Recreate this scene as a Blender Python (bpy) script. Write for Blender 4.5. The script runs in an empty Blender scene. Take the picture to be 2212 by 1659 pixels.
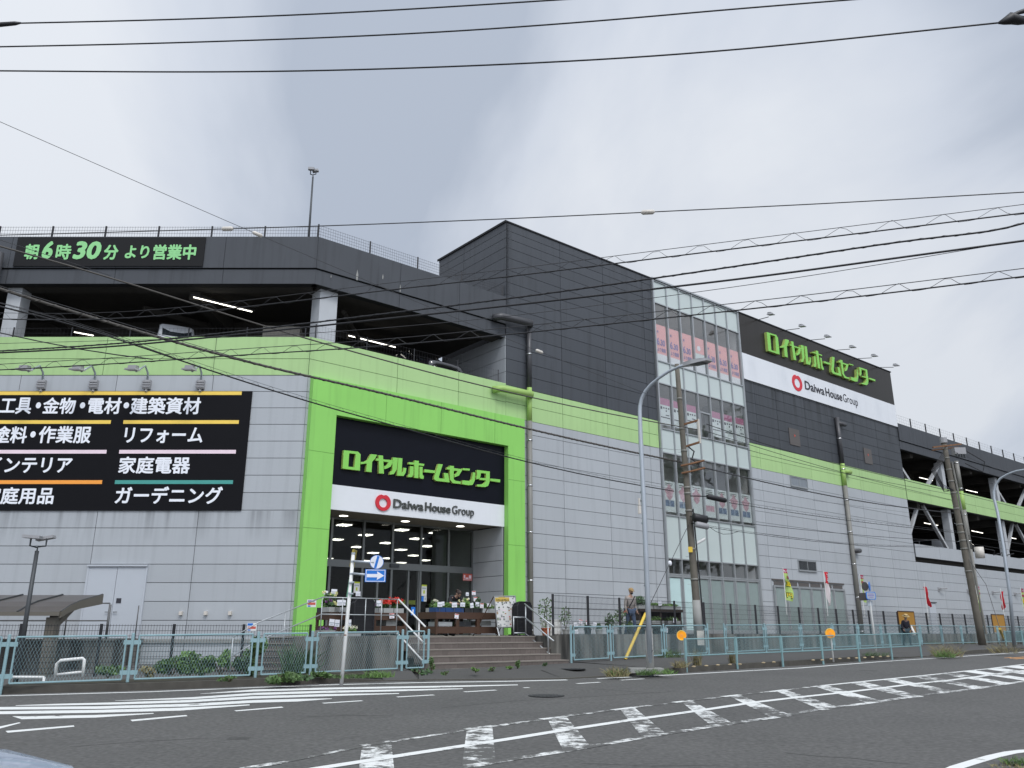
import bpy, bmesh, math, random
from mathutils import Vector, Matrix
rnd = random.Random(7)
sc = bpy.context.scene
COL = sc.collection
# ---------------------------------------------------------------- camera, world, sun, exposure
FPX, PITCH, EYE = 1781.0, math.atan(538/1781.0), 1.5
CP, SP = math.cos(PITCH), math.sin(PITCH)
cam_d = bpy.data.cameras.new('camera'); cam_d.lens = FPX/2212*36; cam_d.sensor_width = 36
cam_d.clip_start = .1; cam_d.clip_end = 3000
cam = bpy.data.objects.new('camera', cam_d); COL.objects.link(cam)
cam.location = (0, 0, EYE); cam.rotation_euler = (math.pi/2 + PITCH, 0, 0)
sc.camera = cam

CLOUDS = [(.60, .80, .78, 55, -.36), (.74, .84, .55, 40, -.13), (-.14, .80, .56, 90, -.11), (-.35, .80, .62, 60, -.07), (-.05, .80, .72, 120, -.07), (-.66, .84, .58, 30, .25), (.36, .80, .66, 40, .15), (.22, .85, .44, 40, .07), (.5, .9, .30, 30, .06)]
SUN_EL, SUN_AZ = math.radians(52), math.radians(160)     # azimuth clockwise from +Y
world = bpy.data.worlds.new('World'); sc.world = world; world.use_nodes = True
wn, wl = world.node_tree.nodes, world.node_tree.links
wn.clear()
def N(nt, t, **kw):
    n = nt.nodes.new(t)
    for k, v in kw.items(): setattr(n, k, v)
    return n
wt = world.node_tree
out = N(wt, 'ShaderNodeOutputWorld'); bg = N(wt, 'ShaderNodeBackground')
sky = N(wt, 'ShaderNodeTexSky', sky_type='NISHITA'); sky.sun_disc = False
sky.sun_elevation = SUN_EL; sky.sun_rotation = SUN_AZ
tc = N(wt, 'ShaderNodeTexCoord'); sep = N(wt, 'ShaderNodeSeparateXYZ'); wl.new(tc.outputs['Generated'], sep.inputs[0])
def wmath(op, a, b=None, clamp=False):
    m = N(wt, 'ShaderNodeMath', operation=op); m.use_clamp = clamp
    for i, x in enumerate((a, b)):
        if x is None: continue
        if isinstance(x, (int, float)): m.inputs[i].default_value = x
        else: wl.new(x, m.inputs[i])
    return m.outputs[0]
den = wmath('ADD', wmath('MAXIMUM', sep.outputs[2], 0.0), 0.22)
cmb = N(wt, 'ShaderNodeCombineXYZ')
wl.new(wmath('DIVIDE', sep.outputs[0], den), cmb.inputs[0]); wl.new(wmath('DIVIDE', sep.outputs[1], den), cmb.inputs[1])
mp = N(wt, 'ShaderNodeMapping'); mp.inputs['Location'].default_value = (3.1, 1.7, 0)
mp.inputs['Rotation'].default_value = (0, 0, math.radians(-52)); mp.inputs['Scale'].default_value = (1.0, .48, 1)
wl.new(cmb.outputs[0], mp.inputs[0])
n1_ = N(wt, 'ShaderNodeTexNoise'); n1_.inputs['Scale'].default_value = 1.6; n1_.inputs['Detail'].default_value = 6; n1_.inputs['Roughness'].default_value = .54
n1_.inputs['Distortion'].default_value = .35
wl.new(mp.outputs[0], n1_.inputs['Vector'])
facv = n1_.outputs['Fac']
# broad lighter and darker masses of cloud, each round a direction in the sky (x right, y ahead, z up)
for dx, dy, dz, k, g_ in CLOUDS:
    L_ = math.sqrt(dx*dx+dy*dy+dz*dz); d_ = N(wt, 'ShaderNodeVectorMath', operation='DOT_PRODUCT'); wl.new(tc.outputs['Generated'], d_.inputs[0]); d_.inputs[1].default_value = (dx/L_, dy/L_, dz/L_)
    facv = wmath('ADD', facv, wmath('MULTIPLY', wmath('EXPONENT', wmath('MULTIPLY', wmath('SUBTRACT', d_.outputs['Value'], 1.0), k)), g_))
rp = N(wt, 'ShaderNodeValToRGB'); e = rp.color_ramp.elements
e[0].position = .33; e[0].color = (.335, .375, .445, 1); e[1].position = .67; e[1].color = (.565, .59, .63, 1)
m_ = e.new(.5); m_.color = (.468, .503, .565, 1)
wl.new(facv, rp.inputs[0])
# overcast sky: brighter towards the zenith, and brighter on the sun's side
zen = wmath('ADD', wmath('MULTIPLY', wmath('MAXIMUM', sep.outputs[2], 0.0), .30), .92)
sunv = (math.sin(SUN_AZ)*math.cos(SUN_EL), math.cos(SUN_AZ)*math.cos(SUN_EL), math.sin(SUN_EL))
dt = N(wt, 'ShaderNodeVectorMath', operation='DOT_PRODUCT'); wl.new(tc.outputs['Generated'], dt.inputs[0]); dt.inputs[1].default_value = sunv
glow = wmath('MULTIPLY', wmath('POWER', wmath('MAXIMUM', dt.outputs['Value'], 0.0), 3.0), 1.9)
lft = wmath('MULTIPLY', wmath('POWER', wmath('MAXIMUM', wmath('MULTIPLY', sep.outputs[0], -1.0), 0.0), 2.0), .2)
gain = wmath('ADD', wmath('ADD', zen, glow), lft)
sc_ = N(wt, 'ShaderNodeVectorMath', operation='SCALE'); wl.new(rp.outputs[0], sc_.inputs[0]); wl.new(gain, sc_.inputs[3])
sk = N(wt, 'ShaderNodeVectorMath', operation='SCALE'); wl.new(sky.outputs[0], sk.inputs[0]); sk.inputs[3].default_value = .1
mx = N(wt, 'ShaderNodeMix', data_type='RGBA'); mx.inputs[0].default_value = .93
wl.new(sk.outputs[0], mx.inputs[6]); wl.new(sc_.outputs[0], mx.inputs[7]); wl.new(mx.outputs[2], bg.inputs[0])
bg.inputs[1].default_value = 1.0; wl.new(bg.outputs[0], out.inputs[0])

sl = bpy.data.lights.new('sun', 'SUN'); sl.energy = 1.0; sl.angle = math.radians(14); sl.color = (1, .97, .93)
so = bpy.data.objects.new('sun', sl); COL.objects.link(so)
so.rotation_euler = Vector((-sunv[0], -sunv[1], -sunv[2])).to_track_quat('-Z', 'Y').to_euler()
sc.view_settings.view_transform = 'Standard'; sc.view_settings.look = 'None'
sc.view_settings.exposure = 0.40; sc.view_settings.gamma = 1.0
try:
    sc.cycles.max_bounces = 6; sc.cycles.transparent_max_bounces = 16; sc.cycles.glossy_bounces = 3
    sc.cycles.sample_clamp_indirect = 4.0
except Exception: pass

# ---------------------------------------------------------------- geometry of the place
YL = 28.06
C0 = Vector((-7.27, YL, 0)); D1 = Vector((.77, .638, 0)).normalized(); N1 = Vector((D1.y, -D1.x, 0))
def ray(px, py):
    a = (px-1106)/FPX; b = (829.5-py)/FPX
    return Vector((a, CP - b*SP, SP + b*CP))
EYEV = Vector((0, 0, EYE))
def YP(px, py, Y):
    d = ray(px, py); return EYEV + d*(Y/d.y)
def ZC(px, py, zc): return EYEV + ray(px, py)*zc
def gz(y): return .74*(1-math.exp(-(max(y, 0)/24)**2))
SW = .15
def GP(px, py, dz=0.0):
    d = ray(px, py); t = 10.0
    for i in range(200):
        tt = (gz(d.y*t)+dz-EYE)/d.z if d.z < -1e-4 else 200
        t = .5*t + .5*min(max(tt, 1), 200)
    return EYEV + d*t
def RP(px, py, o=0.0):
    d = ray(px, py); c = C0 + N1*o
    t = c.dot(N1)/d.dot(N1); q = d*t - C0
    return (q.dot(D1), d.z*t+EYE)
def LP(px, py, o=0.0):
    d = ray(px, py); t = (YL-o)/d.y
    return (d.x*t - C0.x, d.z*t+EYE)
def FR(u, z, o): return Vector((C0.x + D1.x*u + N1.x*o, C0.y + D1.y*u + N1.y*o, z))
def FL(u, z, o): return Vector((C0.x + u, YL - o, z))
def FRP(u, o, dz=SW):
    p = FR(u, 0, o); p.z = gz(p.y)+dz; return p
def zoom(rx, ry, s): return lambda x, y: ((rx+x*s)/1.8228, (ry+y*s)/1.8228)
z1 = zoom(0, 850, .4521); zz2 = zoom(1000, 850, .4973); zz3 = zoom(2000, 850, .4521); zz4 = zoom(3000, 1000, .4667)
z5 = zoom(0, 1400, .5425); z5b = zoom(0, 2050, .5425); z6 = zoom(1100, 1500, .5425); z7 = zoom(2000, 1500, .5425); z8 = zoom(3000, 1600, .4666)
z2 = zoom(1100, 2000, .4219); z3 = zoom(1650, 2000, .4219); z4 = zoom(2350, 2000, .4219); zz5 = zoom(3000, 2000, .4666)
zA = zoom(1330, 1740, .29837)

# ---------------------------------------------------------------- materials
def mk(name, c, rough=.6, metal=0.0, var=.06, scale=3.0, streak=0.0, island=0.0, bump=0.0, emit=0.0, spec=.5, coat=0.0, fine=0.0, stain=None, grain=0.0, st0=.5, st1=.75, sx=5.0, drip=None):
    m = bpy.data.materials.new(name); m.use_nodes = True; nt = m.node_tree; L = nt.links; b = nt.nodes['Principled BSDF']
    b.inputs['Roughness'].default_value = rough; b.inputs['Metallic'].default_value = metal
    b.inputs['Specular IOR Level'].default_value = spec; b.inputs['Coat Weight'].default_value = coat
    g = N(nt, 'ShaderNodeNewGeometry')
    def M(op, a, b2):
        x = N(nt, 'ShaderNodeMath', operation=op)
        for i, v in enumerate((a, b2)):
            if isinstance(v, (int, float)): x.inputs[i].default_value = v
            else: L.new(v, x.inputs[i])
        return x.outputs[0]
    fac = None
    n = N(nt, 'ShaderNodeTexNoise'); n.inputs['Scale'].default_value = scale; n.inputs['Detail'].default_value = 5
    L.new(g.outputs['Position'], n.inputs['Vector'])
    fac = M('ADD', M('MULTIPLY', M('SUBTRACT', n.outputs['Fac'], .5), var*3), 1.0)
    if grain:
        n3 = N(nt, 'ShaderNodeTexNoise'); n3.inputs['Scale'].default_value = grain; n3.inputs['Detail'].default_value = 2
        L.new(g.outputs['Position'], n3.inputs['Vector'])
        fac = M('MULTIPLY', fac, M('ADD', M('MULTIPLY', M('SUBTRACT', n3.outputs['Fac'], .5), fine*3), 1.0))
    if streak:
        mpn = N(nt, 'ShaderNodeMapping'); mpn.inputs['Scale'].default_value = (sx, sx, .28)
        L.new(g.outputs['Position'], mpn.inputs[0])
        n2 = N(nt, 'ShaderNodeTexNoise'); n2.inputs['Scale'].default_value = 1.0; n2.inputs['Detail'].default_value = 4
        L.new(mpn.outputs[0], n2.inputs['Vector'])
        s = N(nt, 'ShaderNodeMapRange'); s.inputs[1].default_value = st0; s.inputs[2].default_value = st1; s.inputs[3].default_value = 1.0; s.inputs[4].default_value = 1.0-streak
        L.new(n2.outputs['Fac'], s.inputs[0]); fac = M('MULTIPLY', fac, s.outputs[0])
    if drip:      # dirt washed down from the foot of a sign: narrow dark runs fading out below it
        zt, ln, am = drip
        sp = N(nt, 'ShaderNodeSeparateXYZ'); L.new(g.outputs['Position'], sp.inputs[0])
        w_ = N(nt, 'ShaderNodeMapRange'); w_.inputs[1].default_value = zt-ln; w_.inputs[2].default_value = zt; L.new(sp.outputs[2], w_.inputs[0])
        mq = N(nt, 'ShaderNodeMapping'); mq.inputs['Scale'].default_value = (3.2, 3.2, .10); L.new(g.outputs['Position'], mq.inputs[0])
        nq = N(nt, 'ShaderNodeTexNoise'); nq.inputs['Scale'].default_value = 1.0; nq.inputs['Detail'].default_value = 6; L.new(mq.outputs[0], nq.inputs['Vector'])
        tq = N(nt, 'ShaderNodeMapRange'); tq.inputs[1].default_value = .5; tq.inputs[2].default_value = .66; L.new(nq.outputs['Fac'], tq.inputs[0])
        fac = M('MULTIPLY', fac, M('SUBTRACT', 1.0, M('MULTIPLY', M('MULTIPLY', M('MULTIPLY', w_.outputs[0], M('LESS_THAN', sp.outputs[2], zt)), tq.outputs[0]), am)))
    if island:
        fac = M('MULTIPLY', fac, M('ADD', M('MULTIPLY', M('SUBTRACT', g.outputs['Random Per Island'], .5), island*2), 1.0))
    v = N(nt, 'ShaderNodeVectorMath', operation='SCALE'); v.inputs[0].default_value = c[:3]; L.new(fac, v.inputs[3])
    L.new(v.outputs[0], b.inputs['Base Color'])
    if bump:
        bp = N(nt, 'ShaderNodeBump'); bp.inputs['Strength'].default_value = bump; bp.inputs['Distance'].default_value = .02
        L.new(n.outputs['Fac'], bp.inputs['Height']); L.new(bp.outputs[0], b.inputs['Normal'])
    if emit:
        b.inputs['Emission Color'].default_value = (*c[:3], 1); b.inputs['Emission Strength'].default_value = emit
    return m
def glass(name, tint, refl=1.0, rough=.02, ior=1.5):
    m = bpy.data.materials.new(name); m.use_nodes = True; nt = m.node_tree; nt.nodes.clear(); L = nt.links
    o = N(nt, 'ShaderNodeOutputMaterial'); t = N(nt, 'ShaderNodeBsdfTransparent'); gl = N(nt, 'ShaderNodeBsdfGlossy'); x = N(nt, 'ShaderNodeMixShader')
    fr = N(nt, 'ShaderNodeLayerWeight'); fr.inputs[0].default_value = .5; pw = N(nt, 'ShaderNodeMath', operation='POWER'); pw.inputs[1].default_value = 5.0; L.new(fr.outputs['Facing'], pw.inputs[0]); ml = N(nt, 'ShaderNodeMath', operation='MULTIPLY_ADD'); ml.inputs[1].default_value = .95*refl; ml.inputs[2].default_value = .045*refl
    t.inputs[0].default_value = (*tint, 1); gl.inputs['Roughness'].default_value = rough
    L.new(pw.outputs[0], ml.inputs[0]); L.new(ml.outputs[0], x.inputs[0]); L.new(t.outputs[0], x.inputs[1]); L.new(gl.outputs[0], x.inputs[2]); L.new(x.outputs[0], o.inputs[0])
    return m
M = dict(
 greyl=mk('grey_panel_stained', (.405, .428, .45), .55, var=.035, scale=.6, streak=.09, island=.035, drip=(5.48, 1.1, .35)), grey=mk('grey_panel', (.405, .428, .45), .55, var=.035, scale=.6, streak=.09, island=.035),
 dark=mk('dark_panel', (.050, .056, .066), .5, var=.05, scale=.6, streak=.28, island=.07),
 fascia=mk('dark_concrete', (.062, .068, .078), .75, var=.08, scale=1.2, streak=.25),
 lgreen=mk('light_green', (.385, .575, .25), .6, var=.04, scale=.7, streak=.10, island=.03),
 bgreen=mk('bright_green', (.258, .61, .12), .45, var=.045, scale=.8, streak=.13),
 joint=mk('joint', (.10, .105, .11), .9), darkr=mk('dark_panel_stained', (.052, .058, .067), .5, var=.05, scale=.6, streak=.28, island=.07, drip=(15.4, 1.8, .6)), jointd=mk('dark_joint', (.016, .017, .02), .9),
 black=mk('black_board', (.006, .007, .012), .35, var=.1, spec=.12), bannerblk=mk('banner_black', (.007, .007, .009), .6, spec=.12),
 brownblk=mk('brown_black_board', (.028, .025, .022), .35, streak=.15, spec=.25), hours=mk('charcoal_board', (.012, .012, .013), .6, spec=.2),
 white=mk('white_board', (.74, .76, .79), .4, var=.02, streak=.03), letter=mk('letter_green', (.24, .62, .10), .4, var=.02),
 letterside=mk('letter_side', (.38, .50, .12), .5), hourstxt=mk('hours_green', (.28, .66, .27), .5), wtxt=mk('white_letters', (.85, .87, .92), .5),
 yellow=mk('yellow_bar', (.90, .62, .10), .5), pink=mk('pink_bar', (.85, .68, .75), .5), orange=mk('orange_bar', (.95, .36, .05), .5), teal=mk('teal_bar', (.06, .33, .29), .5),
 red=mk('emblem_red', (.62, .02, .035), .35), charcoal=mk('charcoal_letters', (.06, .065, .06), .4), ink=mk('ink', (.03, .03, .04), .6),
 conc=mk('concrete', (.19, .183, .165), .9, var=.15, scale=2, streak=.78, bump=.3, st0=.40, st1=.62, sx=2.3), conc2=mk('pale_concrete', (.30, .30, .285), .9, var=.1, scale=3, bump=.2),
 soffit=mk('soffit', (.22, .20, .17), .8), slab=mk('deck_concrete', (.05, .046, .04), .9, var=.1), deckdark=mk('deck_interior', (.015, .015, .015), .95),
 column=mk('white_column', (.46, .48, .50), .6), brace=mk('pale_brace', (.46, .47, .48), .6, streak=.15),
 alud=mk('dark_aluminium', (.17, .18, .18), .4, metal=.4), alu=mk('aluminium', (.42, .44, .45), .4, metal=.6), steel=mk('galvanised', (.42, .46, .50), .45, metal=.5, streak=.1), dsteel=mk('dark_steel', (.06, .065, .07), .5, metal=.3),
 spandrel=mk('translucent_panel', (.52, .585, .57), .12, var=.02, scale=.5), frost=mk('frosted_glass', (.235, .29, .28), .15), frostw=mk('pale_frosted_glass', (.50, .66, .65), .12),
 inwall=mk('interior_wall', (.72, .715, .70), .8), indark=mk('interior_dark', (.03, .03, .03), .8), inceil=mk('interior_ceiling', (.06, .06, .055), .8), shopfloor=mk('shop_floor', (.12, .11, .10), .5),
 pane=glass('clear_pane', (.97, .975, .97), 2.3), shopglass=glass('shop_glass', (.84, .86, .84), .35), carglass=mk('car_glass', (.02, .025, .03), .05, spec=.8),
 tube=mk('tube_light', (1, .96, .86), emit=3), lampw=mk('shop_lamp', (1, .97, .88), emit=2.6), down=mk('downlight', (1, .95, .84), emit=4),
 hatch=mk('brown_hatch', (.10, .09, .085), .5), doorp=mk('door_paint', (.47, .50, .54), .45, var=.02),
 pipeg=mk('grey_pipe', (.20, .195, .175), .5), piped=mk('dark_pipe', (.055, .055, .06), .4), pipel=mk('green_pipe', (.32, .49, .13), .5),
 blue=mk('fence_blue', (.245, .38, .41), .5, var=.1, scale=8), bluedk=mk('fence_teal', (.19, .32, .335), .5, var=.12, scale=8), blackm=mk('black_metal', (.012, .012, .016), .5), greym=mk('grey_rail', (.10, .10, .10), .5),
 asphalt=mk('asphalt', (.089, .087, .083), .92, var=.14, scale=.5, bump=.25, fine=.42, grain=16), asph2=mk('sidewalk_asphalt', (.070, .068, .065), .95, var=.1, scale=.8, fine=.3, grain=50, bump=.2),
 kerb=mk('kerb', (.075, .07, .06), .95, var=.25, scale=5, bump=.3), soil=mk('soil', (.05, .045, .03), 1, var=.3, scale=4, bump=.4),
 tile=mk('stair_tile', (.125, .104, .093), .75, var=.12, scale=9, island=.10), nosing=mk('stair_nosing', (.22, .195, .17), .8, var=.1), terr=mk('terrace_paving', (.22, .20, .165), .85, var=.08),
 pole=mk('concrete_pole', (.135, .122, .10), .9, var=.2, scale=4, streak=.25), cable=mk('cable', (.012, .012, .014), .5), wire=mk('wire', (.035, .035, .038), .4), wireg=mk('grey_wire', (.075, .068, .06), .6),
 paint=mk('white_paint', (.74, .74, .72), .5), signblue=mk('sign_blue', (.012, .17, .60), .35), amber=mk('amber', (.95, .36, .01), .25, emit=.12), guy=mk('yellow_cover', (.70, .48, .05), .5), rust=mk('rust', (.18, .09, .045), .85, var=.3, scale=8), insul=mk('insulator', (.62, .58, .52), .4),
 wood=mk('brown_timber', (.062, .030, .017), .7, var=.2, scale=6), tray=mk('grey_tray', (.33, .34, .33), .6), trayb=mk('blue_tray', (.012, .05, .17), .5), trayk=mk('black_tray', (.02, .02, .02), .5), card=mk('card', (.78, .79, .84), .6), clear=mk('clear_crate', (.42, .44, .45), .35),
 leaf=mk('leaf', (.06, .115, .03), .6, island=.5, var=.1), leafd=mk('dark_leaf', (.04, .085, .028), .6, island=.5), leafl=mk('bright_leaf', (.095, .18, .04), .6, island=.4), dry=mk('dry_grass', (.22, .19, .09), .8, island=.4), stem=mk('stem', (.07, .06, .03), .8),
 fred=mk('red_flower', (.50, .022, .01), .6, island=.3), fwhite=mk('white_flower', (.55, .54, .42), .6, island=.2), fpurple=mk('purple_flower', (.12, .04, .13), .6, island=.4), fyel=mk('pale_flower', (.62, .60, .28), .6, island=.3),
 pot=mk('terracotta', (.32, .09, .04), .8), board1=mk('notice_white', (.72, .72, .70), .5), gold=mk('gold_print', (.65, .46, .10), .5), lime=mk('lime_print', (.48, .56, .05), .5),
 salmon=mk('salmon_poster', (.82, .40, .40), .6), violet=mk('violet_print', (.20, .16, .42), .6), mauve=mk('mauve_print', (.44, .17, .28), .6), paper=mk('poster_paper', (.66, .72, .72), .5), figp=mk('pink_print', (.56, .38, .43), .6, var=.4, scale=9), figb=mk('blue_print', (.20, .26, .36), .6, var=.5, scale=9),
 skin=mk('skin', (.48, .29, .21), .6), skind=mk('tan_skin', (.28, .17, .13), .6), hair=mk('dark_hair', (.03, .016, .012), .6), beige=mk('beige_cloth', (.30, .27, .25), .9, var=.1, scale=9), jeans=mk('denim', (.06, .09, .15), .9), navy=mk('navy_cloth', (.014, .014, .024), .9), teald=mk('slate_trousers', (.035, .06, .075), .9), straw=mk('straw', (.50, .36, .16), .8), cap=mk('tan_cap', (.33, .22, .10), .8), vest=mk('grey_green_vest', (.09, .13, .12), .9), blackc=mk('black_cloth', (.012, .012, .016), .9), wbag=mk('white_bag', (.75, .74, .70), .7), mask=mk('face_mask', (.32, .29, .27), .8),
 plywood=mk('orange_board', (.38, .19, .025), .6, var=.05), flagr=mk('red_flag', (.62, .02, .035), .7), flagg=mk('lime_flag', (.34, .48, .13), .7), flagw=mk('pale_flag', (.68, .62, .62), .7), flagy=mk('flag_yellow', (.88, .72, .02), .6), flagp=mk('flag_maroon', (.35, .02, .07), .7),
 carw=mk('white_car_paint', (.55, .57, .60), .3, coat=.5), carb=mk('pale_blue_car_paint', (.36, .42, .52), .25, coat=.6), cark=mk('black_car_paint', (.008, .008, .01), .2, coat=.8), chrome=mk('chrome', (.6, .6, .6), .15, metal=1), rubber=mk('rubber', (.015, .015, .015), .8), carg=mk('beige_cargo', (.28, .26, .22), .7), lens=mk('lamp_lens', (.5, .5, .48), .15),
 roofp=mk('shelter_roof', (.085, .078, .075), .35, var=.05), bronze=mk('bronze_frame', (.16, .145, .12), .5, metal=.3), lampbody=mk('lamp_grey', (.33, .33, .34), .5), redsign=mk('red_notice', (.55, .10, .07), .5), greenb=mk('faded_green_banner', (.10, .27, .17), .7), okra=mk('ochre_plate', (.30, .24, .04), .6), stud=mk('kerb_stud_mat', (.42, .33, .20), .6), crack=mk('tar_seal', (.062, .061, .058), .9, var=.3, scale=6), seam=mk('green_seam', (.12, .30, .05), .6), shelfd=mk('dark_shelf', (.028, .018, .013), .8), iron=mk('iron_lid', (.03, .03, .032), .7),
)
# worn road paint: paint with holes where the asphalt shows
def worn(name, amount):
    m = bpy.data.materials.new(name); m.use_nodes = True; nt = m.node_tree; L = nt.links; b = nt.nodes['Principled BSDF']
    b.inputs['Roughness'].default_value = .75
    g = N(nt, 'ShaderNodeNewGeometry'); n = N(nt, 'ShaderNodeTexNoise'); n.inputs['Scale'].default_value = 5; n.inputs['Detail'].default_value = 9; n.inputs['Roughness'].default_value = .75
    L.new(g.outputs['Position'], n.inputs['Vector'])
    n2 = N(nt, 'ShaderNodeTexNoise'); n2.inputs['Scale'].default_value = .8; n2.inputs['Detail'].default_value = 3; L.new(g.outputs['Position'], n2.inputs['Vector'])
    ad = N(nt, 'ShaderNodeMath', operation='ADD'); L.new(n.outputs['Fac'], ad.inputs[0])
    h = N(nt, 'ShaderNodeMath', operation='MULTIPLY'); h.inputs[1].default_value = .5; L.new(n2.outputs['Fac'], h.inputs[0]); L.new(h.outputs[0], ad.inputs[1])
    r = N(nt, 'ShaderNodeMapRange'); r.inputs[1].default_value = .45+amount; r.inputs[2].default_value = .56+amount
    L.new(ad.outputs[0], r.inputs[0])
    x = N(nt, 'ShaderNodeMix', data_type='RGBA'); x.inputs[6].default_value = (.094, .092, .088, 1); x.inputs[7].default_value = (.70, .71, .69, 1)
    L.new(r.outputs[0], x.inputs[0]); L.new(x.outputs[2], b.inputs['Base Color']); return m
M['line'] = worn('road_paint', .07); M['median'] = worn('median_paint', .13); M['worn'] = worn('worn_road_paint', .255); M['vworn'] = worn('very_worn_road_paint', .30)
M['oline'] = mk('orange_road_paint', (.50, .24, .08), .8, var=.3, scale=4)

# ---------------------------------------------------------------- builders
ORG = {}
def org(o): return ORG.get(o.name, Vector((0, 0, 0))) if o else Vector((0, 0, 0))
class MB:
    def __init__(s): s.v = []; s.f = []; s.m = []; s.cur = 0
    def q(s, *pts):
        b = len(s.v); s.v += [Vector(p) for p in pts]; s.f.append(tuple(range(b, b+len(pts)))); s.m.append(s.cur)
    def hexa(s, p):   # 8 points: bottom 4 (ccw), top 4
        b = len(s.v); s.v += [Vector(x) for x in p]
        for f in ((3, 2, 1, 0), (4, 5, 6, 7), (0, 1, 5, 4), (1, 2, 6, 5), (2, 3, 7, 6), (3, 0, 4, 7)):
            s.f.append(tuple(b+i for i in f)); s.m.append(s.cur)
    def fbox(s, F, u0, u1, z0, z1, o0, o1):
        s.hexa([F(u0, z0, o1), F(u1, z0, o1), F(u1, z0, o0), F(u0, z0, o0), F(u0, z1, o1), F(u1, z1, o1), F(u1, z1, o0), F(u0, z1, o0)])
    def box(s, x0, x1, y0, y1, z0, z1):
        s.hexa([(x0, y0, z0), (x1, y0, z0), (x1, y1, z0), (x0, y1, z0), (x0, y0, z1), (x1, y0, z1), (x1, y1, z1), (x0, y1, z1)])
    def tube(s, pts, r, n=6, cap=True, twist=0.0):
        pts = [Vector(p) for p in pts]; k = len(pts)
        rs = r if isinstance(r, (list, tuple)) else [r]*k
        b = len(s.v); ref = None
        for i, p in enumerate(pts):
            t = (pts[min(i+1, k-1)]-pts[max(i-1, 0)])
            if t.length < 1e-9: t = Vector((0, 0, 1))
            t.normalize()
            if ref is None:
                ref = t.orthogonal().normalized() if abs(t.z) > .9 else t.cross(Vector((0, 0, 1))).normalized()
            a = (ref - t*ref.dot(t)).normalized(); c = t.cross(a); ref = a
            for j in range(n):
                an = 2*math.pi*(j+.5)/n + twist; s.v.append(p + (a*math.cos(an)+c*math.sin(an))*rs[i])
        for i in range(k-1):
            for j in range(n):
                s.f.append((b+i*n+j, b+i*n+(j+1) % n, b+(i+1)*n+(j+1) % n, b+(i+1)*n+j)); s.m.append(s.cur)
        if cap:
            s.f.append(tuple(b+j for j in range(n))[::-1]); s.m.append(s.cur); s.f.append(tuple(b+(k-1)*n+j for j in range(n))); s.m.append(s.cur)
    def bar(s, a, b, w): s.tube([a, b], w*.7071, 4)
    def disc(s, c, nrm, r, t, n=24):
        nrm = Vector(nrm).normalized(); s.tube([Vector(c)-nrm*t/2, Vector(c)+nrm*t/2], r, n)
    def ball(s, c, r, n=8, sz=(1, 1, 1)):
        c = Vector(c); b = len(s.v); m = n//2
        for i in range(m+1):
            th = math.pi*i/m
            for j in range(n):
                ph = 2*math.pi*j/n
                s.v.append(c + Vector((math.sin(th)*math.cos(ph)*sz[0], math.sin(th)*math.sin(ph)*sz[1], math.cos(th)*sz[2]))*r)
        for i in range(m):
            for j in range(n): s.f.append((b+i*n+j, b+(i+1)*n+j, b+(i+1)*n+(j+1) % n, b+i*n+(j+1) % n)); s.m.append(s.cur)
    def leaves(s, c, rad, n, size, up=.3):
        c = Vector(c)
        for i in range(n):
            while 1:
                p = Vector((rnd.uniform(-1, 1), rnd.uniform(-1, 1), rnd.uniform(-1, 1)))
                if p.length < 1: break
            p = c + Vector((p.x*rad[0], p.y*rad[1], p.z*rad[2]))
            a = Vector((rnd.gauss(0, 1), rnd.gauss(0, 1), rnd.gauss(0, 1)+up)).normalized(); t = a.orthogonal().normalized()
            L = size*rnd.uniform(.6, 1.4); W = L*.32
            s.q(p - a*L*.5, p + t*W, p + a*L*.5, p - t*W)
    def blades(s, c, rad, n, h, w=.02, lean=.5):
        c = Vector(c)
        for i in range(n):
            an = rnd.uniform(0, 6.28); rr = rad*math.sqrt(rnd.random()); p = c + Vector((math.cos(an)*rr, math.sin(an)*rr, 0))
            d = Vector((rnd.gauss(0, lean), rnd.gauss(0, lean), 1)).normalized(); hh = h*rnd.uniform(.5, 1.2); t = d.orthogonal().normalized()*w
            e = p + d*hh*.6; tip = p + d*hh + Vector((d.x, d.y, -.25))*hh*.35
            s.q(p-t, p+t, e+t*.7, e-t*.7); s.q(e-t*.7, e+t*.7, tip)
    def poly(s, loops, F, o0, o1, sides=True):   # loops of (u,z) in frame F, extruded from o0 to o1; first is outer, others holes
        bm = bmesh.new(); es = []
        for lp in loops:
            vs = [bm.verts.new((p[0], p[1], 0)) for p in lp]
            for i in range(len(vs)): es.append(bm.edges.new((vs[i], vs[(i+1) % len(vs)])))
        bmesh.ops.triangle_fill(bm, edges=es, use_beauty=True, use_dissolve=False)
        bm.verts.index_update(); b = len(s.v)
        vl = [(v.co.x, v.co.y) for v in bm.verts]; s.v += [F(x, y, o1) for x, y in vl]
        for f in bm.faces: s.f.append(tuple(b+v.index for v in f.verts)); s.m.append(s.cur)
        bm.free()
        if sides:
            for lp in loops:
                for i in range(len(lp)):
                    p, q_ = lp[i], lp[(i+1) % len(lp)]
                    s.q(F(p[0], p[1], o0), F(q_[0], q_[1], o0), F(q_[0], q_[1], o1), F(p[0], p[1], o1)); s.m[-1] = s.side if hasattr(s, 'side') else s.cur
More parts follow.
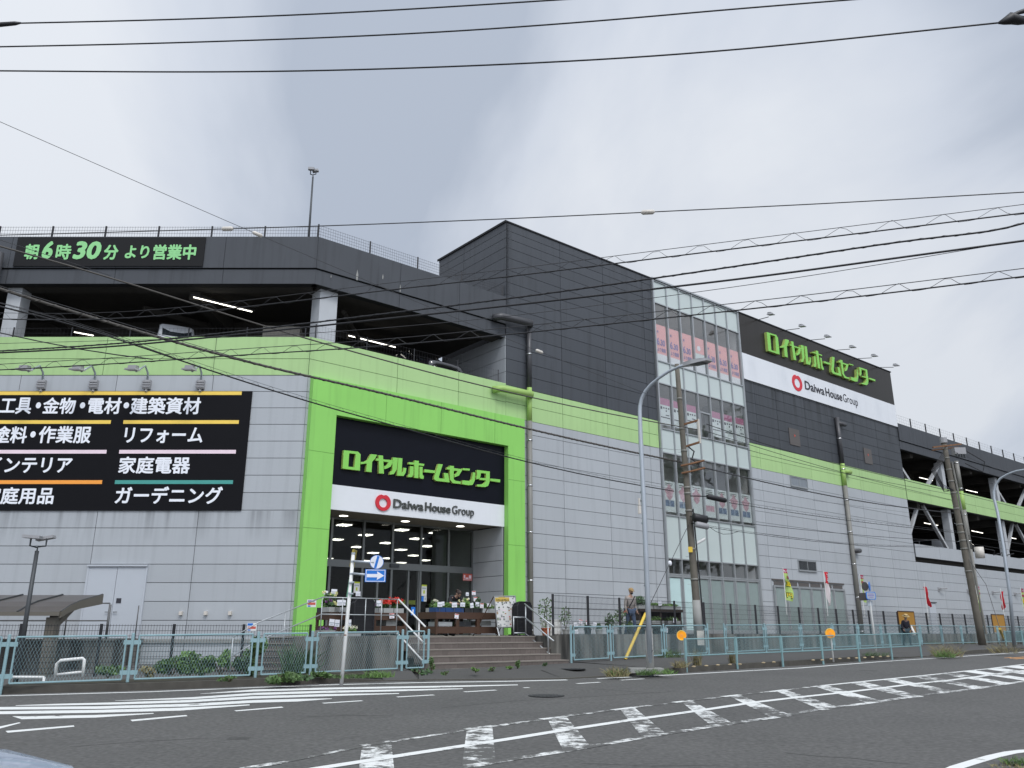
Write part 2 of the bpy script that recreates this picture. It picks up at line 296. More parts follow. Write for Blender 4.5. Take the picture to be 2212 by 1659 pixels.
    def build(s, name, mat, parent=None, smooth=False):
        w = org(parent)
        me = bpy.data.meshes.new(name); me.from_pydata([tuple(v-w) for v in s.v], [], s.f); me.update()
        mats = mat if isinstance(mat, (list, tuple)) else [mat]
        for m in mats: me.materials.append(M[m] if isinstance(m, str) else m)
        if len(mats) > 1: me.polygons.foreach_set('material_index', s.m)
        if smooth: me.polygons.foreach_set('use_smooth', [True]*len(me.polygons))
        o = bpy.data.objects.new(name, me); COL.objects.link(o)
        if parent: o.parent = parent; ORG[o.name] = w
        return o
def tag(o, label, cat, group=None, kind=None):
    if label: o['label'] = label
    if cat: o['category'] = cat
    if group: o['group'] = group
    if kind: o['kind'] = kind
    return o
def empty(name, loc, label, cat, group=None):
    o = bpy.data.objects.new(name, None); COL.objects.link(o); o.location = loc; o.empty_display_size = .2
    ORG[o.name] = Vector(loc); return tag(o, label, cat, group)
def struct(o): o['kind'] = 'structure'; return o
def copy_tree(o, parent=None):
    c = o.copy(); COL.objects.link(c)
    if parent: c.parent = parent
    for ch in list(o.children): copy_tree(ch, c)
    return c
def text(body, F, u0, u1, z0, z1, o, mat, parent, name='lettering', bold=0.0, depth=.012, shear=0.0, spacing=1.0):
    c = bpy.data.curves.new('t', 'FONT'); c.body = body; c.shear = shear; c.space_character = spacing; c.resolution_u = 3
    t = bpy.data.objects.new('t', c); COL.objects.link(t); bpy.context.view_layer.update()
    dg = bpy.context.evaluated_depsgraph_get(); me = bpy.data.meshes.new_from_object(t.evaluated_get(dg))
    vs0 = [(v.co.x, v.co.y) for v in me.vertices]; polys = [tuple(p.vertices) for p in me.polygons]
    bpy.data.objects.remove(t); bpy.data.curves.remove(c); bpy.data.meshes.remove(me)
    b = max(bold, 0); k = .7071*b
    shifts = [(0, 0)] + ([(b, 0), (-b, 0), (0, b), (0, -b), (k, k), (-k, k), (k, -k), (-k, -k)] if b > 0 else [])   # heavier strokes: overlaid copies, each a hair in front of the last
    x0, x1 = min(v[0] for v in vs0)-b, max(v[0] for v in vs0)+b; y0, y1 = min(v[1] for v in vs0)-b, max(v[1] for v in vs0)+b
    su = (u1-u0)/(x1-x0); sz = (z1-z0)/(y1-y0); n = len(vs0)
    cnt = {}
    for p in polys:
        for i in range(len(p)):
            q = (min(p[i], p[(i+1) % len(p)]), max(p[i], p[(i+1) % len(p)])); cnt[q] = cnt.get(q, 0)+1
    edge = [q for q, m in cnt.items() if m == 1]
    mb = MB()
    for si, (dx, dy) in enumerate(shifts):
        vv = [(u0+(x+dx-x0)*su, z0+(y+dy-y0)*sz) for x, y in vs0]; bs = len(mb.v)
        mb.v += [F(a, q, o+depth+si*.0006) for a, q in vv]
        mb.f += [tuple(bs+i for i in p) for p in polys]
        if depth > .02:
            mb.v += [F(a, q, o+.001) for a, q in vv]
            mb.f += [(bs+a, bs+q, bs+n+q, bs+n+a) for a, q in edge]
    mb.m = [0]*len(mb.f)
    return mb.build(name, mat, parent)
def WZ(px, py, z):
    d = ray(px, py); return EYEV + d*((z-EYE)/d.z)
def prism(mb, pts, z0, z1):
    n = len(pts); b = len(mb.v)
    mb.v += [Vector((p[0], p[1], z0)) for p in pts] + [Vector((p[0], p[1], z1)) for p in pts]
    mb.f.append(tuple(b+i for i in range(n))[::-1]); mb.m.append(mb.cur); mb.f.append(tuple(b+n+i for i in range(n))); mb.m.append(mb.cur)
    for i in range(n):
        j = (i+1) % n; mb.f.append((b+i, b+j, b+n+j, b+n+i)); mb.m.append(mb.cur)
# ================================================================ ground, road, pavement
mb = MB()
xs = [-200, -120, -80, -60] + [-50+i*1.5 for i in range(0, 101)] + [110, 130, 160, 200, 300]
ys = [-30, -15, -8] + [-4+i*.75 for i in range(0, 120)] + [95, 110, 140, 200, 300]
for y in ys:
    for x in xs: mb.v.append(Vector((x, y, gz(y))))
nx = len(xs)
for j in range(len(ys)-1):
    for i in range(nx-1):
        mb.f.append((j*nx+i, j*nx+i+1, (j+1)*nx+i+1, (j+1)*nx+i)); mb.m.append(0)
struct(mb.build('road', 'asphalt', smooth=True))

KERB = [(-330, 1513, .15), (-150, 1507, .15), (0, 1499.6, .15), (327, 1490.7, .15), (595, 1480.3, .15), (720, 1475.5, .12), (830, 1471.8, .02), (905, 1470, .02), (1220, 1467, .02), (1340, 1461, .03),
        (1420, 1456, .10), (1463, 1453.7, .15), (1728, 1437.5, .15), (1902, 1425, .15), (1945, 1422.2, .03), (2060, 1415.2, .03), (2100, 1412.8, .15), (2212, 1406, .15), (2330, 1400, .15)]
kp = [(GP(a, b, 0), c) for a, b, c in KERB]
def resample(pts, step):
    res = []
    for (p, a), (q, b) in zip(pts, pts[1:]):
        n = max(1, int((q-p).length/step))
        for i in range(n): res.append((p.lerp(q, i/n), a+(b-a)*i/n))
    res.append(pts[-1]); return res
kp = resample(kp, 1.0)
mbs, mbk = MB(), MB()
for (p, a), (q, b) in zip(kp, kp[1:]):
    t = (q-p).normalized(); n_ = Vector((-t.y, t.x, 0))
    def P(pt, off, h): r = pt + n_*off; r.z = gz(r.y)+h; return r
    k0, k1 = max(a, .012), max(b, .012)
    # kerb stone
    mbk.hexa([P(p, 0, -.1), P(q, 0, -.1), P(q, .16, -.1), P(p, .16, -.1), P(p, 0.0, k0), P(q, 0.0, k1), P(q, .16, k1), P(p, .16, k0)])
    prev = (.16, k0-.004, k1-.004)
    for off, ha, hb in ((1.0, .15, .15), (2.5, .15, .15), (5.0, .15, .15), (7.5, .15, .15)):
        if p.x < -3.4 and off > 1.6: break
        mbs.q(P(p, prev[0], prev[1]), P(q, prev[0], prev[2]), P(q, off, hb), P(p, off, ha)); prev = (off, ha, hb)
    if p.x < -3.4: mbs.q(P(p, 1.0, .15), P(q, 1.0, .15), P(q, 1.5, .0), P(p, 1.5, .0))
struct(mbs.build('sidewalk', 'asph2')); struct(mbk.build('kerb', 'kerb'))
# soil strip under the left fence
mb = MB()
for (p, a), (q, b) in zip(kp, kp[1:]):
    if p.x < -4.0:
        t = (q-p).normalized(); n_ = Vector((-t.y, t.x, 0)); L_ = []
        for pt, off, h in ((p, .17, .156), (q, .17, .156), (q, 1.0, .16), (p, 1.0, .16)):
            r = pt+n_*off; r.z = gz(r.y)+h; L_.append(r)
        mb.q(*L_)
struct(mb.build('soil_strip', 'soil'))

# ---- painted markings, traced on the ground surface
def ground_poly(mb, pts, dz=.003, step=.5):
    """pts: 4 image corners a,b,c,d (a-b and d-c are the long sides) laid on the ground"""
    a, b, c, d = [GP(x, y) for x, y in pts]
    n = max(1, int(max((b-a).length, (c-d).length)/step)); m = max(1, int(max((d-a).length, (c-b).length)/step))
    def at(s, t):
        p = a.lerp(b, s).lerp(d.lerp(c, s), t); p.z = gz(p.y)+dz; return p
    for i in range(n):
        for j in range(m): mb.q(at(i/n, j/m), at((i+1)/n, j/m), at((i+1)/n, (j+1)/m), at(i/n, (j+1)/m))
def strip(mb, pts, w, dz=.0036):
    P = [GP(x, y) for x, y in pts]
    P2 = []
    for p, q in zip(P, P[1:]):
        n = max(1, int((q-p).length/.6))
        for i in range(n): P2.append(p.lerp(q, i/n))
    P2.append(P[-1])
    for i in range(len(P2)-1):
        p, q = P2[i], P2[i+1]
        ta = (P2[min(i+1, len(P2)-1)]-P2[max(i-1, 0)]).normalized(); tb = (P2[min(i+2, len(P2)-1)]-P2[i]).normalized()
        na, nb = Vector((-ta.y, ta.x, 0))*w/2, Vector((-tb.y, tb.x, 0))*w/2
        L_ = [p-na, q-nb, q+nb, p+na]
        for r in L_: r.z = gz(r.y)+dz
        mb.q(*L_)
mb = MB()
strip(mb, [(-300, 1518), (-100, 1510), (0, 1503.5), (327, 1494.5), (560, 1485), (690, 1480.5)], .15)
strip(mb, [(690, 1480.2), (905, 1474.8), (1100, 1472), (1225, 1469)], .20, .0042)
strip(mb, [(1289, 1466.4), (1463, 1457.6), (1728, 1443.2), (1902, 1429.5), (2060, 1419.5), (2212, 1409), (2420, 1396)], .15)
# diagonal hatching at the left
def hz(pts): return [z5b(*p) for p in pts]
zr = zoom(0, 2550, .9114); zh = zoom(0, 2640, .9449)
for S in [[(52, 191, 192), (90, 192, 204), (400, 186, 197), (640, 178, 181)], [(-140, 175, 188), (-10, 171, 183), (400, 165, 177), (750, 156, 168), (1040, 142, 146)],
          [(-140, 158, 168), (-10, 153, 164), (400, 150, 161), (800, 139, 150), (1058, 124, 135), (1238, 119, 130), (1383, 117, 119)],
          [(65, 146, 148), (250, 139, 146), (500, 133, 142), (800, 123, 133), (1058, 108, 118), (1358, 99, 108), (1663, 95, 98)],
          [(480, 126, 127), (800, 112, 120), (1058, 94, 103), (1358, 85, 94), (1700, 79, 86), (1928, 75, 78)],
          [(835, 97, 98), (1058, 80, 88), (1358, 72, 80), (1800, 65, 72), (2158, 59, 62)]]:
    for a, c in zip(S, S[1:]): ground_poly(mb, [zh(a[0], a[1]), zh(c[0], c[1]), zh(c[0], c[2]), zh(a[0], a[2])])
# dashes
for a, b, c, d in [((40, 1528), (535, 1487), (540, 1497), (55, 1541)), ((945, 1447), (1350, 1412), (1362, 1420), (960, 1458)), ((1700, 1379), (2045, 1351), (2058, 1358), (1715, 1385)), ((-80, 1512), (140, 1465), (150, 1470), (-80, 1532))]:
    ground_poly(mb, hz([a, b, c, d]))
for a, b in [((1395, 241), (1565, 230)), ((1715, 214), (1875, 205)), ((2005, 192), (2143, 184))]: strip(mb, [zr(*a), zr(*b)], .13)
zs = zoom(2016, 2550, .9114)
for a, b in [((280, 156), (380, 150)), ((470, 141), (570, 135)), ((50, 174), (75, 173))]: strip(mb, [zs(*a), zs(*b)], .12)
# near kerb line in the lower right corner
zc_ = zoom(3700, 2850, .1501)
strip(mb, [zc_(300, 1220), zc_(450, 1145), zc_(950, 990), zc_(1400, 860), zc_(1850, 760), zc_(2212, 715), zc_(3000, 680)], .15)
struct(mb.build('road_line_markings', 'line'))
# median hatching: outline lines and rungs
UP = [(-60, 338), (200, 301), (480, 265), (740, 233), (950, 209), (1150, 187), (1340, 165), (1500, 149), (1620, 137), (1740, 125), (1860, 113), (1960, 102), (2060, 92), (2140, 82), (2212, 73), (2330, 60), (2450, 48)]
CE = [(-1100, 566), (-810, 519), (-400, 455), (0, 394), (240, 355), (520, 313), (830, 270), (1050, 237), (1240, 215), (1440, 194), (1600, 175), (1740, 157), (1880, 143), (2000, 128), (2110, 113), (2212, 100), (2350, 82)]
LO = [(-500, 573), (-210, 519), (0, 483), (230, 447), (570, 388), (880, 338), (1130, 303), (1330, 267), (1540, 240), (1710, 215), (1880, 193), (2020, 175), (2130, 158), (2212, 146), (2350, 126)]
mbc, mbw, mbv = MB(), MB(), MB()
strip(mbc, [zs(*p) for p in CE], .17, .0058)
i0 = 6
strip(mbc, [zs(*p) for p in UP[i0:]], .14, .0052); strip(mbv, [zs(*p) for p in UP[:i0+1]], .13, .0045)
strip(mbw, [zs(*p) for p in LO], .16, .0048)
for x0, x1, y0, y1 in [(125, 237, 311, 299), (435, 530, 271, 259), (700, 778, 238, 229), (910, 985, 213, 205), (1120, 1185, 191, 183)]: strip(mbc, [zs(x0, y0), zs(x1, y1)], .14, .0065)
RUNGS = [((155, 311), (237, 301), (340, 428), (222, 447)), ((470, 270), (530, 260), (672, 378), (565, 392)), ((735, 238), (778, 230), (965, 333), (870, 345)), ((945, 213), (985, 206), (1215, 295), (1125, 305)),
         ((1145, 190), (1185, 184), (1425, 262), (1340, 271)), ((1315, 170), (1365, 164), (1612, 235), (1545, 243)), ((1465, 154), (1520, 148), (1780, 212), (1715, 219)), ((1605, 140), (1655, 135), (1922, 190), (1870, 197)),
         ((1735, 128), (1782, 121), (2048, 172), (2000, 178)), ((1855, 115), (1905, 110), (2165, 154), (2120, 160)), ((1950, 104), (2003, 99), (2268, 139), (2225, 145)), ((2050, 94), (2110, 88), (2360, 125), (2320, 130)), ((2135, 84), (2190, 78), (2440, 112), (2400, 117)),
         ((-195, 353), (-85, 341), (-70, 502), (-218, 520)), ((-648, 421), (-522, 408), (-505, 560), (-668, 585))]
for i, r in enumerate(RUNGS): ground_poly((mbw if i < 10 or i > 12 else mbc), [zs(*r[0]), zs(*r[3]), zs(*r[2]), zs(*r[1])], .0028, .3)
for a, b in [((-198, 354), (-78, 339)), ((-650, 424), (-510, 406)), ((-1165, 525), (-1010, 500))]: strip(mbw, [zs(*a), zs(*b)], .15, .0062)
strip(mbv, [zs(-1010, 500), zs(-650, 428), zs(-400, 388), zs(-60, 336)], .10, .004)
struct(mbc.build('median_line_markings', 'median')); struct(mbw.build('worn_median_markings', 'worn')); struct(mbv.build('faded_median_markings', 'vworn'))
mb = MB()
zo = zoom(3500, 2250, .24116)
for q in [[(1880, 1412), (2000, 1400), (2000, 1410), (1890, 1418)], [(1970, 1412), (2206, 1392), (2206, 1402), (1975, 1424)], [(2010, 1428), (2206, 1412), (2206, 1426), (2080, 1434)]]: ground_poly(mb, [zo(*p) for p in q])
struct(mb.build('orange_road_markings', 'oline'))
mb = MB()          # fine cracks and sealed joints in the asphalt
for pts, w in [([zs(1180, 455), zs(1330, 470), zs(1480, 478), zs(1620, 496), zs(1720, 502)], .025), ([zs(350, 178), zs(520, 190), zs(640, 196)], .02), ([zs(-900, 300), zs(-700, 292), zs(-520, 296)], .03), ([zs(1500, 98), zs(1580, 100)], .25), ([zr(985, 393), zr(1080, 391)], .22),
               ([zs(300, 500), zs(600, 512), zs(900, 508)], .018), ([zs(-300, 260), zs(0, 232), zs(300, 214), zs(700, 190)], .02), ([zr(300, 430), zr(620, 405), zr(900, 392)], .018)]: strip(mb, pts, w, .0022)
struct(mb.build('road_cracks', 'crack'))
def lid(px, py, r, label):
    p = GP(px, py); m = MB(); m.disc((p.x, p.y, gz(p.y)+.006), (0, .0, 1), r, .012, 20)
    for k in range(-3, 4): m.box(p.x+k*.08-.02, p.x+k*.08+.02, p.y-.2, p.y+.2, gz(p.y)+.01, gz(p.y)+.016)
    tag(m.build('manhole_lid', 'iron'), label, 'manhole cover')
lid(*zs(148, 209), .36, 'round iron manhole lid set in the traffic lane before the steps')
p = GP(*z3(1440, 1503), SW)
m = MB(); m.disc((p.x, p.y, p.z+.003), (0, 0, 1), .33, .012, 20); m.disc((p.x+.05, p.y, p.z+.012), (0, 0, 1), .12, .006, 12)
tag(m.build('manhole_lid', 'iron'), 'iron manhole lid in the sidewalk at the right end of the steps', 'manhole cover')

# ================================================================ the store building
FR0 = FR
B = empty('store_building', C0, 'long grey and charcoal store with lime green band, parking decks and glazed tower', 'store')
def panels(F, us, zs_, o, name, mat, jm, t=.05, gap=.010):
    mb = MB(); u0, u1 = min(us), max(us)
    for a, b in zip(us, us[1:]):
        for c, d in zip(zs_, zs_[1:]): mb.fbox(F, a+gap, b-gap, c+gap, d-gap, o-t, o)
    mb.cur = 1; mb.fbox(F, u0, u1, min(zs_), max(zs_), o-.3, o-.03)
    return mb.build(name, [mat, jm], B)
ZR = [-.5, .1, .7, 1.3, 1.9, 2.5, 3.1, 3.7, 4.3, 4.9, 5.5, 6.1, 6.7, 7.3, 7.9, 8.5, 9.1, 9.7, 10.3]
j1, j2 = LP(*z5(1443, 1128))[0], LP(*z5(711, 1128))[0]; st = j1-j2
UL = [0, j1] + [j1-st*k for k in range(1, 9)]; UL = UL[::-1]
panels(FL, UL, ZR, 0, 'grey_cladding', 'greyl', 'joint')
ULb = [LP(*z1(1890, 1048))[0]]; s2 = 3.93
ULb = [ULb[0]-s2*k for k in range(6, -1, -1)] + [0]
panels(FL, ULb, [10.3, 10.92, 11.76], .012, 'green_band', 'lgreen', 'joint')
ULf = [LP(*z1(1960, 300))[0]-4.0*k for k in range(6, -1, -1)] + [0.0]
panels(FL, ULf, [14.48, 15.77], .0, 'fascia', 'fascia', 'jointd', gap=.008)
panels(FL, [u-.0 for u in ULf], [13.86, 14.45], -.05, 'fascia', 'fascia', 'jointd', gap=.008)
UM = [0, RP(*zz2(1140, 1140))[0], RP(*zz2(1620, 1250))[0], 9.1]
panels(FR, UM, [10.3, 10.92, 11.76], .012, 'green_band', 'lgreen', 'joint')
panels(FR, [0, RP(*zz2(1165, 400))[0], RP(*zz2(1630, 540))[0], 9.1], [14.48, 15.77], 0, 'fascia', 'fascia', 'jointd', gap=.008)
panels(FR, [0, RP(*zz2(1155, 700))[0], RP(*zz2(1628, 780))[0], 9.1], [13.86, 14.45], -.05, 'fascia', 'fascia', 'jointd', gap=.008)
panels(FR, [0, 1.2], ZR, 0, 'grey_cladding', 'grey', 'joint')
panels(FR, [1.2, 5, 9.15], [9.0, 10.3], 0, 'grey_cladding', 'grey', 'joint')
# main block
ud = [RP(*zz3(450, 250))[0], RP(*zz3(820, 420))[0], RP(*zz3(1165, 560))[0]]
ZD = [11.7, 12.3, 12.9, 13.5, 14.1, 14.7, 15.3, 15.9, 16.5, 17.1, 17.7, 18.2, 18.65, 19.05, 19.45]
panels(FR, [9.1]+ud+[18.95], ZD, 0, 'dark_cladding', 'dark', 'jointd')
panels(FR, [9.1]+ud+[18.95], [10.3, 10.95, 11.7], 0, 'green_band', 'lgreen', 'joint')
panels(FR, [9.15]+ud+[18.95], ZR, 0, 'grey_cladding', 'grey', 'joint')
ur = [RP(*z8(150, 300))[0], RP(*z8(390, 300))[0], RP(*z8(795, 350))[0], RP(*z8(985, 400))[0]]
print('block joints', ud, ur)
UR = [26.6, 27.6]+ur+[44.75]
panels(FR, UR, ZD[:6]+[15.3, 15.42], 0, 'dark_cladding', 'darkr', 'jointd')
panels(FR, UR, [10.3, 10.95, 11.7], 0, 'green_band', 'lgreen', 'joint')
panels(FR, UR+[48.5, 52.2, 56, 59.8, 63.5, 67.3, 71, 75, 79, 83, 87, 91, 95, 99], [z for z in ZR if z <= 6.2], 0, 'grey_cladding', 'grey', 'joint')
panels(FR, UR, [6.1, 6.7, 7.3, 7.9, 8.5, 9.1, 9.7, 10.3], 0, 'grey_cladding', 'grey', 'joint')
FS = lambda u, z, o: FR(9.1 - o, z, -u)          # side face: u goes back into the depth, o towards the left
panels(FS, [0, 3.2, 5.3], [15.3, 15.9, 16.5, 17.1, 17.7, 18.2, 18.65, 19.05, 19.45], .02, 'dark_cladding', 'dark', 'jointd')
panels(FS, [0.02, 3.2, 5.3], [10.9, 11.7, 12.3, 12.9, 13.5, 13.95], .02, 'grey_cladding', 'grey', 'joint')
mb = MB()                                          # solid core and roof of the block
mb.fbox(FR, 9.4, 18.9, 10.3, 19.35, -5.3, -.32); mb.fbox(FR, 26.8, 44.6, 8, 19.35, -5.3, -.4)
mb.fbox(FR, 9.4, 18.9, 0, 10.3, -5.3, -2.6)
mb.fbox(FR, 9.1, 44.75, 19.35, 19.40, -5.35, -.06)
mb.build('core', 'jointd', B)
mb = MB(); mb.fbox(FR, 9.06, 18.98, 19.45, 19.52, -5.4, .04); mb.fbox(FR, 26.52, 44.79, 19.45, 19.52, -5.4, .10); mb.fbox(FR, 9.02, 9.06, 19.42, 19.52, -5.4, .04)
mb.build('coping', 'jointd', B)
# parking wing on the right
UW = [44.78]+[48.4+3.8*k for k in range(0, 15)]
panels(FR, UW, [14.48, 15.72], .06, 'fascia', 'fascia', 'jointd', gap=.008); panels(FR, UW, [13.86, 14.45], .0, 'fascia', 'fascia', 'jointd', gap=.008)
panels(FR, UW, [10.3, 10.92, 11.76], .03, 'green_band', 'lgreen', 'joint'); panels(FR, UW, [6.42, 7.3], .08, 'deck_parapet', 'grey', 'joint')
# deck slabs, ceilings, beams
deckA = [(-45, 28.4), (C0.x-.1, 28.4), tuple(FR(9.0, 0, -.32)[:2]), tuple(FR(9.0, 0, -5.0)[:2]), (-6, 47), (-45, 47)]
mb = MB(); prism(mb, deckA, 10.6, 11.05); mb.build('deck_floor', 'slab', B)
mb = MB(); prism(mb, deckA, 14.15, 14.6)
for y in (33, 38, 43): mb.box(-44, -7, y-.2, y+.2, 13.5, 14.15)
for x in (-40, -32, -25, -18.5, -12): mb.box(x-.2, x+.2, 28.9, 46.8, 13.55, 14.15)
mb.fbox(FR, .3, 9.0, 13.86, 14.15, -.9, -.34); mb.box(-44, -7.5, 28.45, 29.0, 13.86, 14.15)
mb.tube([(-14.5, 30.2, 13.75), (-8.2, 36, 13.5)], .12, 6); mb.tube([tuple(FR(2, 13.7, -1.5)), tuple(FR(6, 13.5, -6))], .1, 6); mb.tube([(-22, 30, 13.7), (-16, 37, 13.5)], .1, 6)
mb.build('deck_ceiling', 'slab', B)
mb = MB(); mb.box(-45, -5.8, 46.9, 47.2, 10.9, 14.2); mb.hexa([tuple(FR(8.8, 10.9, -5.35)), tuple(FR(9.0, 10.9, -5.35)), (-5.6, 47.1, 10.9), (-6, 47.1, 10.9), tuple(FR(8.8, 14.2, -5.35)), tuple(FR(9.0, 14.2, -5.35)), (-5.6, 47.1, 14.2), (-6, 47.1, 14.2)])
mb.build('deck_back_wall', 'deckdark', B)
def column(F, u0, u1, o0, o1, z0, z1_):
    m = MB(); m.fbox(F, u0, u1, z0, z1_, o0, o1); m.build('column', 'column', B)
column(FR, .4, 1.12, -1.0, -.33, 10.95, 13.86); column(FL, -11.55, -11.02, -1.0, -.42, 10.95, 13.86); column(FL, -22.5, -21.9, -1.0, -.42, 10.95, 13.86)
for lo, hi in ((10.95, 13.86), (6.6, 10.3)):
    for u in (51.75, 61.65, 71.6, 81.6, 91.6): column(FR, u, u+.5, -.85, -.35, lo, hi)
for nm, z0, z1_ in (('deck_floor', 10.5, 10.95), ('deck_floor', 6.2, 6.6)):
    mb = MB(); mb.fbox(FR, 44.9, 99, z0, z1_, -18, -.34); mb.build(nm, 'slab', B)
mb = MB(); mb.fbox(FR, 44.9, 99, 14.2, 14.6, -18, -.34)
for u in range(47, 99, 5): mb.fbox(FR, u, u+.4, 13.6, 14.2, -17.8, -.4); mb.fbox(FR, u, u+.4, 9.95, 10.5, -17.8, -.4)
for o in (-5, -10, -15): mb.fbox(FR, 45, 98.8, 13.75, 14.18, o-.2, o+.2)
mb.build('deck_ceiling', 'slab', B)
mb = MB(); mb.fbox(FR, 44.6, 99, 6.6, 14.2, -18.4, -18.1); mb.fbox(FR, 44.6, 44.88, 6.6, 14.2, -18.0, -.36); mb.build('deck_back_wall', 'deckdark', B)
def brace(a, b, w=.24):
    m = MB(); p, q = FR(a[0], a[1], -.6), FR(b[0], b[1], -.6); m.tube([p, q], w*.6, 4); m.build('brace', 'brace', B)
for u in (0, 16.9, 33.8):
    brace((44.75+u, 13.5), (47.9+u, 10.97)); brace((52.0+u, 13.7), (48.3+u, 10.97)); brace((44.9+u, 7.2), (47.6+u, 10.3)); brace((51.5+u, 7.2), (48.3+u, 10.3))
m = MB(); m.tube([FR(54, 7, -7), FR(59, 10.2, -7)], .2, 4); m.build('brace', 'brace', B)
# glazed stair tower
UG = [19.08, 20.14, 21.2, 22.27, 23.33, 24.37, 25.42, 26.5]
ZG = [1.42, 4.20, 4.94, 7.02, 10.13, 11.36, 13.75, 14.95, 18.17, 19.42]
T = MB()
for u in UG: T.fbox(FR, u-.035, u+.035, 1.42, 19.45, -.12, .05)
T.fbox(FR, 18.97, 19.06, 1.3, 19.5, -.2, .12); T.fbox(FR, 26.52, 26.59, 1.3, 19.5, -.2, .06)
for z in ZG[1:]: T.fbox(FR, 19.06, 26.52, z-.03, z+.03, -.10, .035)
T.fbox(FR, 18.97, 26.6, 19.46, 19.54, -.3, .1)
tower = T.build('stair_tower_glazing', 'alu', B)
for nm, rows, mat, o in (('translucent_panel', ((8, 9), (6, 7), (4, 5), (2, 3)), 'spandrel', -.02), ('clear_pane', ((7, 8), (5, 6), (3, 4), (1, 2)), 'pane', -.03)):
    for a, b in rows:
        for u, v in zip(UG, UG[1:]): m = MB(); m.fbox(FR, u+.03, v-.03, ZG[a]+.03, ZG[b]-.03, o-.012, o); m.build(nm, mat, tower)
m = MB(); m.fbox(FR, 22.36, 22.42, 11.4, 12.75, -.015, .03); m.fbox(FR, 23.2, 23.26, 11.4, 12.75, -.015, .03); m.fbox(FR, 22.36, 23.26, 12.7, 12.78, -.015, .034); m.build('vent_sash', 'alu', tower)
def folding_doors(us, z0, z1_, white, q=0.0):
    FR = lambda u, z, o: FR0(u, z, o+q)
    t = MB(); 
    for u in us: t.fbox(FR, u-.06, u+.06, z0, z1_, -.05, .03)
    t.fbox(FR, us[0]+.06, us[-1]-.06, z1_-.1, z1_, -.05, .02); t.fbox(FR, us[0]+.06, us[-1]-.06, z0, z0+.22, -.05, .02)
    root = t.build('folding_door', 'alu', B)
    for i, (u, v) in enumerate(zip(us, us[1:])):
        m = MB(); m.fbox(FR, u+.13, v-.13, z0+.2, z1_-.14, -.06, -.03); m.cur = 1
        for a, b in ((u+.06, u+.13), (v-.13, v-.06)): m.fbox(FR, a, b, z0+.2, z1_-.1, -.055, -.01)
        for zz in (z0+.6, z0+1.2, z1_-.35): m.fbox(FR, u+.02, u+.05, zz-.08, zz+.08, .03, .05)
        m.build('door_leaf', ['frostw' if i < white else 'frost', 'alu'], root)
folding_doors(UG, 1.42, 4.17, 2)
mb = MB(); mb.fbox(FR, 19, 26.6, 1.3, 19.4, -3.0, -2.7)
for z in (18.3, 14.0, 10.2, 5.0): mb.fbox(FR, 19.02, 26.5, z, z+.5, -2.7, -.3)
mb.fbox(FR, 18.96, 19.0, 1.3, 19.4, -2.7, -.25); mb.fbox(FR, 26.52, 26.58, 1.3, 19.4, -2.7, -.25)
mb.build('stair_hall', 'inwall', B)
mb = MB()
for u in (21.0, 23.4, 25.6):
    for z0, z1_ in ((14.5, 18.3), (10.7, 14.0), (5.5, 10.2)): mb.fbox(FR, u, u+.35, z0, z1_, -2.2, -1.8)
mb.build('hall_column', 'column', B)
m = MB(); m.fbox(FR, 19.25, 20.1, 10.72-3.2+.35, 8.2, -1.2, -.6); m.build('hall_box', 'wood', B)
# row of folding doors further right, small windows, hatches
us = [27.75+i*(7.2/6) for i in range(7)]
folding_doors(us, 1.4, 3.98, 0, .075)
mb = MB(); mb.fbox(FR, 27.65, 35.05, 4.24, 4.32, -.02, .06)
for a, b in zip(us, us[1:]): mb.fbox(FR, a+.08, b-.08, 4.0, 4.2, -.06, .022)
mb.build('transom_window', 'hatch', B)
def small_window(u0, u1, z0, z1_, mat):
    f = MB(); f.fbox(FR, u0, u1, z0-.06, z0+.02, -.02, .08); f.fbox(FR, u0, u1, z1_-.04, z1_+.02, -.02, .06)
    for u in (u0, (u0+u1)/2-.02, u1-.05): f.fbox(FR, u, u+.05, z0+.02, z1_-.04, -.02, .05)
    w = f.build('small_window', 'alu', B)
    m = MB()
    for k in range(10): m.fbox(FR, u0+.05, u1-.05, z0+.03+k*(z1_-z0-.08)/10, z0+.03+(k+.7)*(z1_-z0-.08)/10, .0, .03)
    m.build('louvre', mat, w)
small_window(30.4, 32.2, 9.7, 10.25, 'steel'); small_window(30.36, 32.22, 4.9, 5.45, 'dsteel')
for u0, u1 in ((30.78, 31.88), (39.5, 40.5)):
    m = MB(); m.fbox(FR, u0, u1, 12.18, 13.2, .005, .035); h = m.build('access_hatch', 'hatch', B)
    m = MB(); m.disc(FR((u0+u1)/2, 12.78, .045), N1, .10, .012, 3); m.build('red_mark', 'redsign', h)
m = MB(); m.fbox(FR, 44.7+1.0, 44.7+1.95, 1.4, 3.42, .01, .05); d_ = m.build('service_door', 'doorp', B); m = MB(); m.fbox(FR, 45.6, 46.8, 3.44, 3.5, .0, .1); m.build('door_hood', 'dsteel', d_)
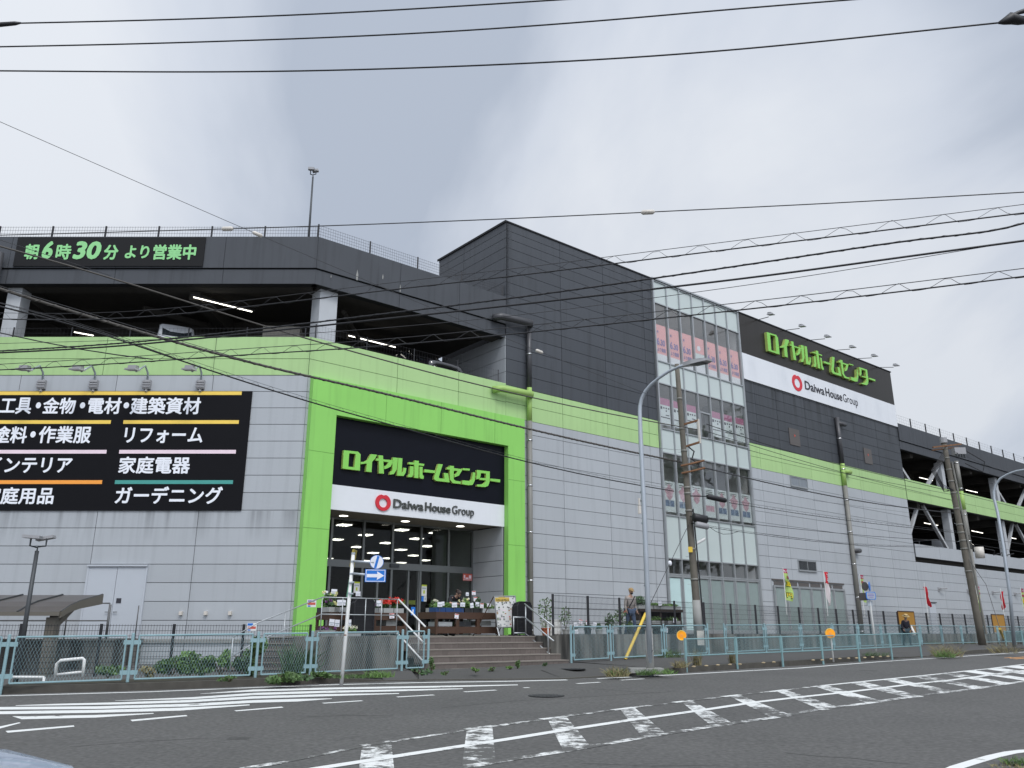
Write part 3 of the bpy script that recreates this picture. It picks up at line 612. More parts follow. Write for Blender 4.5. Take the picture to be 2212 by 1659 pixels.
# double steel door on the left wing
dx0, dx1 = LP(*z5(655, 1530))[0], LP(*z5(1065, 1530))[0]
F_ = MB(); F_.fbox(FL, dx0-.06, dx0, 1.33, 3.62, .0, .06); F_.fbox(FL, dx1, dx1+.06, 1.33, 3.62, .0, .06); F_.fbox(FL, dx0-.06, dx1+.06, 3.62, 3.68, .0, .10)
D_ = F_.build('double_door', 'doorp', B)
for a, b in ((dx0, (dx0+dx1)/2-.008), ((dx0+dx1)/2+.008, dx1)):
    m = MB(); m.fbox(FL, a, b, 1.34, 3.6, .0, .04); m.build('door_leaf', 'doorp', D_)
for s in (-1, 1):
    m = MB(); c_ = (dx0+dx1)/2+s*.07; m.tube([FL(c_, 2.16, .04), FL(c_, 2.16, .1), FL(c_+s*.13, 2.16, .1)], .014, 6); m.build('door_handle', 'chrome', D_)
m = MB(); m.fbox(FL, (dx0+dx1)/2+.1, (dx0+dx1)/2+.26, 2.44, 2.6, .04, .05); m.build('vision_panel', 'ink', D_)
for x in (1317, 1497, 1674):
    p = LP(*z5b(x, 672)); m = MB(); m.fbox(FL, p[0]-.05, p[0]+.05, p[1]-.06, p[1]+.06, 0, .1); m.build('vent_cap', 'insul', B)
mb = MB(); mb.fbox(FL, -13, .1, 1.2, 1.32, .0, .06); mb.build('base_course', 'conc2', B)
# drain pipes
def drain(F, u, segs, o=.15, r=.112, elbow=None):
    root = None
    for z0, z1_, mat in segs:
        m = MB(); m.tube([F(u, z0, o), F(u, z1_, o)], r, 12); nm = 'drain_pipe'
        x = m.build(nm, mat, root or B, True)
        if root is None: root = x
    m = MB(); za, zb = min(s[0] for s in segs), max(s[1] for s in segs); z = za+.6
    while z < zb: m.tube([F(u, z-.03, o), F(u, z+.03, o)], r*1.12, 12); z += 1.95
    m.build('pipe_band', 'chrome', root, True)
    return root
d0 = drain(FR, 10.3, [(1.0, 10.25, 'pipeg'), (10.25, 11.75, 'pipel'), (11.75, 14.75, 'piped')])
m = MB(); m.tube([FR(10.3, 14.65, .2), FR(10.25, 14.7, .35), FR(8.6, 14.62, .30), FR(8.3, 14.55, .1)], .16, 10); m.build('pipe_elbow', 'piped', d0, True)
m = MB(); m.tube([FR(10.3, 11.35, .2), FR(10.25, 11.4, .35), FR(8.6, 11.36, .30), FR(8.3, 11.3, .1)], .15, 10); m.build('pipe_elbow', 'pipel', d0, True)
d1_ = drain(FR, 36.3, [(1.0, 10.3, 'pipeg'), (10.3, 11.7, 'pipel'), (11.7, 14.7, 'piped')], r=.135)
for z, mt in ((14.3, 'piped'), (11.2, 'pipel'), (6.3, 'piped')):
    m = MB(); m.tube([FR(36.3, z, .2), FR(37.1, z+.05, .2)], .14, 10); m.build('pipe_branch', mt, d1_, True)
d2_ = drain(FR, 53.0, [(7.4, 10.3, 'pipeg'), (10.3, 11.7, 'pipel'), (11.7, 14.0, 'pipeg')], o=.3, r=.16); m = MB(); m.tube([FR(53.0, 1.2, .3), FR(53.0, 7.4, .3)], .16, 10); m.build('pipe_lower', 'pipeg', d2_, True)
px_ = LP(*z1(25, 420))[0]
drain(FL, px_, [(13.0, 14.95, 'piped'), (11.5, 13.0, 'pipeg')], r=.16, o=.3)
# entrance portal, recess and shop front
P_ = MB(); P_.fbox(FR, .10, 1.08, 1.42, 10.25, .0, .26); P_.fbox(FR, 9.03, 9.93, 1.42, 10.25, .0, .26); P_.fbox(FR, 1.08, 9.03, 8.97, 10.25, .0, .26)
portal = P_.build('entrance_portal', 'bgreen', B)
m = MB()
for z in (7.55, 4.9):
    m.fbox(FR, .10, 1.08, z, z+.015, .255, .263); m.fbox(FR, 9.03, 9.93, z, z+.015, .255, .263)
for u in (3.1, 5.6, 8.3): m.fbox(FR, u, u+.015, 8.97, 10.25, .255, .263)
m.build('panel_seam', 'seam', portal)
FE = lambda u, z, o: FR(9.0 + o, z, -u)           # right side wall of the recess, facing left
panels(lambda u, z, o: FR(9.03 - o, z, -u), [.0, 2.1], [1.42, 1.9, 2.5, 3.1, 3.7, 4.3, 4.9, 5.65], .10, 'recess_wall', 'grey', 'joint')
panels(lambda u, z, o: FR(1.08 + o, z, -u), [.0, 2.1], [1.42, 1.9, 2.5, 3.1, 3.7, 4.3, 4.9, 5.65], .06, 'recess_wall', 'grey', 'joint')
mb = MB(); mb.fbox(FR, 1.08, 9.0, 5.68, 5.9, -2.2, -.02); mb.build('soffit', 'soffit', B)
mb = MB(); mb.fbox(FR, 1.1, 9.02, 5.9, 8.96, -.6, -.1); mb.build('lintel_wall', 'joint', B)
UE = [1.35]+[RP(*z2(x, 160), -2)[0] for x in (490, 790, 1060, 1325, 1580, 1800)]
zt = RP(*z2(1060, 545), -2)[1]
print('entr', UE, zt)
S_ = MB()
for u in UE: S_.fbox(FR, u-.045, u+.045, 1.42, 5.68, -2.06, -1.94)
S_.fbox(FR, UE[0], UE[-1], zt-.13, zt+.13, -2.04, -1.92); S_.fbox(FR, UE[0], UE[-1], 5.6, 5.68, -2.04, -1.96)
for x in (905, 1195, 1290): 
    u = RP(*z2(x, 900), -2)[0]; S_.fbox(FR, u-.04, u+.04, 1.42, zt-.13, -2.1, -1.98)
shop = S_.build('shop_front', 'alud', B)
m = MB(); m.fbox(FR, UE[0], UE[-1], 1.44, 5.6, -2.012, -2.0); m.build('glazing', 'shopglass', shop)
m = MB(); u = RP(*z2(1060, 557), -2)[0]; m.fbox(FR, u-.2, u+.2, zt-.05, zt+.08, -1.92, -1.86); m.build('door_sensor', 'dsteel', shop)
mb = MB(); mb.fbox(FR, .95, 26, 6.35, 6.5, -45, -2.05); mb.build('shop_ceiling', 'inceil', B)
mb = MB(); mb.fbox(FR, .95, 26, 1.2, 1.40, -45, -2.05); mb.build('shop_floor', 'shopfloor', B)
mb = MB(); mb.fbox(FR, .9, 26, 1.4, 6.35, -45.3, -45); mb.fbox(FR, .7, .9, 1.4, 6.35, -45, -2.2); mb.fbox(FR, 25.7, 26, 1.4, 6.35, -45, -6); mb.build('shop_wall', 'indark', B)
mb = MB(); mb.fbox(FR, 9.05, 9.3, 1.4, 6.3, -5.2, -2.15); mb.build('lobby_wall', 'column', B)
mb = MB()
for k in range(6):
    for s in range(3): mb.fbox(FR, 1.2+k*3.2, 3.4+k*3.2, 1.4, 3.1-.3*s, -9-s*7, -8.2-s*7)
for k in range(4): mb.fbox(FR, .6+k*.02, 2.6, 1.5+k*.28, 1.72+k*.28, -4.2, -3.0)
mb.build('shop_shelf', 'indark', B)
m = MB(); m.fbox(FR, 4.3, 7.2, 2.62, 2.78, -3.4, -3.2); m.build('lime_counter_edge', 'lime', B)
def rooflike(): pass

for (x, y0, y1, w) in ((820, 425, 510, .09), (1160, 540, 605, .05), (1022, 460, 500, .05), (612, 465, 490, .03)):      # pale lime runs on the parapet
    u, zt_ = RP(*zz2(x, y0), .01); _, zb_ = RP(*zz2(x, y1), .01); m = MB(); m.poly([[(u, zt_), (u+w*.6, (zt_+zb_)/2), (u+w*.35, zb_), (u-w*.3, zb_), (u-w*.5, (zt_*.4+zb_*.6))]], FR, .002, .006); m.build('lime_stain', 'conc2', B)
# ================================================================ signs on the building
LET = [
 [[(78,108),(270,128),(303,165),(293,380),(62,352)], [(152,150),(238,160),(218,333),(140,325)]],
 [[(302,263),(345,262),(395,235),(440,160),(522,170),(490,225),(455,262),(447,400),(372,392),(383,285),(302,295)]],
 [[(538,175),(598,180),(601,229),(730,240),(736,255),(700,325),(650,352),(612,360),(612,322),(650,305),(668,268),(603,259),(610,420),(545,415),(541,250),(502,247),(510,215),(540,219)]],
 [[(725,203),(795,210),(780,365),(740,425),(685,432),(690,400),(720,375)]],
 [[(798,210),(855,215),(842,412),(862,385),(868,338),(908,345),(898,405),(870,450),(782,445)]],
 [[(1012,243),(1072,250),(1070,280),(1142,290),(1138,320),(1069,309),(1065,480),(1010,472),(1011,302),(935,293),(940,265),(1012,273)]],
 [[(955,318),(1003,322),(1000,430),(980,465),(927,465),(930,437),(948,420)]],
 [[(1078,325),(1122,330),(1120,430),(1137,455),(1133,488),(1095,485),(1078,465)]],
 [[(1145,360),(1290,378),(1283,412),(1140,400)]],
 [[(1328,290),(1387,295),(1333,465),(1345,480),(1410,484),(1398,408),(1455,412),(1478,535),(1300,515),(1270,492),(1272,460)]],
 [[(1475,312),(1535,318),(1533,345),(1640,358),(1640,380),(1600,445),(1540,468),(1540,430),(1570,410),(1580,385),(1533,378),(1530,490),(1555,512),(1625,522),(1622,555),(1520,545),(1482,500),(1478,367),(1440,362),(1445,330),(1476,334)]],
 [[(1650,345),(1745,352),(1740,380),(1645,372)]],
 [[(1645,505),(1745,515),(1770,490),(1785,400),(1815,405),(1810,510),(1780,568),(1720,572),(1640,558)]],
 [[(1835,368),(2008,390),(2005,530),(1985,580),(1945,597),(1838,588),(1842,562),(1915,556),(1948,525),(1955,508),(1870,500),(1872,472),(1955,478),(1957,418),(1890,410),(1885,455),(1868,485),(1828,495),(1828,462),(1838,440)]],
 [[(2015,482),(2145,495),(2143,535),(2012,515)]]]
def inset(lp, d):
    n = len(lp); ar = sum(lp[i][0]*lp[(i+1) % n][1]-lp[(i+1) % n][0]*lp[i][1] for i in range(n)); s = 1 if ar > 0 else -1; R_ = []
    for i in range(n):
        p, q, r = Vector(lp[i-1]), Vector(lp[i]), Vector(lp[(i+1) % n]); a = (q-p).normalized(); b = (r-q).normalized()
        na, nb = Vector((-a.y, a.x))*s, Vector((-b.y, b.x))*s; k = (na+nb); k = k/max(.5, k.length_squared/2); R_.append(tuple(q+k*d))
    return R_
def store_letters(F, xf, o0, o1, parent, ins):
    for i, loops in enumerate(LET):
        m = MB(); m.side = 1
        m.poly([[xf(*RP(*zA(*p), .12)) for p in inset(lp, ins if j == 0 else -ins)] for j, lp in enumerate(loops)], F, o0, o1)
        m.build('letter', ['letter', 'letterside'], parent)
def emblem(F, cx, cz, w, h, o, d, parent):
    out_, inn = [], []
    for k in range(40):
        a = 2*math.pi*k/40; r = 1 - .16*math.exp(-((math.degrees(a)-90)/13)**2)
        out_.append((cx+w/2*r*math.cos(a)*(1.0 if math.sin(a) > 0 else .96+.04*abs(math.cos(a))), cz+h/2*r*math.sin(a)))
        inn.append((cx+w*.27*math.cos(a), cz-h*.03+h*.27*math.sin(a)))
    m = MB(); m.poly([out_, inn], F, o, o+d); m.build('ring_emblem', 'red', parent)
s = empty('entrance_sign', FR(5, 7, 0), 'black and white store sign over the entrance with raised green letters', 'sign')
m = MB(); m.fbox(FR, 1.09, 9.02, 6.52, 8.96, -.08, .0); m.build('black_panel', 'black', s)
m = MB(); m.fbox(FR, 1.09, 9.02, 5.64, 6.515, -.08, .02); m.build('white_panel', 'white', s)
store_letters(FR, lambda u, z: (u, z), .0, .12, s, 1.0)
emblem(FR, 3.28, 6.07, .64, .61, .02, .05, s)
text('Daiwa', FR, 3.72, 5.05, 5.92, 6.25, .02, 'charcoal', s, bold=.022, depth=.05)
text('House', FR, 5.12, 6.30, 5.93, 6.26, .02, 'charcoal', s, bold=.022, depth=.05)
text('Group', FR, 6.38, 7.44, 5.83, 6.26, .02, 'charcoal', s, bold=-.004, depth=.05)
s = empty('roof_sign', FR(35, 17, 0), 'wide brown-black and white store sign high on the right end of the block', 'sign')
m = MB(); m.fbox(FR, 26.6, 44.72, 17.0, 19.44, -.1, .06); m.build('black_panel', 'brownblk', s)
m = MB(); m.fbox(FR, 26.6, 44.74, 15.42, 16.995, -.1, .07); m.build('white_panel', 'white', s)
store_letters(FR, lambda u, z: (29.13+(u-1.57)*1.802, 17.61+(z-7.13)*1.9), .06, .24, s, 8)
emblem(FR, 32.15, 16.23, 1.12, 1.06, .07, .02, s)
text('Daiwa', FR, 33.0, 35.25, 15.98, 16.55, .07, 'ink', s, bold=.02, depth=.015)
text('House', FR, 35.38, 37.4, 15.98, 16.55, .07, 'ink', s, bold=.02, depth=.015)
text('Group', FR, 37.52, 39.4, 15.82, 16.55, .07, 'ink', s, bold=-.006, depth=.015)
# opening hours banner
s = empty('opening_hours_sign', FL(-7.7, 15, 0), 'charcoal opening hours banner with green lettering on the upper parapet', 'sign')
xo = -18.52-C0.x; m = MB(); m.fbox(FL, xo, -11.48-C0.x, 14.53, 15.71, .012, .05); m.build('board', 'hours', s)
def HT(t, a, b, t0, t1, bold, shear=0.0):
    p, q = LP(*z1(a, t1), .05), LP(*z1(b, t0), .05); text(t, FL, p[0], q[0], p[1], q[1], .05, 'hourstxt', s, bold=bold, shear=shear)
HT('朝', 205, 350, 246, 380, .034, .0); HT('6', 356, 478, 220, 378, .042, .12); HT('時', 478, 632, 246, 382, .032); HT('30', 628, 894, 222, 380, .042, .12); HT('分', 895, 1042, 253, 384, .036)
HT('より', 1083, 1310, 258, 372, .034); HT('営業中', 1325, 1717, 250, 384, .034)
# department board
s = empty('department_board', FL(-7, 7.5, 0), 'large black board listing store departments in white Japanese lettering', 'sign')
m = MB(); m.fbox(FL, -14.6, -1.92, 5.48, 9.70, .012, .05); m.build('board', 'bannerblk', s)
def bar(a, b, zc_, mat):
    m = MB(); m.fbox(FL, a, b, zc_-.065, zc_+.065, .05, .058); m.build('colour_bar', mat, s)
bar(-10.86, -2.29, 9.62, 'yellow'); bar(-10.86, -6.77, 8.57, 'yellow'); bar(-6.33, -2.29, 8.57, 'yellow'); bar(-10.86, -6.77, 7.51, 'pink'); bar(-6.33, -2.29, 7.51, 'pink'); bar(-10.86, -6.77, 6.45, 'orange'); bar(-6.33, -2.29, 6.45, 'teal')
def DT(t, a, b, y0, y1):
    p, q = LP(*z5(a, y1), .05), LP(*z5(b, y0), .05); text(t, FL, p[0], q[0], p[1], q[1], .05, 'wtxt', s, bold=.026, depth=.008)
DT('工具', -8, 242, 305, 425); DT('●', 258, 302, 340, 384); DT('金物', 303, 558, 305, 425); DT('●', 578, 622, 340, 384); DT('電材', 630, 890, 305, 425); DT('●', 895, 941, 340, 384); DT('建築資材', 940, 1464, 303, 427)
DT('塗料', -55, 210, 512, 637); DT('●', 218, 264, 550, 595); DT('作業服', 272, 672, 512, 637); DT('リフォーム', 897, 1480, 522, 636)
DT('インテリア', -105, 532, 738, 852); DT('家庭電器', 855, 1388, 733, 858); DT('家庭用品', -130, 403, 955, 1080); DT('ガーデニング', 830, 1622, 950, 1078)

# ---- sign floodlights
def sign_light(F, u, z, oh, zh, du, label, group, box=True, parent_o=0.0, hs=.75):
    r = empty('sign_floodlight', F(u, z, parent_o), label, 'floodlight', group)
    if box:
        m = MB(); m.fbox(F, u-.13, u+.13, z-.16, z+.16, parent_o, parent_o+.14)
        for k in (-.09, 0, .09): m.fbox(F, u-.15, u+.15, z+k-.02, z+k+.02, parent_o+.14, parent_o+.17)
        m.tube([F(u, z-.16, parent_o+.06), F(u, z-.26, parent_o+.08)], .05, 8); m.build('ballast_box', 'lampbody', r)
        path = [F(u, z+.16, .08), F(u, z+.42, .12), F(u+du*.3, z+.62, .35*oh), F(u+du*.8, zh-.02, oh*.9)]
    else: path = [F(u, z, parent_o-.1), F(u+du*.9, zh-.05, oh-.15)]
    m = MB(); m.tube(path, .035 if box else .022, 8); m.build('arm', 'steel' if box else 'wire', r, True)
    m = MB(); c = F(u+du, zh, oh); a = (F(1, 0, 0)-F(0, 0, 0)); b = (F(0, 0, 1)-F(0, 0, 0)); up = Vector((0, 0, 1))
    fw = (b*.93-up*.16).normalized(); sd = a.normalized(); n_ = fw.cross(sd).normalized()
    if n_.z < 0: n_ = -n_
    def hx(l0, l1, w, h0, h1):
        l0, l1, w, h0, h1 = l0*hs, l1*hs, w*hs, h0*hs, h1*hs
        m.hexa([c+fw*l0-sd*w+n_*h0, c+fw*l0+sd*w+n_*h0, c+fw*l1+sd*w+n_*h0, c+fw*l1-sd*w+n_*h0, c+fw*l0-sd*w*.85+n_*h1, c+fw*l0+sd*w*.85+n_*h1, c+fw*l1+sd*w*.85+n_*h1, c+fw*l1-sd*w*.85+n_*h1])
    hx(-.1, .48, .26, -.04, .03); hx(-.08, .28, .2, .04, .17)
    for k in range(4): hx(-.06+k*.08, -.02+k*.08, .21, .17, .2)
    m.build('lamp_head', 'lampbody', r)
ORD = ['leftmost', 'second from the left', 'third from the left', 'rightmost']
for i, (bx, hx_) in enumerate([(312, 190), (690, 575), (1073, 975), (1462, 1385)]):
    p = LP(*z5(bx, 215)); q = LP(*z5(hx_, 105), .95)
    sign_light(FL, p[0], p[1], .95, q[1], q[0]-p[0], 'grey bracket floodlight above the department board, %s of four' % ORD[i], 'floodlights over the department board')
ORD6 = ['first', 'second', 'third', 'fourth', 'fifth', 'sixth']
for i, (b, h) in enumerate([((-40, 560), (60, 512)), ((180, 645), (325, 612)), ((390, 730), (540, 700)), ((605, 815), (750, 788)), ((785, 885), (935, 862)), ((970, 960), (1118, 942))]):
    p = RP(*zz4(*b)); q = RP(*zz4(*h), 1.9)
    sign_light(FR, p[0], 19.50, 1.9, q[1], q[0]-p[0], 'long-armed floodlight on the roof sign top, %s from the stair tower' % ORD6[i], 'floodlights over the roof sign', box=False, hs=.62)

# ---- tube lights in the parking decks, ceiling lights in the shop
def tube_light(a, b, z, label):
    p, q = WZ(*a, z), WZ(*b, z); d = (q-p).normalized()
    m = MB(); m.tube([p, q], .021, 8); t = m.build('tube_light', 'tube')
    m2 = MB(); n_ = Vector((0, 0, .07)); m2.tube([p+n_-d*.1, q+n_+d*.1], .045, 4); m2.build('fitting', 'wire', t)
    tag(t, label, 'tube light', 'tube lights in the parking decks')
tube_light(z1(1685, 708), z1(2195, 835), 13.6, 'long lit tube light under the deck ceiling left of the white corner column')
tube_light(z1(645, 1012), z1(815, 1043), 13.55, 'short lit tube light just above the green band, left of the parked van')
tube_light(zz2(750, 948), zz2(1120, 1040), 13.6, 'lit tube light over the deck above the entrance portal')
tube_light(z8(1330, 600), z8(1440, 627), 13.5, 'lit tube light in the upper right deck between two pale braces')
tube_light(z8(1722, 705), z8(1820, 727), 13.5, 'lit tube light in the upper right deck beyond the utility pole')
tube_light(z8(1370, 984), z8(1485, 1005), 9.9, 'lit tube light in the lower right deck between two pale braces')
tube_light(z8(1770, 1050), z8(1865, 1070), 9.9, 'lit tube light in the lower right deck beyond the utility pole')
tube_light(z8(2105, 1110), z8(2145, 1118), 9.9, 'short lit tube light in the lower right deck near the second street lamp')
first = None
for (x, y) in [(605,157),(535,293),(805,250),(1000,325),(730,362),(875,418),(1010,468),(805,492),(1140,203),(1280,285),(1135,388),(1255,442),(1137,510),(1465,230),(1380,355),(1358,487),(452,470)]:
    p = WZ(*z2(x, y), 6.3)
    if first is None:
        first = empty('ceiling_light', p, 'lit four-strip ceiling light seen through the entrance glass', 'ceiling light', 'ceiling lights inside the entrance')
        for k in range(4):
            m = MB(); c = p+D1*(-.225+.15*k)+Vector((0, 0, -.02)); m.tube([c+N1*.32, c-N1*.32], .022, 6); m.build('strip', 'lampw', first)
        m = MB(); m.hexa([p+D1*a+N1*b+Vector((0, 0, h)) for h in (.01, .04) for a, b in ((-.32, .4), (.32, .4), (.32, -.4), (-.32, -.4))]); m.build('tray', 'lampbody', first)
    else:
        c = copy_tree(first); c.location = p
for i, (x, y) in enumerate([(467, 978), (914, 1018), (1313, 1054)]):
    p = WZ(*z6(x, y), 5.67); m = MB(); m.disc(p, (0, 0, 1), .16, .024, 20); t = m.build('downlight', 'down')
    m = MB(); m.tube([p+Vector((0, 0, -.006)), p+Vector((0, 0, .008))], .19, 20); m.build('rim', 'white', t)
    tag(t, 'round lit downlight in the entrance soffit, %s' % ['nearest the left post', 'the middle one', 'nearest the right post'][i], 'downlight', 'downlights over the entrance')
# ---- posters in the stair tower
def poster_hours(i, z0, z1_, label, special=False):
    u0, u1 = UG[i]+.12, UG[i+1]-.10
    r = empty('window_poster', FR(u0, z0, 0), label, 'poster', 'posters in the upper tower windows')
    m = MB(); m.fbox(FR, u0, u1, z0, z1_, -.075, -.065); m.build('sheet', 'paper' if special else 'salmon', r)
    m = MB(); m.fbox(FR, u0, u1, z0, z0+.38, -.064, -.06); m.build('curled_bottom', 'white', r)
    if special:
        m = MB(); m.fbox(FR, u0, u1, z0+1.1, z1_, -.064, -.06); m.build('picture', 'salmon', r)
        m = MB(); m.disc(FR((u0+u1)/2-.05, z0+1.4, -.055), N1, .15, .006, 16); m.build('round_mark', 'card', r)
    else:
        text('朝', FR, u0+.1, u0+.22, z1_-.48, z1_-.34, -.06, 'violet', r, bold=.02)
        text('6', FR, u0+.06, u0+.26, z0+.85, z0+1.25, -.06, 'violet', r, bold=.03); text('30', FR, u0+.36, u0+.70, z0+.85, z0+1.2, -.06, 'violet', r, bold=.03); text('時', FR, u0+.27, u0+.35, z0+.86, z0+.95, -.06, 'violet', r, bold=.02)
        text('より開業', FR, u0+.08, u1-.1, z0+.5, z0+.72, -.06, 'violet', r, bold=.02)
PO = ['first', 'second', 'third', 'fourth', 'fifth', 'sixth', 'seventh']
for i in range(7):
    poster_hours(i, 15.0, 17.0, ('pale poster with a round white mark in the fourth upper tower window' if i == 3 else 'salmon 6:30 opening poster in the %s upper tower window from the left' % PO[i]), i == 3)
for i in (0, 1, 2, 4, 5, 6):
    u0, u1 = UG[i]+.14, UG[i+1]-.12; z0, z1_ = 11.6, 13.0
    if i == 2: z0 = 11.75
    r = empty('window_poster', FR(u0, z0, 0), 'white notice with mauve heading in the %s middle tower window from the left' % PO[i], 'poster', 'posters in the middle tower windows')
    m = MB(); m.fbox(FR, u0, u1, z0, z1_, -.075, -.065); m.build('sheet', 'paper', r)
    m = MB(); m.fbox(FR, u0, u1, z1_-.36, z1_, -.064, -.06); m.build('heading', 'mauve', r)
    m = MB(); m.fbox(FR, u0+.05, u0+.2, z1_-.6, z1_-.45, -.064, -.06); m.fbox(FR, u0+.05, u1-.04, z0+.36, z0+.41, -.064, -.06); m.fbox(FR, u0+.45, u1-.08, z0+.5, z0+.55, -.064, -.06)
    for k in range(3): m.fbox(FR, u0+.28+k*.18, u0+.38+k*.18, z1_-.55, z1_-.47, -.064, -.06)
    m.disc(FR(u0+.5, z0+.75, -.06), N1, .05, .008, 10); m.build('print', 'ink', r)
for i in range(7):
    u0, u1 = UG[i]+.1, UG[i+1]-.09; z0, z1_ = 7.2, 8.72
    r = empty('window_poster', FR(u0, z0, 0), ('text-only white poster in the fourth lower tower window' if i == 3 else 'white illustrated poster in the %s lower tower window from the left' % PO[i]), 'poster', 'posters in the lower tower windows')
    m = MB(); m.fbox(FR, u0, u1, z0, z1_, -.075, -.065); m.build('sheet', 'paper', r)
    m = MB()
    if i == 3: m.fbox(FR, u0+.1, u1-.1, z0+.3, z0+.6, -.064, -.06)
    else:
        q = [(u0+.43+.3*math.cos(a)*(1+.25*math.sin(5*a)), z0+.98+.34*math.sin(a)*(1+.2*math.cos(4*a))) for a in [k*.2618 for k in range(24)]]; m.poly([q], FR, -.064, -.058)
    m.build('picture', 'figp', r)
    if i not in (2, 3):
        m = MB(); m.fbox(FR, u0+.1, u0+.41, z0+.27, z0+.58, -.064, -.06); m.fbox(FR, u0+.45, u0+.76, z0+.27, z0+.58, -.064, -.06); m.build('small_picture', 'figb', r)
    m = MB()
    for k in range(2 + 4*(i == 3)): m.fbox(FR, u0+.15, u1-.15-.05*(k % 2), z1_-.13-.09*k, z1_-.10-.09*k, -.064, -.06)
    m.build('print', 'charcoal', r)
# ================================================================ welded mesh fences on the roof and terrace
def mesh_run(F, pts, z0, h, pitch, vs, hs, root, mat='blackm', rw=.004, pw=.055, zf=None, post=True, v_lo=0.0):
    """pts: list of (u,o); posts every pitch"""
    P = [Vector(F(u, 0, o)) for u, o in pts]
    stops = []; 
    for a, b in zip(P, P[1:]):
        n = max(1, round((b-a).length/pitch)); stops += [a.lerp(b, i/n) for i in range(n)]
    stops.append(P[-1]); zz = (lambda p: z0) if zf is None else zf
    if post:
        for p in stops:
            m = MB(); b = zz(p); m.box(p.x-pw/2, p.x+pw/2, p.y-pw/2, p.y+pw/2, b-.05, b+h); m.build('post', mat, root)
    for a, b in zip(stops, stops[1:]):
        m = MB(); L = (b-a).length; d = (b-a)/L; za, zb = zz(a), zz(b)
        nv = max(2, int(L/vs))
        for i in range(nv+1):
            p = a+d*(L*i/nv); z = za+(zb-za)*i/nv; m.tube([(p.x, p.y, z+.04+v_lo), (p.x, p.y, z+h-.01)], rw, 3, False)
        k = .05+v_lo
        nh = max(1, int(round((h-.1-v_lo)/hs)))
        for i in range(nh+1):
            z = .06+v_lo+(h-.1-v_lo)*i/nh; q = rw*1.4
            m.tube([(a.x, a.y, za+z), (b.x, b.y, zb+z)], q, 3, False)
        m.build('mesh_panel', mat, root)
r = empty('roof_fence', FL(-6, 15.77, -.15), 'thin mesh safety fence along the left roof parapet above the opening hours banner', 'fence')
mesh_run(FL, [(-26.2, -.15), (-.07, -.15)], 15.77, .50, 2.05, .10, .13, r, rw=.0045)
r = empty('roof_fence', FR(4, 15.77, -.15), 'thin mesh safety fence sloping from the roof corner to the dark block', 'fence')
mesh_run(FR, [(.05, -.15), (9.0, -.15)], 15.77, .58, 2.2, .10, .13, r, rw=.0045)
r = empty('roof_fence', FR(60, 15.72, -.15), 'rail fence with dark posts on the roof edge of the right parking wing', 'fence')
mesh_run(FR, [(44.9, -.15), (97, -.15)], 15.72, .75, 2.4, .3, .22, r, rw=.0035, pw=.07)
r = empty('deck_guard_fence', FR(4, 11.7, -.5), 'black mesh guard fence behind the green band above the entrance', 'fence')
mesh_run(FR, [(.3, -.28), (8.9, -.28)], 11.2, 1.2, 2.1, .12, .2, r, rw=.0022, pw=.035)
r = empty('deck_guard_fence', FL(-8, 11.7, -.5), 'black mesh guard fence behind the green band of the left parking deck', 'fence')
mesh_run(FL, [(-26, -.33), (-.3, -.33)], 11.2, 1.05, 2.1, .14, .2, r, rw=.002, pw=.035)
# roof lamp pole
def twin_lamp(name, base, top, rb, rt, label, head=.5, yaw=0.0, thin=.035):
    r = empty(name, base, label, 'lamp post')
    m = MB(); m.tube([base, top], [rb, rt], 12); m.build('pole', 'dsteel', r, True)
    m = MB(); d = Vector((math.cos(yaw), math.sin(yaw), 0)); n_ = Vector((-d.y, d.x, 0)); t = Vector(top); u = Vector((0, 0, 1))
    m.tube([t, t+u*.08, t-d*head*.5+u*.12, t-d*head*.5+u*.3], .022, 6); m.tube([t+u*.1, t+d*head*.5+u*.12, t+d*head*.5+u*.3], .022, 6); m.build('bracket', 'dsteel', r)
    for s, a in ((-1, -.1), (1, .35)):
        m = MB(); c = t+n_*(.34*head*s)+d*(.3*head*s)+u*.32
        f = (d+u*a*.6).normalized(); w = f.cross(n_).normalized()
        m.hexa([c+f*x*head*.55+n_*y*head*.3+w*z for z in (-thin, thin) for x, y in ((-1, -1), (1, -1), (1, 1), (-1, 1))]); m.build('lamp_head', 'lampbody', r)
b_ = YP(667, 512, 29.5); t_ = YP(676, 382, 29.5)
twin_lamp('roof_lamp_post', b_+(b_-t_)*.25, t_, .05, .034, 'tall thin twin-headed lamp post standing on the left roof deck', .22, 0, .05)
b_ = YP(34, 1475, 20.3); b_.z = gz(20.3); t_ = YP(80, 1190, 20.3)
twin_lamp('lamp_post', b_, t_, .058, .046, 'dark grey post with twin floodlights beside the bicycle shelter', .36, .15)
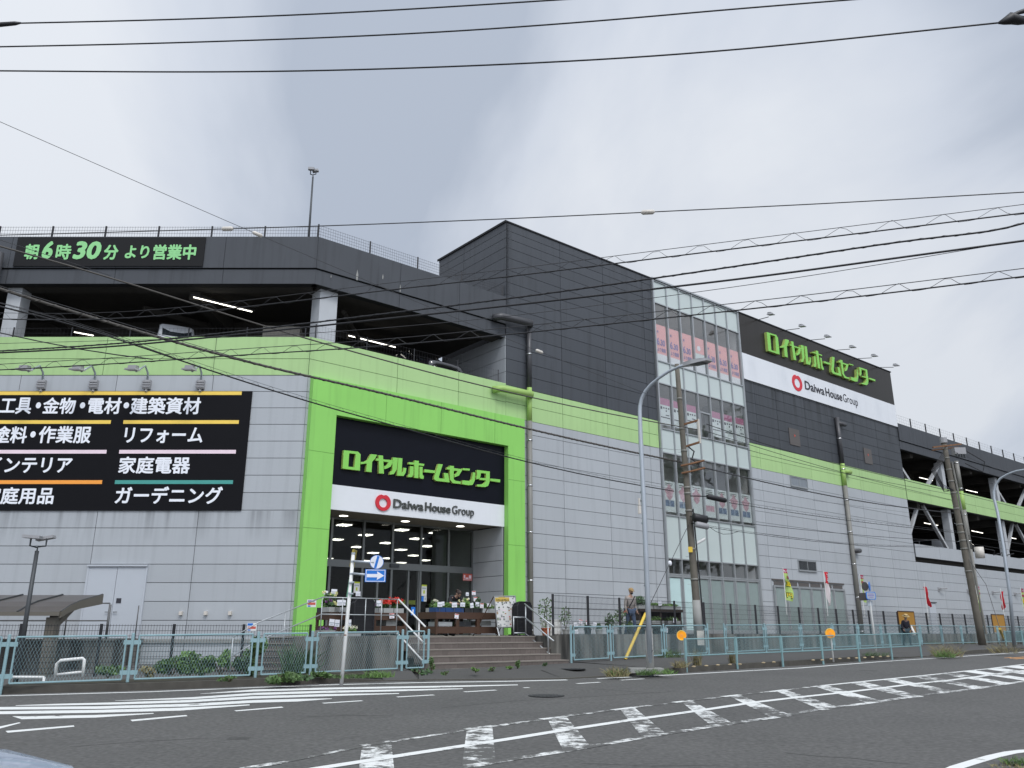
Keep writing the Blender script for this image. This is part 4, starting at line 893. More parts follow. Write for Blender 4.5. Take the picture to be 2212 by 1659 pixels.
# ================================================================ terrace, steps, retaining walls
TZ = 1.41
mb = MB()
prism(mb, [tuple(FR(u, 0, o)[:2]) for u, o in ((-2.4, 5.95), (5.2, 5.95), (5.25, 7.1), (12.6, 5.8), (23, 4.5), (35, 3.2), (60, 2.2), (99, 1.8), (99, .05), (9.95, .05), (9.0, .05), (9.0, -2.1), (1.0, -2.1), (1.0, .3), (-.6, 1.0))], -.3, TZ)
struct(mb.build('terrace', 'terr'))
mb = MB()
Q = [(5.3, 6.0), (5.3, 7.16), (12.6, 5.86), (23, 4.56), (35, 3.26), (60, 2.26), (99, 1.86)]
for (u0, o0), (u1, o1) in zip(Q[1:], Q[2:]):
    n = max(1, int((u1-u0)/6))
    for i in range(n):
        a, b = i/n, (i+1)/n; ua, ub = u0+(u1-u0)*a, u0+(u1-u0)*b; oa, ob = o0+(o1-o0)*a, o0+(o1-o0)*b
        mb.hexa([FR(ua, z, oa+d) if e else FR(ub-.015, z, ob+d) for z in (-.2, TZ+.05) for e, d in ((1, 0), (0, 0), (0, -.22), (1, -.22))])
mb.hexa([FR(u, z, o) for z in (-.2, TZ+.02) for u, o in ((5.21, 5.9), (5.40, 5.9), (5.40, 7.2), (5.21, 7.2))])
tag(mb.build('retaining_wall', 'conc'), 'stained low concrete retaining wall under the black mesh fence', 'retaining wall')
mb = MB(); mb.hexa([FR(u, z, o) for z in (-.2, TZ+.01) for u, o in ((-2.42, 5.96), (.42, 5.96), (.42, 6.16), (-2.42, 6.16))])
tag(mb.build('retaining_wall', 'conc'), 'streaked concrete wall below the handrail left of the steps', 'retaining wall')
st_ = empty('entrance_steps', FR(3, .6, 6.6), 'wide brown tiled steps rising from the sidewalk to the store entrance', 'steps')
NR = 5; RISE = (TZ-.585)/NR; TR = .34
for k in range(NR):
    o1 = 5.97+TR*(NR-1-k)+.28; z1_ = .585+RISE*(k+1); ue = 5.2 if k > 1 else 5.3
    ul = .44
    m = MB(); 
    nt_ = 24
    for i in range(nt_):
        a, b = ul+(ue-ul)*i/nt_, ul+(ue-ul)*(i+1)/nt_; m.fbox(FR, a+.004, b-.004, .3 if k == 0 else z1_-RISE-.05, z1_-.03, o1-.5, o1)
    m.cur = 1; m.fbox(FR, ul, ue, z1_-.03, z1_, o1-.55, o1+.012); m.fbox(FR, ul, ue, .2 if k == 0 else z1_-RISE, z1_-.03, o1-.5, o1-.006)
    m.build('step', ['tile', 'nosing'], st_)
m = MB(); m.fbox(FR, .4, 5.4, .3, .61, 7.62, 7.68); m.build('base_kerb', 'conc', st_)
# side steps going down to the left
ss = empty('side_steps', (-6.6, 24.6, .4), 'narrow brown steps going down behind the left end of the blue fence', 'steps')
for k in range(6):
    m = MB(); z = .38+.17*k; x0 = -8.35+.30*k
    m.box(x0, -5.2 if k < 5 else -5.0, 24.3, 26.6, z, z+.14); m.cur = 1; m.box(x0-.02, -5.2, 24.27, 26.6, z+.14, z+.17); m.build('step', ['tile', 'nosing'], ss)
# platform in front of the double door
pf = MB(); pf.box(-17.2, -12.0, 25.3, 28.0, 0, 1.28); pf.box(-17.25, -11.95, 25.25, 28.0, 1.28, 1.33)
tag(pf.build('loading_platform', 'conc'), 'stained concrete platform below the white double door', 'platform')
# ================================================================ handrails
def rail(name, segs, posts, mat, label, r=.022, cat='handrail'):
    root = empty(name, segs[0][0], label, cat)
    for s in segs:
        m = MB(); m.tube(s, r, 8); m.build('rail', mat, root, True)
    for a, b in posts:
        m = MB(); m.tube([a, b], r*.9, 8); m.build('post', mat, root, True)
    return root
fo = 5.9
def H(u, z, o=fo): return FR(u, z, o)
rail('handrail', [[H(-1.9, 2.40), H(.4, 2.40)], [H(-1.9, 1.97), H(.4, 1.97)], [H(-1.9, 1.5), H(.4, 1.5)], [H(-1.9, 2.40), H(-3.6, 1.75), H(-4.2, 1.4)], [H(-1.9, 1.97), H(-3.6, 1.3), H(-4.2, .95)]],
     [(H(u, TZ), H(u, 2.40)) for u in (-1.9, -1.3, -.6, -.1, .4)] + [(H(-2.9, .9), H(-2.9, 2.0)), (H(-4.2, .4), H(-4.2, 1.4))], 'alu', 'grey handrail on top of the streaked concrete wall left of the steps', .015)
rail('handrail', [[H(.42, 2.40, 5.92), H(.42, 1.66, 7.3)], [H(.42, 1.97, 5.92), H(.42, 1.22, 7.3)], [H(.42, 1.5, 5.92), H(.42, .76, 7.3)]], [(H(.42, 1.0, 7.0), H(.42, 1.82, 7.0))], 'paint', 'white sloping stair rail at the left side of the steps', .024)
rail('handrail', [[H(5.15, 2.38, 5.8), H(5.05, 1.68, 7.25)], [H(5.15, 1.97, 5.8), H(5.05, 1.27, 7.25)], [H(5.15, 1.5, 5.8), H(5.05, .80, 7.25)], [H(4.7, 1.97, 5.8), H(5.15, 1.97, 5.8)], [H(4.7, 1.5, 5.8), H(5.15, 1.5, 5.8)]], [(H(5.15, TZ, 5.85), H(5.15, 2.32, 5.85)), (H(5.05, .8, 7.0), H(5.05, 1.8, 7.0)), (H(4.7, TZ, 5.8), H(4.7, 2.0, 5.8))], 'alu', 'steel stair rail at the right side of the steps', .024)
rail('handrail', [[(-15.6, 25.4, 2.35), (-11.98, 25.4, 2.35)], [(-15.6, 25.4, 1.85), (-11.98, 25.4, 1.85)], [(-15.6, 25.4, 2.35), (-19, 25.4, .9)], [(-15.6, 25.4, 1.85), (-19, 25.4, .4)]], [((x, 25.4, 1.3), (x, 25.4, 2.35)) for x in (-15.6, -14.4, -13.2, -11.98)]+[((-11.98, 27.4, 1.3), (-11.98, 27.4, 2.35)), ((-12.5, 26.6, 1.3), (-12.5, 26.6, 2.35))], 'greym', 'thin grey handrail on the platform in front of the double door', .02)
# ================================================================ fences along the street
def diamond(m, a, b, za, zb, h0, h1, cell, asp, r):
    L = (Vector((b.x, b.y, 0))-Vector((a.x, a.y, 0))).length; H_ = h1-h0; run = H_*asp
    def P(s, h): t = s/L; return Vector((a.x+(b.x-a.x)*t, a.y+(b.y-a.y)*t, za+(zb-za)*t+h0+h))
    for sg in (1, -1):
        s = -run if sg == 1 else 0
        end = L if sg == 1 else L+run
        while s < end:
            s0, s1, h_0, h_1 = s, s+sg*run, 0.0, H_
            lo, hi = (s0, s1) if sg == 1 else (s1, s0)
            def clip(x):
                return max(0.0, min(1.0, (x-s0)/(s1-s0)))
            t0, t1 = sorted((clip(0.0), clip(L)))
            if t1-t0 > 1e-3: m.tube([P(s0+(s1-s0)*t0, H_*t0), P(s0+(s1-s0)*t1, H_*t1)], r, 3, False)
            s += cell
def guard_fence(root, stops, h_lo, h_hi, post_h, mat, cell, asp, r, fr=.019, gap=.13, pr=.033, double=True, skip_post=(), skip_panel=()):
    """stops: 3-D points at the ground; one panel between each two"""
    for i, p in enumerate(stops):
        if i in skip_post: continue
        m = MB(); m.tube([p-Vector((0, 0, .15)), p+Vector((0, 0, post_h))], pr, 10); m.ball(p+Vector((0, 0, post_h)), pr, 8, (1, 1, .5))
        if double:
            for q in ([stops[i-1]] if i > 0 else []) + ([stops[i+1]] if i+1 < len(stops) else []):
                d = (q-p); d.z = 0; d.normalize()
                for h in (h_lo+.14, h_hi-.14):
                    c = p+d*.09+Vector((0, 0, h)); n_ = Vector((-d.y, d.x, 0)); m.hexa([c+d*x+n_*y+Vector((0, 0, z)) for z in (-.045, .045) for x, y in ((-.085, -.01), (.085, -.01), (.085, .01), (-.085, .01))])
        m.build('post', mat, root)
    for i, (p, q) in enumerate(zip(stops, stops[1:])):
        if i in skip_panel: continue
        d = q-p; L = Vector((d.x, d.y, 0)).length; a = p+d*(gap/L); b = q-d*(gap/L)
        m = MB(); z = Vector((0, 0, 1))
        for s, t in ((a+z*h_lo, b+z*h_lo), (a+z*h_hi, b+z*h_hi), (a+z*h_lo, a+z*h_hi), (b+z*h_lo, b+z*h_hi)): m.tube([s, t], fr, 6)
        pan = m.build('panel_frame', mat, root)
        m = MB(); diamond(m, a, b, a.z, b.z, h_lo, h_hi, cell, asp, r); m.build('wire_mesh', mat, pan)
LF = [GP(x, y, SW) for x, y in ((-285, 1497), (2, 1484), (275, 1474), (551, 1464), (669.4, 1458.3), (867.3, 1449.1), (924, 1446.7))]
r = empty('mesh_fence', LF[2], 'light blue diamond mesh fence along the kerb left of the steps', 'fence')
guard_fence(r, LF, .06, .96, 1.0, 'blue', .062, .46, .0019)
TF = [FRP(u, o) for u, o in ((5.42, 7.6), (7.26, 7.45), (10.1, 7.2), (12.75, 6.98))]
r = empty('mesh_fence', TF[0], 'light blue mesh fence from the steps to the utility pole', 'fence')
guard_fence(r, TF, .08, 1.02, 1.06, 'blue', .062, .46, .0019)
TG = []; u = 13.9
def fo_(u): return 6.85-(u-13.9)*.09 if u < 23 else (6.03-(u-23)*.14 if u < 35 else max(2.6, 4.35-(u-35)*.05))
while u < 84: TG.append(FRP(u, fo_(u))); u += 2.95 if u < 40 else 3.0
r = empty('mesh_fence', TG[0], 'long light blue mesh fence beyond the utility pole, beside the walkway', 'fence')
guard_fence(r, TG, .08, 1.02, 1.06, 'blue', .08, .5, .0022)
GF = [GP(x, y, SW) for x, y in ((1482.5, 1439.8), (1592.4, 1434), (1690.8, 1429.3), (1777.7, 1424.9), (1855.7, 1420.2), (1926.6, 1415.9), (1990, 1412))]
r = empty('guard_fence', GF[0], 'low teal guard fence on the kerb in front of the two round reflectors', 'fence')
guard_fence(r, GF, .28, .72, .74, 'bluedk', .06, 1.1, .0026, gap=.05, double=False)
GF2 = [GP(2174, 1395.4, SW)]; d_ = (GP(2212, 1392.6, SW)-GF2[0]); d_.z = 0; d_ = Vector((.80, .60, 0)); GF2 += [GF2[0]+d_*2*k for k in range(1, 8)]
r = empty('guard_fence', GF2[0], 'low teal guard fence at the far right by the second street lamp', 'fence')
guard_fence(r, GF2, .2, .72, .76, 'bluedk', .07, 1.1, .006, gap=.05, double=False)
r = empty('terrace_fence', FR(8, TZ, 4.2), 'long black welded mesh fence on top of the low retaining wall', 'fence')
mesh_run(FR, [(5.3, 6.95), (12.6, 5.65), (23, 4.35), (35, 3.05), (60, 2.05), (97, 1.65)], TZ, 1.24, 2.0, .07, .2, r, rw=.0045, pw=.07)
r = empty('yard_fence', (-10, 22, .4), 'low black welded mesh fence behind the left blue fence', 'fence')
mesh_run(lambda u, z, o: Vector((u, o, z)), [(-16.5, 21.6), (-10.7, 22.4), (-5.6, 23.9)], .45, 1.28, 2.0, .07, .13, r, rw=.0045, pw=.06)
# ================================================================ poles, lamps, signs
def concrete_pole(pb, pt, rb, rt, label, bands, extra):
    r = empty('utility_pole', pb, label, 'utility pole')
    m = MB(); k = 8; m.tube([pb.lerp(pt, i/k)+(Vector((0, 0, -.3)) if i == 0 else Vector((0, 0, 0))) for i in range(k+1)], [rb+(rt-rb)*i/k for i in range(k+1)], 16); m.build('shaft', 'pole', r, True)
    m = MB()
    for t in bands:
        c = pb.lerp(pt, t); a = (pt-pb).normalized(); m.tube([c-a*.04, c+a*.04], (rb+(rt-rb)*t)*1.1, 16)
    m.build('steel_band', 'pipeg', r, True)
    m = MB(); t = .18; s = 1
    while t < .8:
        c = pb.lerp(pt, t); rr = rb+(rt-rb)*t; m.tube([c, c+Vector((s*(rr+.14), -.03, .0))], .009, 5); t += .045; s = -s
    m.build('step_bolt', 'steel', r)
    return r
PB = FRP(13.3, 6.95); PB.y = max(PB.y, 30); p1Y = PB.y
PBx = YP(1513, 1404, p1Y); PB = Vector((PBx.x, p1Y, gz(p1Y)+SW)); PT = YP(1462, 787, p1Y)
P1 = concrete_pole(PB, PT, .148, .09, 'brown concrete utility pole standing in front of the glazed tower', (.06, .24, .34, .47, .53, .55, .6, .68, .76, .87), None)
def P1h(py): return PB.lerp(PT, (YP(1490, py, p1Y).z-PB.z)/(PT.z-PB.z))
m = MB(); c = P1h(1318); m.tube([c+Vector((0, 0, -.9)), c+Vector((0, 0, .35))], [.165, .155], 16); m.build('pale_wrap', 'conc2', P1, True)
m = MB(); a, b = P1h(918), P1h(966); A_, B_ = YP(1508, 908, p1Y-.3), YP(1512, 955, p1Y-.3)
m.tube([a, A_], .05, 4); m.tube([b, B_], .05, 4); m.build('bracket', 'rust', P1); m = MB(); m.tube([A_+Vector((0, 0, .05)), B_-Vector((0, 0, .05))], .05, 4); m.build('bracket_upright', 'insul', P1)
for (x, y, L, w, mat, nm) in ((1548, 1077, .9, .1, 'cable', 'cable_closure'), (1512, 1120, .65, .16, 'cable', 'cable_closure'), (1516, 1135, .6, .12, 'lampbody', 'junction_case')):
    c = YP(x, y, p1Y-.25); d = Vector((D1.x*.5+.4, D1.y*.6, -.10)).normalized(); m = MB(); m.tube([c-d*L/2, c-d*L*.42, c+d*L*.42, c+d*L/2], [w*.6, w, w, w*.6], 10); m.build(nm, mat, P1, True)
    m = MB(); q = P1h(y-6); m.tube([q, c-d*L/2], .02, 6); m.build('hanger', 'cable', P1)
m = MB(); c = P1h(1175); m.tube([c+Vector((.16, -.05, 0)), c+Vector((.5, -.1, .18))], .055, 8); m.build('small_lamp', 'paint', P1)
m = MB(); c = P1h(1188)+Vector((-.1, -.17, 0)); m.hexa([c+Vector((x, y, z)) for z in (-.1, .1) for x, y in ((-.08, -.01), (.08, -.01), (.08, .0), (-.08, 0))]); m.build('yellow_plate', 'guy', P1)
for y in (1008, 1024): 
    m = MB(); c = P1h(y); m.tube([c+Vector((-.2, -.15, 0)), c+Vector((.1, -.22, .05)), c+Vector((.7, -.2, .2))], .04, 6); m.build('cross_arm', 'rust', P1)
m = MB(); c = P1h(988); m.tube([c+Vector((.15, -.1, .4)), c+Vector((.35, -.15, .2)), c+Vector((.25, -.15, -.1)), c+Vector((.5, -.15, -.3)), c+Vector((.45, -.15, -.45))], .03, 6); m.build('cable_loop', 'cable', P1)
m = MB(); q = P1h(1360)+Vector((.17, -.1, 0)); m.tube([q, P1h(1210)+Vector((.16, -.1, 0)), P1h(1100)+Vector((.14, -.1, 0))], .03, 6); m.build('conduit', 'cable', P1)
m = MB(); c = P1h(1378)+Vector((.0, -.2, 0)); m.hexa([c+Vector((x, y, z)) for z in (-.25, .25) for x, y in ((-.12, -.02), (.12, -.02), (.12, .02), (-.12, .02))]); m.build('pasted_notice', 'insul', P1)
p2Y = 46.5
PB2 = YP(2122, 1388, p2Y); PB2.z = gz(p2Y)+SW; PT2 = YP(2039, 957, p2Y)
P2 = concrete_pole(PB2, PT2, .20, .135, 'tall leaning brown utility pole in front of the right parking wing', (.35, .46, .5, .54, .58, .66, .74, .8, .86, .92, .97), None)
m = MB(); c = PB2.lerp(PT2, .975); m.tube([c+Vector((-1.1, -.8, -.15)), c+Vector((1.3, .6, .35))], .06, 4); m.tube([c+Vector((-1.0, -.5, -.25)), c+Vector((1.2, .8, .2))], .05, 4); m.build('cross_arm', 'rust', P2)
m = MB(); c = PB2.lerp(PT2, .955)+Vector((.85, -.1, 0)); m.hexa([c+Vector((x-.15, y+x*.45, z+x*.1)) for z in (-.2, .18) for x, y in ((-.42, -.2), (.42, -.2), (.42, .2), (-.42, .2))]); m.build('switch_box', 'lampbody', P2)
for k in range(4): m = MB(); q = c+Vector((-.45+.2*k, -.3+.09*k, -.38)); m.tube([q, q+Vector((0, 0, .18))], .07, 8); m.build('fuse', 'dsteel', P2)
m = MB(); m.tube([PT2, PT2+Vector((0, 0, .3))], .2, 10); m.build('cap', 'lampbody', P2)
m = MB(); c = PB2.lerp(PT2, .93)
for k in range(5): m.tube([c+Vector((-.2, -.2, -.2+.12*k)), c+Vector((-.9-.06*k, -.3, -.9)), c+Vector((-.6, -.3, -1.7-.1*k)), c+Vector((0, -.25, -2.0))], .02, 5)
m.tube([c+Vector((1.2, 0, .3)), c+Vector((2.2, .1, -.3)), c+Vector((2.0, .1, -.9)), c+Vector((1.0, 0, -.4))], .03, 5); m.build('cable_loop', 'cable', P2)
m = MB(); c = PB2.lerp(PT2, .44)+Vector((.75, -.1, 0)); m.tube([c+Vector((0, 0, -.3)), c+Vector((0, 0, .3))], .24, 12); m.build('junction_case', 'insul', P2, True)
m = MB(); m.tube([c+Vector((.3, -.1, .2)), c+Vector((.8, -.1, .1)), c+Vector((.7, -.1, -.15)), c+Vector((1.3, 0, 0)), c+Vector((1.2, 0, -.2)), c+Vector((1.9, 0, -.05))], .025, 5); m.build('wire_coil', 'cable', P2)
m = MB(); q = Vector((.25, -.12, 0)); m.tube([PB2.lerp(PT2, .05)+q, PB2.lerp(PT2, .5)+q*.9, PB2.lerp(PT2, .9)+q*.8], .055, 6); m.build('conduit', 'pipeg', P2)
def street_lamp(base, path, r0, r1, tip, dirv, label, head=True):
    r = empty('street_lamp', base, label, 'street lamp')
    n = len(path); m = MB(); m.tube([base-Vector((0, 0, .2))]+path, [r0]+[r0+(r1-r0)*(i+1)/n for i in range(n)], 14); m.build('pole', 'steel', r, True)
    if head:
        m = MB(); d = dirv.normalized(); s = d.cross(Vector((0, 0, 1))).normalized(); u = s.cross(d)
        S = [(-.25, .05, .05), (0, .09, .06), (.3, .17, .065), (.7, .16, .05), (.85, .10, .03)]
        for (a, w, h), (b_, w2, h2) in zip(S, S[1:]): m.hexa([tip+d*a-s*w-u*h, tip+d*a+s*w-u*h, tip+d*b_+s*w2-u*h2, tip+d*b_-s*w2-u*h2, tip+d*a-s*w*.8+u*h, tip+d*a+s*w*.8+u*h, tip+d*b_+s*w2*.8+u*h2, tip+d*b_-s*w2*.8+u*h2])
        m.build('lamp_head', 'lampbody', r); m = MB(); m.hexa([tip+d*a+s*w-u*h for h in (.075, .066) for a, w in ((.25, -.13), (.68, -.13), (.68, .13), (.25, .13))]); m.build('lens', 'dsteel', r)
    return r
zl = zoom(2500, 1380, .25316)
LY = 22.4
LB = YP(1405, 1446, LY); LB.z = gz(LY)+SW
arc = [(1399, 1290), (1391, 1090), (1384, 950)] + [zl(*p) for p in ((75, 960), (80, 860), (105, 750), (165, 630), (250, 530), (370, 430), (520, 330), (680, 255), (815, 210))]
path = []
for i, (x, y) in enumerate(arc): path.append(YP(x, y, LY - max(0, (x-1383)/105)*1.1))
L1 = street_lamp(LB, path, .072, .034, path[-1], (YP(*zl(1040, 165), LY-1.55)-path[-1]), 'tall curved grey street lamp standing at the sidewalk edge before the tower')
m = MB(); m.tube([LB-Vector((0, 0, .1)), LB+Vector((0, 0, 1.0))], [.105, .098], 14); m.tube([LB+Vector((0, 0, 1.0)), LB+Vector((0, 0, 1.03))], .107, 14); m.build('base_sleeve', 'conc2', L1, True)
m = MB(); m.hexa([LB+Vector((x, y, z)) for z in (-.05, .06) for x, y in ((-.55, -.28), (.3, -.28), (.3, .3), (-.55, .3))]); m.build('footing', 'conc2', L1)
def Lp(t): return LB.lerp(path[2], t)
m = MB()
for t in (.35, .62, .72, .76): c = Lp(t); m.tube([c-Vector((0, 0, .02)), c+Vector((0, 0, .02))], .082, 12)
m.build('pole_band', 'steel', L1)
m = MB(); c = Lp(.27)   # black scribble painted up the sleeve
for pts in ([(-.03, .5), (.05, .55), (.05, .63), (-.03, .62), (-.03, .5)], [(-.06, .35), (0, .42), (.06, .33), (.05, .45)], [(-.06, .2), (.03, .28), (.06, .2), (-.02, .15)], [(-.05, .02), (.05, .1), (-.04, .12)], [(-.06, -.15), (.04, -.08), (.05, -.2), (-.02, -.24), (-.05, -.15)], [(-.04, -.45), (.04, -.35), (.06, -.3)]):
    m.tube([LB+Vector((x+.0, -.100, 1.15+z-.35)) for x, z in pts], .012, 5)
m.build('scribble', 'ink', L1)
m = MB(); c = Lp(.68); m.tube([c+Vector((-.12, -.06, -.12)), c+Vector((-.12, -.06, .1))], .05, 6); m.tube([c+Vector((-.12, -.06, .12)), c+Vector((-.12, -.06, .3))], .03, 6); m.build('cable_clamp', 'insul', L1)
L2Y = 41.0; LB2 = YP(2190, 1396, L2Y); LB2.z = gz(L2Y)+SW
arc2 = [z8(2095, 1600), z8(2040, 1200), z8(1990, 900), z8(1960, 780), z8(1957, 720), z8(1975, 660), z8(2010, 610), z8(2080, 570), z8(2150, 545), z8(2212, 535), z8(2330, 525)]
path2 = [YP(x, y, L2Y-max(0, (x-2147)/60)*1.0) for x, y in arc2]
L2 = street_lamp(LB2, path2, .085, .04, path2[-1], path2[-1]-path2[-2], 'street lamp at the far right edge with its arm reaching out of frame')
# one-way sign pole
SB = GP(738, 1466, SW); sy = SB.y; S0 = YP(*z2(690, 430), sy)
r = empty('road_sign', SB, 'leaning white sign pole with a round blue stripe sign and a blue arrow sign', 'road sign')
m = MB(); m.tube([SB-Vector((0, 0, .2)), SB.lerp(S0, .52), S0], .042, 12); m.build('pole', 'paint', r, True)
m = MB(); m.tube([SB.lerp(S0, .335), SB.lerp(S0, .345)], .0435, 12); m.build('rust_ring', 'rust', r)
def SY(x, y, dy=-.07): return YP(*z2(x, y), sy+dy)
for (a, b, yy) in ((690, 845, 500), (685, 800, 615)):
    m = MB(); p, q = SY(a, yy-3), SY(b+40, yy+10); m.tube([p, q], .028, 8); m.build('arm', 'steel', r, True)
fy = Vector((.12, -1, -.05)).normalized()
c = SY(909, 505); R_ = (SY(973, 505)-SY(845, 505)).length/2
disc = MB(); disc.disc(c, fy, R_, .012, 32); D_ = disc.build('round_plate', 'signblue', r)
sx = Vector((0, 0, 1)).cross(fy).normalized()*1; sx = -sx if sx.x < 0 else sx; sz_ = Vector((0, 0, 1)) - fy*fy.z
FS_ = lambda cc: (lambda u, z, o: cc+sx*u+sz_*z+fy*o)
m = MB(); m.disc(c+fy*.007, fy, R_*.93, .006, 32); m.build('white_face', 'card', D_)
m = MB(); k = R_*.9; F_ = FS_(c); m.poly([[(-k*.42, -k*.93), (-k*.02, -k*.98), (k*.42, k*.9), (k*.05, k*.98)]], F_, .010, .013); m.build('stripe', 'signblue', D_)
c = SY(897, 632); F_ = FS_(c); W_ = (SY(992, 640)-SY(800, 632)).length/2; H_ = W_*.60
m = MB(); m.poly([[(-W_, -H_), (W_, -H_), (W_, H_), (-W_, H_)]], F_, -.006, .006); D_ = m.build('arrow_plate', 'signblue', r)
m = MB(); q = .93
m.poly([[(-W_*q, -H_*q), (W_*q, -H_*q), (W_*q, H_*q), (-W_*q, H_*q)], [(-W_*q+.014, -H_*q+.014), (W_*q-.014, -H_*q+.014), (W_*q-.014, H_*q-.014), (-W_*q+.014, H_*q-.014)]], F_, .006, .009)
m.poly([[(-W_*.82, -H_*.26), (W_*.18, -H_*.26), (W_*.14, -H_*.68), (W_*.84, 0), (W_*.14, H_*.68), (W_*.18, H_*.26), (-W_*.82, H_*.26)]], F_, .006, .009); m.build('white_arrow', 'card', D_)
m = MB(); a, b = SY(690, 385, .02), SY(662, 545, .02); m.hexa([a+Vector((-.02, 0, 0)), a+Vector((.03, 0, 0)), a+Vector((.03, .35, 0)), a+Vector((-.02, .35, 0)), b+Vector((-.02, 0, 0)), b+Vector((.03, 0, 0)), b+Vector((.03, .35, 0)), b+Vector((-.02, .35, 0))]); m.build('side_plate', 'okra', r)
m = MB(); pts = [SY(668, 600, -.02), SY(648, 700, -.02), SY(636, 830, -.02)]
m.hexa([pts[2]+Vector((-.03, 0, 0)), pts[2]+Vector((.09, 0, 0)), pts[2]+Vector((.09, .05, 0)), pts[2]+Vector((-.03, .05, 0)), pts[0]+Vector((-.02, 0, 0)), pts[0]+Vector((.04, 0, 0)), pts[0]+Vector((.04, .05, 0)), pts[0]+Vector((-.02, .05, 0))]); m.build('faded_banner', 'greenb', r)
m = MB(); 
for y in (425, 500, 615, 698, 798): p = SY(690-(y-430)*.088, y, 0); m.tube([p-Vector((0, 0, .02)), p+Vector((0, 0, .02))], .05, 10)
m.tube([SY(650, 800), SY(690, 800)], .02, 6); m.tube([SY(650, 698), SY(700, 692)], .02, 6); m.build('clamp', 'steel', r)
# blue sign at the right
BB = GP(*zz5(968, 1240), SW); by = BB.y; zb = zoom(3050, 2200, .25316)
def BY(x, y, dy=0): return YP(*zb(x, y), by+dy)
r = empty('bus_stop_sign', BB, 'white pole with turned blue signs between the two round reflectors and the walker', 'road sign')
m = MB(); m.tube([BB-Vector((0, 0, .2)), BY(1485, 690), BY(1440, 380)], .036, 12); m.build('pole', 'paint', r, True)
m = MB(); c = BY(1478, 430, -.1); n_ = Vector((.85, -.5, 0)).normalized(); e_ = Vector((-n_.y, n_.x, 0))
m.poly([[(.15*math.cos(a), .17*math.sin(a)) for a in [k*math.pi/12 for k in range(24)]]], lambda u, z, o: c+e_*u+Vector((0, 0, z))+n_*o, -.01, .01); m.build('oval_plate', 'signblue', r)
m = MB(); c2 = BY(1497, 575, -.12); n2 = Vector((.25, -1, 0)).normalized(); e2 = Vector((-n2.y, n2.x, 0)); e2 = e2 if e2.x > 0 else -e2
w_, h_ = .20, .135; oc = [(-w_, -h_*.6), (-w_*.85, -h_), (w_*.85, -h_), (w_, -h_*.6), (w_, h_*.6), (w_*.85, h_), (-w_*.85, h_), (-w_, h_*.6)]
Fq = lambda u, z, o: c2+e2*u+Vector((0, 0, z))+n2*o
m.poly([oc], Fq, -.01, .01); q_ = m.build('name_plate', 'signblue', r)
m = MB(); m.poly([[(x*.86, y*.84) for x, y in oc]], Fq, .01, .014); m.build('pale_face', 'steel', q_)
m = MB()
for k, w in enumerate((.11, .13, .09)): m.fbox(Fq, -w, w, .045-.055*k, .07-.055*k, .014, .017)
m.build('print', 'violet', q_)
m = MB(); c3 = BY(1385, 590, .05); n3 = Vector((-.8, -.6, 0)); e3 = Vector((.6, -.8, 0)); m.poly([oc], lambda u, z, o: c3+e3*u*.9+Vector((0, 0, z))+n3*o, -.01, .01); m.build('plate_back', 'hatch', r)
m = MB(); c4 = BY(1405, 430, .05); m.poly([[(.13*math.cos(a), .16*math.sin(a)) for a in [k*math.pi/12 for k in range(24)]]], lambda u, z, o: c4+e3*u+Vector((0, 0, z))+n3*o, -.01, .01); m.build('oval_back', 'hatch', r)
m = MB(); c5 = BY(1478, 695, -.02); m.fbox(lambda u, z, o: c5+e2*u+Vector((0, 0, z))+n2*o, -.11, .11, -.09, .09, -.02, .02); m.build('timetable', 'steel', r)
# round amber reflectors
def reflector(px, py, top, label, rad):
    b = GP(px, py, SW); r = empty('reflector_post', b, label, 'reflector', 'round amber reflectors on the kerb')
    c = YP(top[0], top[1], b.y-.05); m = MB(); m.tube([b-Vector((0, 0, .1)), Vector((b.x, b.y, c.z-rad*.5))], .024, 10); m.build('post', 'paint', r, True)
    f = Vector((-.15, -1, 0)).normalized(); m = MB(); m.disc(c, f, rad, .05, 28); d = m.build('disc', 'amber', r)
    m = MB(); m.tube([c+f*.028+Vector((rad*.95*math.cos(a), 0, rad*.95*math.sin(a))) for a in [k*math.pi/12 for k in range(25)]], .012, 5); m.build('rim', 'yellow', d)
    m = MB(); m.disc(c+f*.028, f, rad*.32, .008, 16); m.build('centre', 'orange', d)
reflector(1481, 1437, z4(790, 1190), 'round amber reflector on a white post at the near end of the guard fence', .135)
reflector(*zb(912, 1555), zb(862, 1162), 'round amber reflector on a slim white post midway along the guard fence', .155)
# guy wire and its yellow cover
ga = GP(*z4(265, 1415), SW); gb = YP(*z4(455, 985), ga.y+.9)
m = MB(); m.tube([ga, gb], .05, 8); t = m.build('guy_cover', 'guy'); tag(t, 'slanting yellow guy wire cover beside the curved street lamp', 'guy wire cover')
zp = zoom(2560, 1880, .31348)
gt = P1h(1128)
m = MB(); m.tube([gb, gb.lerp(gt, .55), gt], .012, 5); t = m.build('guy_wire', 'wire'); ib = YP(*zp(216, 1066), gb.y+(gt.y-gb.y)*.5)
m = MB(); m.ball(gb.lerp(gt, .52), .075, 10, (1, 1, 1.3)); m.build('insulator', 'card', t); tag(t, 'thin guy wire with a white insulator from the yellow cover up to the pole', 'guy wire')
g2 = YP(*z8(1890, 1500), p2Y-1); m = MB(); m.tube([PB2.lerp(PT2, .43), g2, YP(*zz5(2010, 1020), p2Y-2)], .015, 5); t = m.build('guy_wire', 'wire'); tag(t, 'thin guy wire running down right from the leaning utility pole', 'guy wire')
a_ = YP(*zz5(2008, 1020), p2Y-2); b_ = GP(*zz5(2048, 1130), SW); m = MB(); m.tube([a_, b_], .06, 8); t = m.build('guy_cover', 'guy'); tag(t, 'short yellow guy cover below the right orange board', 'guy wire cover')
